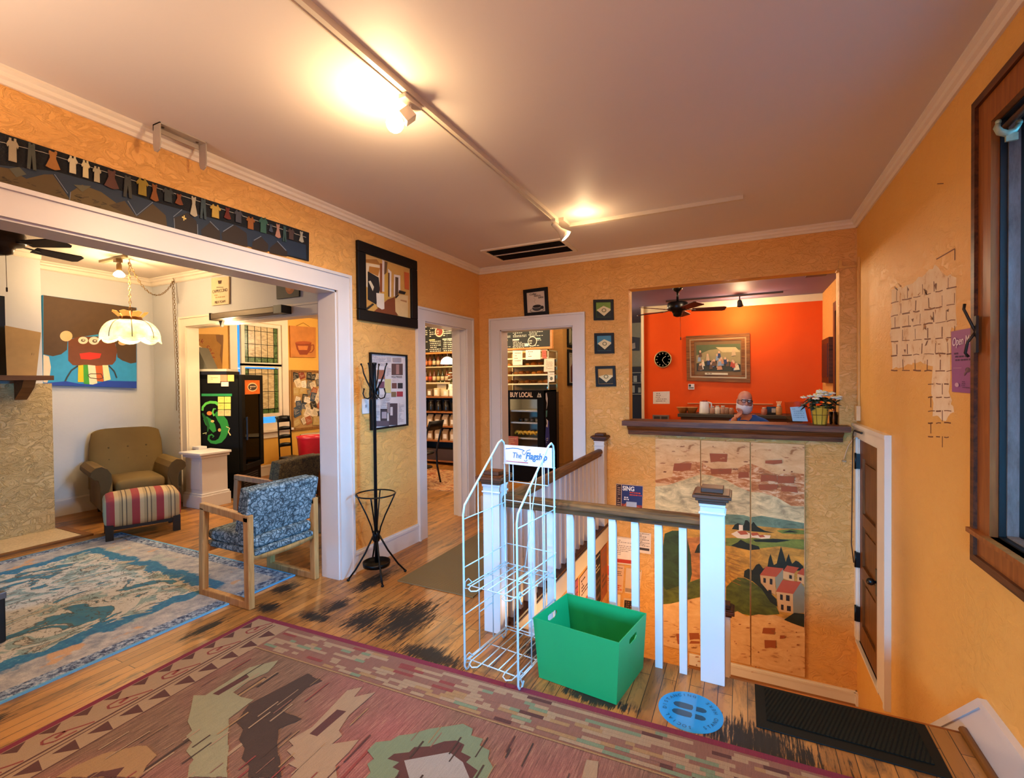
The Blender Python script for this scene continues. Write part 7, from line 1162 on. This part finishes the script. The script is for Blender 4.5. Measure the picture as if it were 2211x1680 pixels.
for k in range(80):
    a_, e_ = rnd.uniform(0, 2*pi), rnd.uniform(.02, .115); z_ = hp_+rnd.uniform(-.02, .085)*(1-.3*e_/.125); c_ = Vector((pb.x+e_*1.15*cos(a_), -.03+e_*.75*sin(a_), bz+z_)); d = Vector((cos(a_), sin(a_), rnd.uniform(-1.2, .5))).normalized(); s1 = d.cross(Vector((0, 0, 1))).normalized(); L_ = rnd.uniform(.045, .075)
    MB().add([c_-d*L_*.5, c_+s1*L_*.4, c_+d*L_*.55, c_-s1*L_*.4, c_+Vector((0, 0, .008))], [(0, 1, 4), (1, 2, 4), (2, 3, 4), (3, 0, 4)], 0, True).build('leaf', LF, t, solid=.0012)
WF = mat('#e6dcc0', .5)
for k in range(24):
    a_, e_ = rnd.uniform(0, 2*pi), rnd.uniform(.0, .125); z_ = hp_+.06+.055*(1-(e_/.13)**2)+rnd.uniform(-.015, .02); c_ = Vector((pb.x+e_*1.1*cos(a_), -.03+e_*.7*sin(a_), bz+z_)); m = MB()
    for j in range(6): b2 = 2*pi*j/6; m.ball(c_+Vector((.015*cos(b2), .015*sin(b2), .003*(j % 2))), (.013, .013, .008), 7)
    m.ball(c_+Vector((0, 0, .008)), .010, 7, 1); m.build('blossom', [WF, mat('#d8c46a', .6)], t)
gx = P(1800, 908, 1, .05); t = thing('glass_vase', 'clear glass tumbler right of the flower pot on the pass-through shelf', 'glass', (gx.x, .05, bz)); MB().lathe([(.03, .0), (.034, .105), (.031, .105), (.027, .008), (.0, .008)], (gx.x, .05, bz), 18).build('tumbler', glass('tumbler_glass', '#e8e0d0', .03), t)
q = [P(u, v, 1, .06) for u, v in ((1694, 868), (1740, 867), (1752, 911), (1699, 911))]; t = thing('sign_holder', 'clear acrylic holder with a pale card, left of the flower pot', 'sign holder', (q[3]+q[2])/2); 
for k in q[2:]: k.z = bz
MB().prism(q, (0, .003, 0)).build('acrylic_sheet', glass('acrylic', '#e8e4e4'), t); g3 = lambda a, b: q[0].lerp(q[1], a).lerp(q[3].lerp(q[2], a), b)+Vector((0, -.0005, 0)); cd_ = MB().prism([g3(*k) for k in ((.22, .25), (.88, .22), (.88, .9), (.25, .9))], (0, -.001, 0)).build('card', mat('#a8bcc4', .6), t); A = Art(lambda a, b: g3(a, b)+Vector((0, -.0012, 0)), (0, -1, 0)); A.scrib('#7a9098', .3, .32, .8, .8, 5, .4, 3); A.build('handwriting', cd_)
# ---- seated man
hc = P(1610, 873, 1, 1.2); px_ = hc.x; pyy = 1.2; t = thing('person', 'bald bearded man in glasses and blue shirt, chin on hand, behind the pass-through shelf', 'person', (px_, pyy, 0)); SKIN = mat('#b87860', .5, var=.08, scale=8); hz = hc.z
HM = Matrix.Translation((px_-.01, pyy, hz+.03)) @ Matrix.Rotation(radians(12), 4, 'Z') @ Matrix.Rotation(radians(6), 4, 'Y')
bm = bmesh.new(); V = {}
def sk(n_, p_, r_, par=None):
    v = bm.verts.new(p_); V[n_] = (v, r_)
    if par: bm.edges.new((V[par][0], v))
X0, Y0 = px_, pyy; SHZ_ = hz-.19
sk('pel', (X0+.02, Y0+.03, .50), (.16, .12)); sk('waist', (X0+.02, Y0+.03, .66), (.145, .11), 'pel'); sk('chest', (X0+.03, Y0, SHZ_-.12), (.165, .115), 'waist'); sk('neck0', (X0+.02, Y0-.01, SHZ_+.02), (.085, .075), 'chest'); sk('neck1', (X0+.005, Y0-.01, hz-.10), (.055, .055), 'neck0')
for s_, nm in ((1, 'l'), (-1, 'r')):
    sk(nm+'sh', (X0+.03+s_*.175, Y0, SHZ_-.03), (.068, .065), 'neck0')
    if nm == 'r': sk('rel', (X0-.20, Y0-.20, SHZ_-.20), (.046, .046), 'rsh'); sk('rwr', (X0-.10, Y0-.17, hz-.13), (.030, .030), 'rel')
    else: sk('lel', (X0+.26, Y0-.14, SHZ_-.24), (.046, .046), 'lsh'); sk('lwr', (X0+.05, Y0-.26, SHZ_-.26), (.030, .030), 'lel')
    sk(nm+'hip', (X0+.02+s_*.10, Y0, .48), (.09, .085), 'pel'); sk(nm+'kn', (X0+.02+s_*.13, Y0-.40, .50), (.062, .062), nm+'hip'); sk(nm+'an', (X0+.02+s_*.13, Y0-.36, .09), (.042, .042), nm+'kn'); sk(nm+'toe', (X0+.02+s_*.14, Y0-.52, .045), (.040, .036), nm+'an')
for v in bm.verts: v.co -= Vector((px_, pyy, 0))
me = bpy.data.meshes.new('body'); bm.verts.index_update(); order = [V[k] for k in V]; bm.to_mesh(me); bd = bpy.data.objects.new('body', me); COL.objects.link(bd); sk_ = bd.modifiers.new('skin', 'SKIN'); lay = me.skin_vertices[0] if me.skin_vertices else None
if lay is None:
    bm2 = bmesh.new(); bm2.from_mesh(me); bm2.verts.layers.skin.verify(); bm2.to_mesh(me); bm2.free(); lay = me.skin_vertices[0]
for i, (v_, r_) in enumerate(order): lay.data[i].radius = r_; lay.data[i].use_root = (i == 0)
sd = bd.modifiers.new('sub', 'SUBSURF'); sd.levels = sd.render_levels = 2; bm.free()
BLUE = mat('#1450b4', .75, var=.15, bump=.2, bscale=40); me.materials.append(SKIN); bpy.context.view_layer.update(); dg = bpy.context.evaluated_depsgraph_get(); me2 = bpy.data.meshes.new_from_object(bd.evaluated_get(dg)); bd.modifiers.clear(); bd.data = me2; bd.parent = t; me2.materials.clear()
for mm in (SKIN, BLUE, mat('#1c2230', .8), mat('#15100c', .6)): me2.materials.append(mm)
for p_ in me2.polygons:
    c_ = p_.center; z_ = c_.z; p_.use_smooth = True
    if z_ < .10: p_.material_index = 3
    elif z_ < .56: p_.material_index = 2
    elif z_ < hz-.19 or (z_ < hz-.05 and math.hypot(c_.x, c_.y) > .085):
        wr1 = (Vector(c_)-Vector((-.10, -.17, hz-.13))).length; wr2 = (Vector(c_)-Vector((.05, -.26, SHZ_-.26))).length
        p_.material_index = 0 if min(wr1, wr2) < .10 else 1
    else: p_.material_index = 0
# head
m = MB(HM); rows = []
prof = [(-.125, .02, .022, -.02), (-.115, .045, .05, -.022), (-.095, .056, .066, -.014), (-.07, .063, .078, -.006), (-.04, .068, .086, 0), (-.01, .072, .092, .003), (.02, .074, .095, .006), (.05, .072, .094, .008), (.08, .063, .083, .010), (.105, .044, .060, .010), (.118, .02, .028, .010)]
for z_, a_, b_, o_ in prof: rows.append([(a_*sin(q), o_-b_*cos(q)*(1.0 if cos(q) > 0 else 1.02), z_) for q in [2*pi*j/20 for j in range(20)]])
m.grid(rows, closed_u=True); m.add(rows[0], [tuple(range(20))], 0, True); m.add(rows[-1], [tuple(range(20))], 0, True)
m.tube([(0, -.086, .012), (0, -.100, -.012), (0, -.112, -.030), (0, -.094, -.040)], [.008, .011, .015, .010], 8); m.ball((.012, -.098, -.036), (.009, .010, .007), 8); m.ball((-.012, -.098, -.036), (.009, .010, .007), 8)
for s_ in (-1, 1): m.ball((s_*.076, .006, -.005), (.010, .020, .032), 10); m.ball((s_*.03, -.078, .026), (.022, .014, .008), 8)
hd_ = m.build('head', SKIN, t)
m = MB(HM)
for s_ in (-1, 1): m.ball((s_*.029, -.081, .006), (.012, .009, .009), 10, 0); m.ball((s_*.029, -.0885, .006), (.005, .003, .005), 8, 1)
m.build('eye', [mat('#e8e0da', .3), mat('#2a1c14', .2)], hd_); m = MB(HM); m.ball((0, -.088, -.062), (.021, .010, .006), 10); m.build('mouth', mat('#8a4038', .5), hd_)
WB = mat('#d0cac8', .9, var=.2, scale=120, bump=.5, bscale=200); m = MB(HM); rows = []
for k in range(8):
    z_ = -.135+k*.0125; e = sin(pi*min(1, (k+1)/5)/2); rows.append([((.032+.046*e)*sin(q)*1.03, -.012-(.052+.046*e)*cos(q)+(.012 if 0 else 0), z_+.014*(abs(q)/1.75)**2*(k/7)*2) for q in [-1.75+3.5*j/16 for j in range(17)]])
m.grid(rows); m.add(rows[0], [tuple(range(17))], 0, True); m.build('beard', WB, hd_, solid=.008); m = MB(HM)
m.tube([(-.042, -.082, -.058), (-.022, -.098, -.048), (0, -.101, -.044), (.022, -.098, -.048), (.042, -.082, -.058)], [.005, .009, .008, .009, .005], 7); m.build('moustache', WB, hd_)
m = MB(HM)
for s_ in (-1, 1): m.ball((s_*.03, -.089, .026), (.018, .005, .004), 8)
m.build('eyebrow', WB, hd_); m = MB(HM); BG = BLACK
for s_ in (-1, 1): m.tube([(s_*.031+.023*cos(q), -.099+abs(cos(q))*.002, .006+.016*sin(q)) for q in [2*pi*j/14 for j in range(14)]], .0028, 5, closed=True); m.tube([(s_*.054, -.097, .012), (s_*.074, -.05, .012), (s_*.08, .01, .006)], .0026, 5)
m.tube([(-.009, -.101, .010), (.009, -.101, .010)], .0026, 5); m.tube([(-.054, -.099, .020), (0, -.103, .022), (.054, -.099, .020)], .0034, 5); m.build('glasses', BG, hd_)
# hands: one under the chin, one on the table
def hand(nm, W0, dirv, side, curl):
    d = Vector(dirv).normalized(); s1 = Vector(side); s1 = (s1-d*s1.dot(d)).normalized(); n_ = d.cross(s1); m = MB(); rows = []
    for k in range(6):
        f_ = k/5; w_ = .026+.014*sin(pi*min(1, f_*.8+.1)); rows.append([W0+d*(.085*f_)+s1*(w_*cos(q))+n_*(.013*sin(q)) for q in [2*pi*j/12 for j in range(12)]])
    m.grid(rows, closed_u=True); m.add(rows[-1], [tuple(range(12))], 0, True); m.add(rows[0], [tuple(range(12))], 0, True)
    for j, (o_, L_) in enumerate(((-.028, .058), (-.010, .070), (.009, .066), (.026, .052))):
        b_ = W0+d*.078+s1*o_; p1 = b_+(d*cos(curl)+n_*sin(curl)).normalized()*L_*.45; p2 = p1+(d*cos(curl*2)+n_*sin(curl*2)).normalized()*L_*.32; p3 = p2+(d*cos(curl*2.7)+n_*sin(curl*2.7)).normalized()*L_*.25; m.tube([b_-d*.01, b_, p1, p2, p3], [.009, .0095, .0088, .008, .006], 8); m.ball(p3, .006, 8)
    tb = W0+d*.025-s1*.032; m.tube([tb+s1*.01, tb, tb+(d*.7-s1*.7)*.028, tb+(d*.95-s1*.5+n_*.3)*.052], [.011, .012, .010, .007], 8); m.ball(tb+(d*.95-s1*.5+n_*.3)*.052, .007, 8); return m.build(nm, SKIN, t)
hand('hand', Vector((X0-.10, Y0-.165, hz-.145)), (.5, .45, .55), (.5, -.7, .0), -.75); hand('hand', Vector((X0+.05, Y0-.26, SHZ_-.26)), (-1, -.1, 0), (0, -1, 0), .25)
AP = mat('#b8b4ac', .8); m = MB(); m.tube([(X0+.075, Y0-.105, SHZ_-.18), (X0+.085, Y0-.095, SHZ_-.04), (X0+.075, Y0-.03, SHZ_+.055), (X0+.02, Y0+.06, SHZ_+.075), (X0-.04, Y0-.03, SHZ_+.055), (X0-.04, Y0-.095, SHZ_-.04), (X0-.03, Y0-.105, SHZ_-.18)], .007, 6); m.build('apron_strap', AP, t)
t = thing('stool', 'plain dark wooden chair under the seated man', 'chair', (px_+.02, pyy+.03, 0)); MB().box(px_-.20, px_+.24, pyy-.22, pyy+.22, .325, .365).build('seat', DWOOD, t)
for a_ in (-.17, .21):
    for b_ in (-.19, .19): MB().box(px_+a_-.02, px_+a_+.02, pyy+b_-.02, pyy+b_+.02, 0, .325).build('leg', DWOOD, t)
# ================================================================ LIGHT
def lamp_pt(nm, loc, e, col, r=.04):
    l = bpy.data.lights.new(nm, 'POINT'); l.energy = e; l.color = col; l.shadow_soft_size = r; o = bpy.data.objects.new(nm, l); COL.objects.link(o); o.location = loc; return o
def lamp_ar(nm, loc, to, sx, sy, e, col):
    l = bpy.data.lights.new(nm, 'AREA'); l.shape = 'RECTANGLE'; l.size = sx; l.size_y = sy; l.energy = e; l.color = col; o = bpy.data.objects.new(nm, l); COL.objects.link(o); o.location = loc; o.rotation_euler = (Vector(to)-Vector(loc)).to_track_quat('-Z', 'Y').to_euler(); return o
WARM = (1, .68, .36); W2 = (1, .76, .48); DAY = (.08, .50, 1)
def lamp_sp(nm, loc, to, e, col, ang):
    l = bpy.data.lights.new(nm, 'SPOT'); l.energy = e; l.color = col; l.spot_size = radians(ang); l.spot_blend = .8; l.shadow_soft_size = .06; o = bpy.data.objects.new(nm, l); COL.objects.link(o); o.location = loc; o.rotation_euler = (Vector(to)-Vector(loc)).to_track_quat('-Z', 'Y').to_euler(); return o
lamp_sp('bulb_downlight', b+Vector((-.03, -.01, -.07)), b+Vector((-.5, .35, -2)), 60, (1, .74, .44), 165)
lamp_sp('spot_downlight', s0+ax*.20, s0+ax*.2+Vector((.2, .5, -1)), 60, (1, .72, .42), 165)
lamp_pt('bulb_light', b+Vector((-.04, -.02, -.06)), 11, WARM, .045)
lamp_pt('spot_light_bulb', s0+ax*.20, 12, (1, .66, .34), .04); lamp_pt('spot_glow', (1.62, -1.20, 2.63), 3, WARM, .04)
lamp_pt('parlor_bulb_light', SPOT2, 22, WARM, .04)
lamp_pt('swag_bulb_light', (lc.x, lc.y, zt-.16), 6, W2, .05)
lamp_pt('kitchen_light', (-2.9, .5, 2.35), 26, WARM, .1)
lamp_pt('cafe_light', (-1.9, 1.6, 2.35), 30, W2, .1); lamp_pt('cafe_counter_light', (-.5, 1.5, 2.4), 26, W2, .1); lamp_pt('case_light', (-.5, 2.5, 1.95), 3, W2, .05); lamp_pt('corridor_light', (.6, 2.6, 2.4), 14, W2, .1)
lamp_pt('orange_spot_light', SPOT3, 16, WARM, .04); lamp_pt('orange_room_light', (2.6, .9, 2.45), 16, W2, .1)
lamp_pt('cooler_lamp', c0+d1*.3+d2*.06+Vector((0, 0, 1.3)), 1.6, W2, .03); lamp_pt('cooler_lamp', c0+d1*.3+d2*.03+Vector((0, 0, .75)), 1.2, W2, .03); lamp_pt('display_cooler_lamp', (-.16, 1.66, 1.19), 1.2, W2, .03)
lamp_pt('landing_light', (2.0, -.9, -.55), 14, (1, .62, .3), .1)

for q in ((.8, -5.4, 1.75), (2.9, -5.6, 1.75)):  # added warm fill behind the camera, bounced off the ceiling; no fixture here
    l = bpy.data.lights.new('rear_warm_fill', 'SPOT'); l.energy = 150; l.color = (1, .75, .50); l.spot_size = radians(150); l.spot_blend = .6; l.shadow_soft_size = .15; o = bpy.data.objects.new('rear_warm_fill', l); COL.objects.link(o); o.location = q; o.rotation_euler = (pi, 0, 0)

# daylight through the windows
for q in fw:
    o = lamp_ar('window_daylight', ((q[0]+q[1])/2, -6.55, .95), ((q[0]+q[1])/2+(.5 if q[0] > 0 else 1.5), -1.5, .35), q[1]-q[0], .7, 8.5, DAY); o.data.spread = radians(42)
lamp_ar('side_window_daylight', (W+1.0, -2.95, 1.8), (0, -2.3, .35), .8, 1.3, 26, DAY).data.spread = radians(60)
lamp_ar('kitchen_window_daylight', (-4.75, .3, 1.6), (-3, .3, 1.4), .7, 1.6, 10, (.3, .6, 1))
w = bpy.data.worlds.new('dusk_sky'); SC.world = w; w.use_nodes = True; nt = w.node_tree; bgn = nt.nodes['Background']; bgn.inputs['Color'].default_value = (.05, .33, .95, 1); bgn.inputs['Strength'].default_value = .9
SC.view_settings.view_transform = 'Standard'; SC.view_settings.look = 'None'; SC.view_settings.gamma = 1; SC.view_settings.exposure = .8; SC.view_settings.use_curve_mapping = False
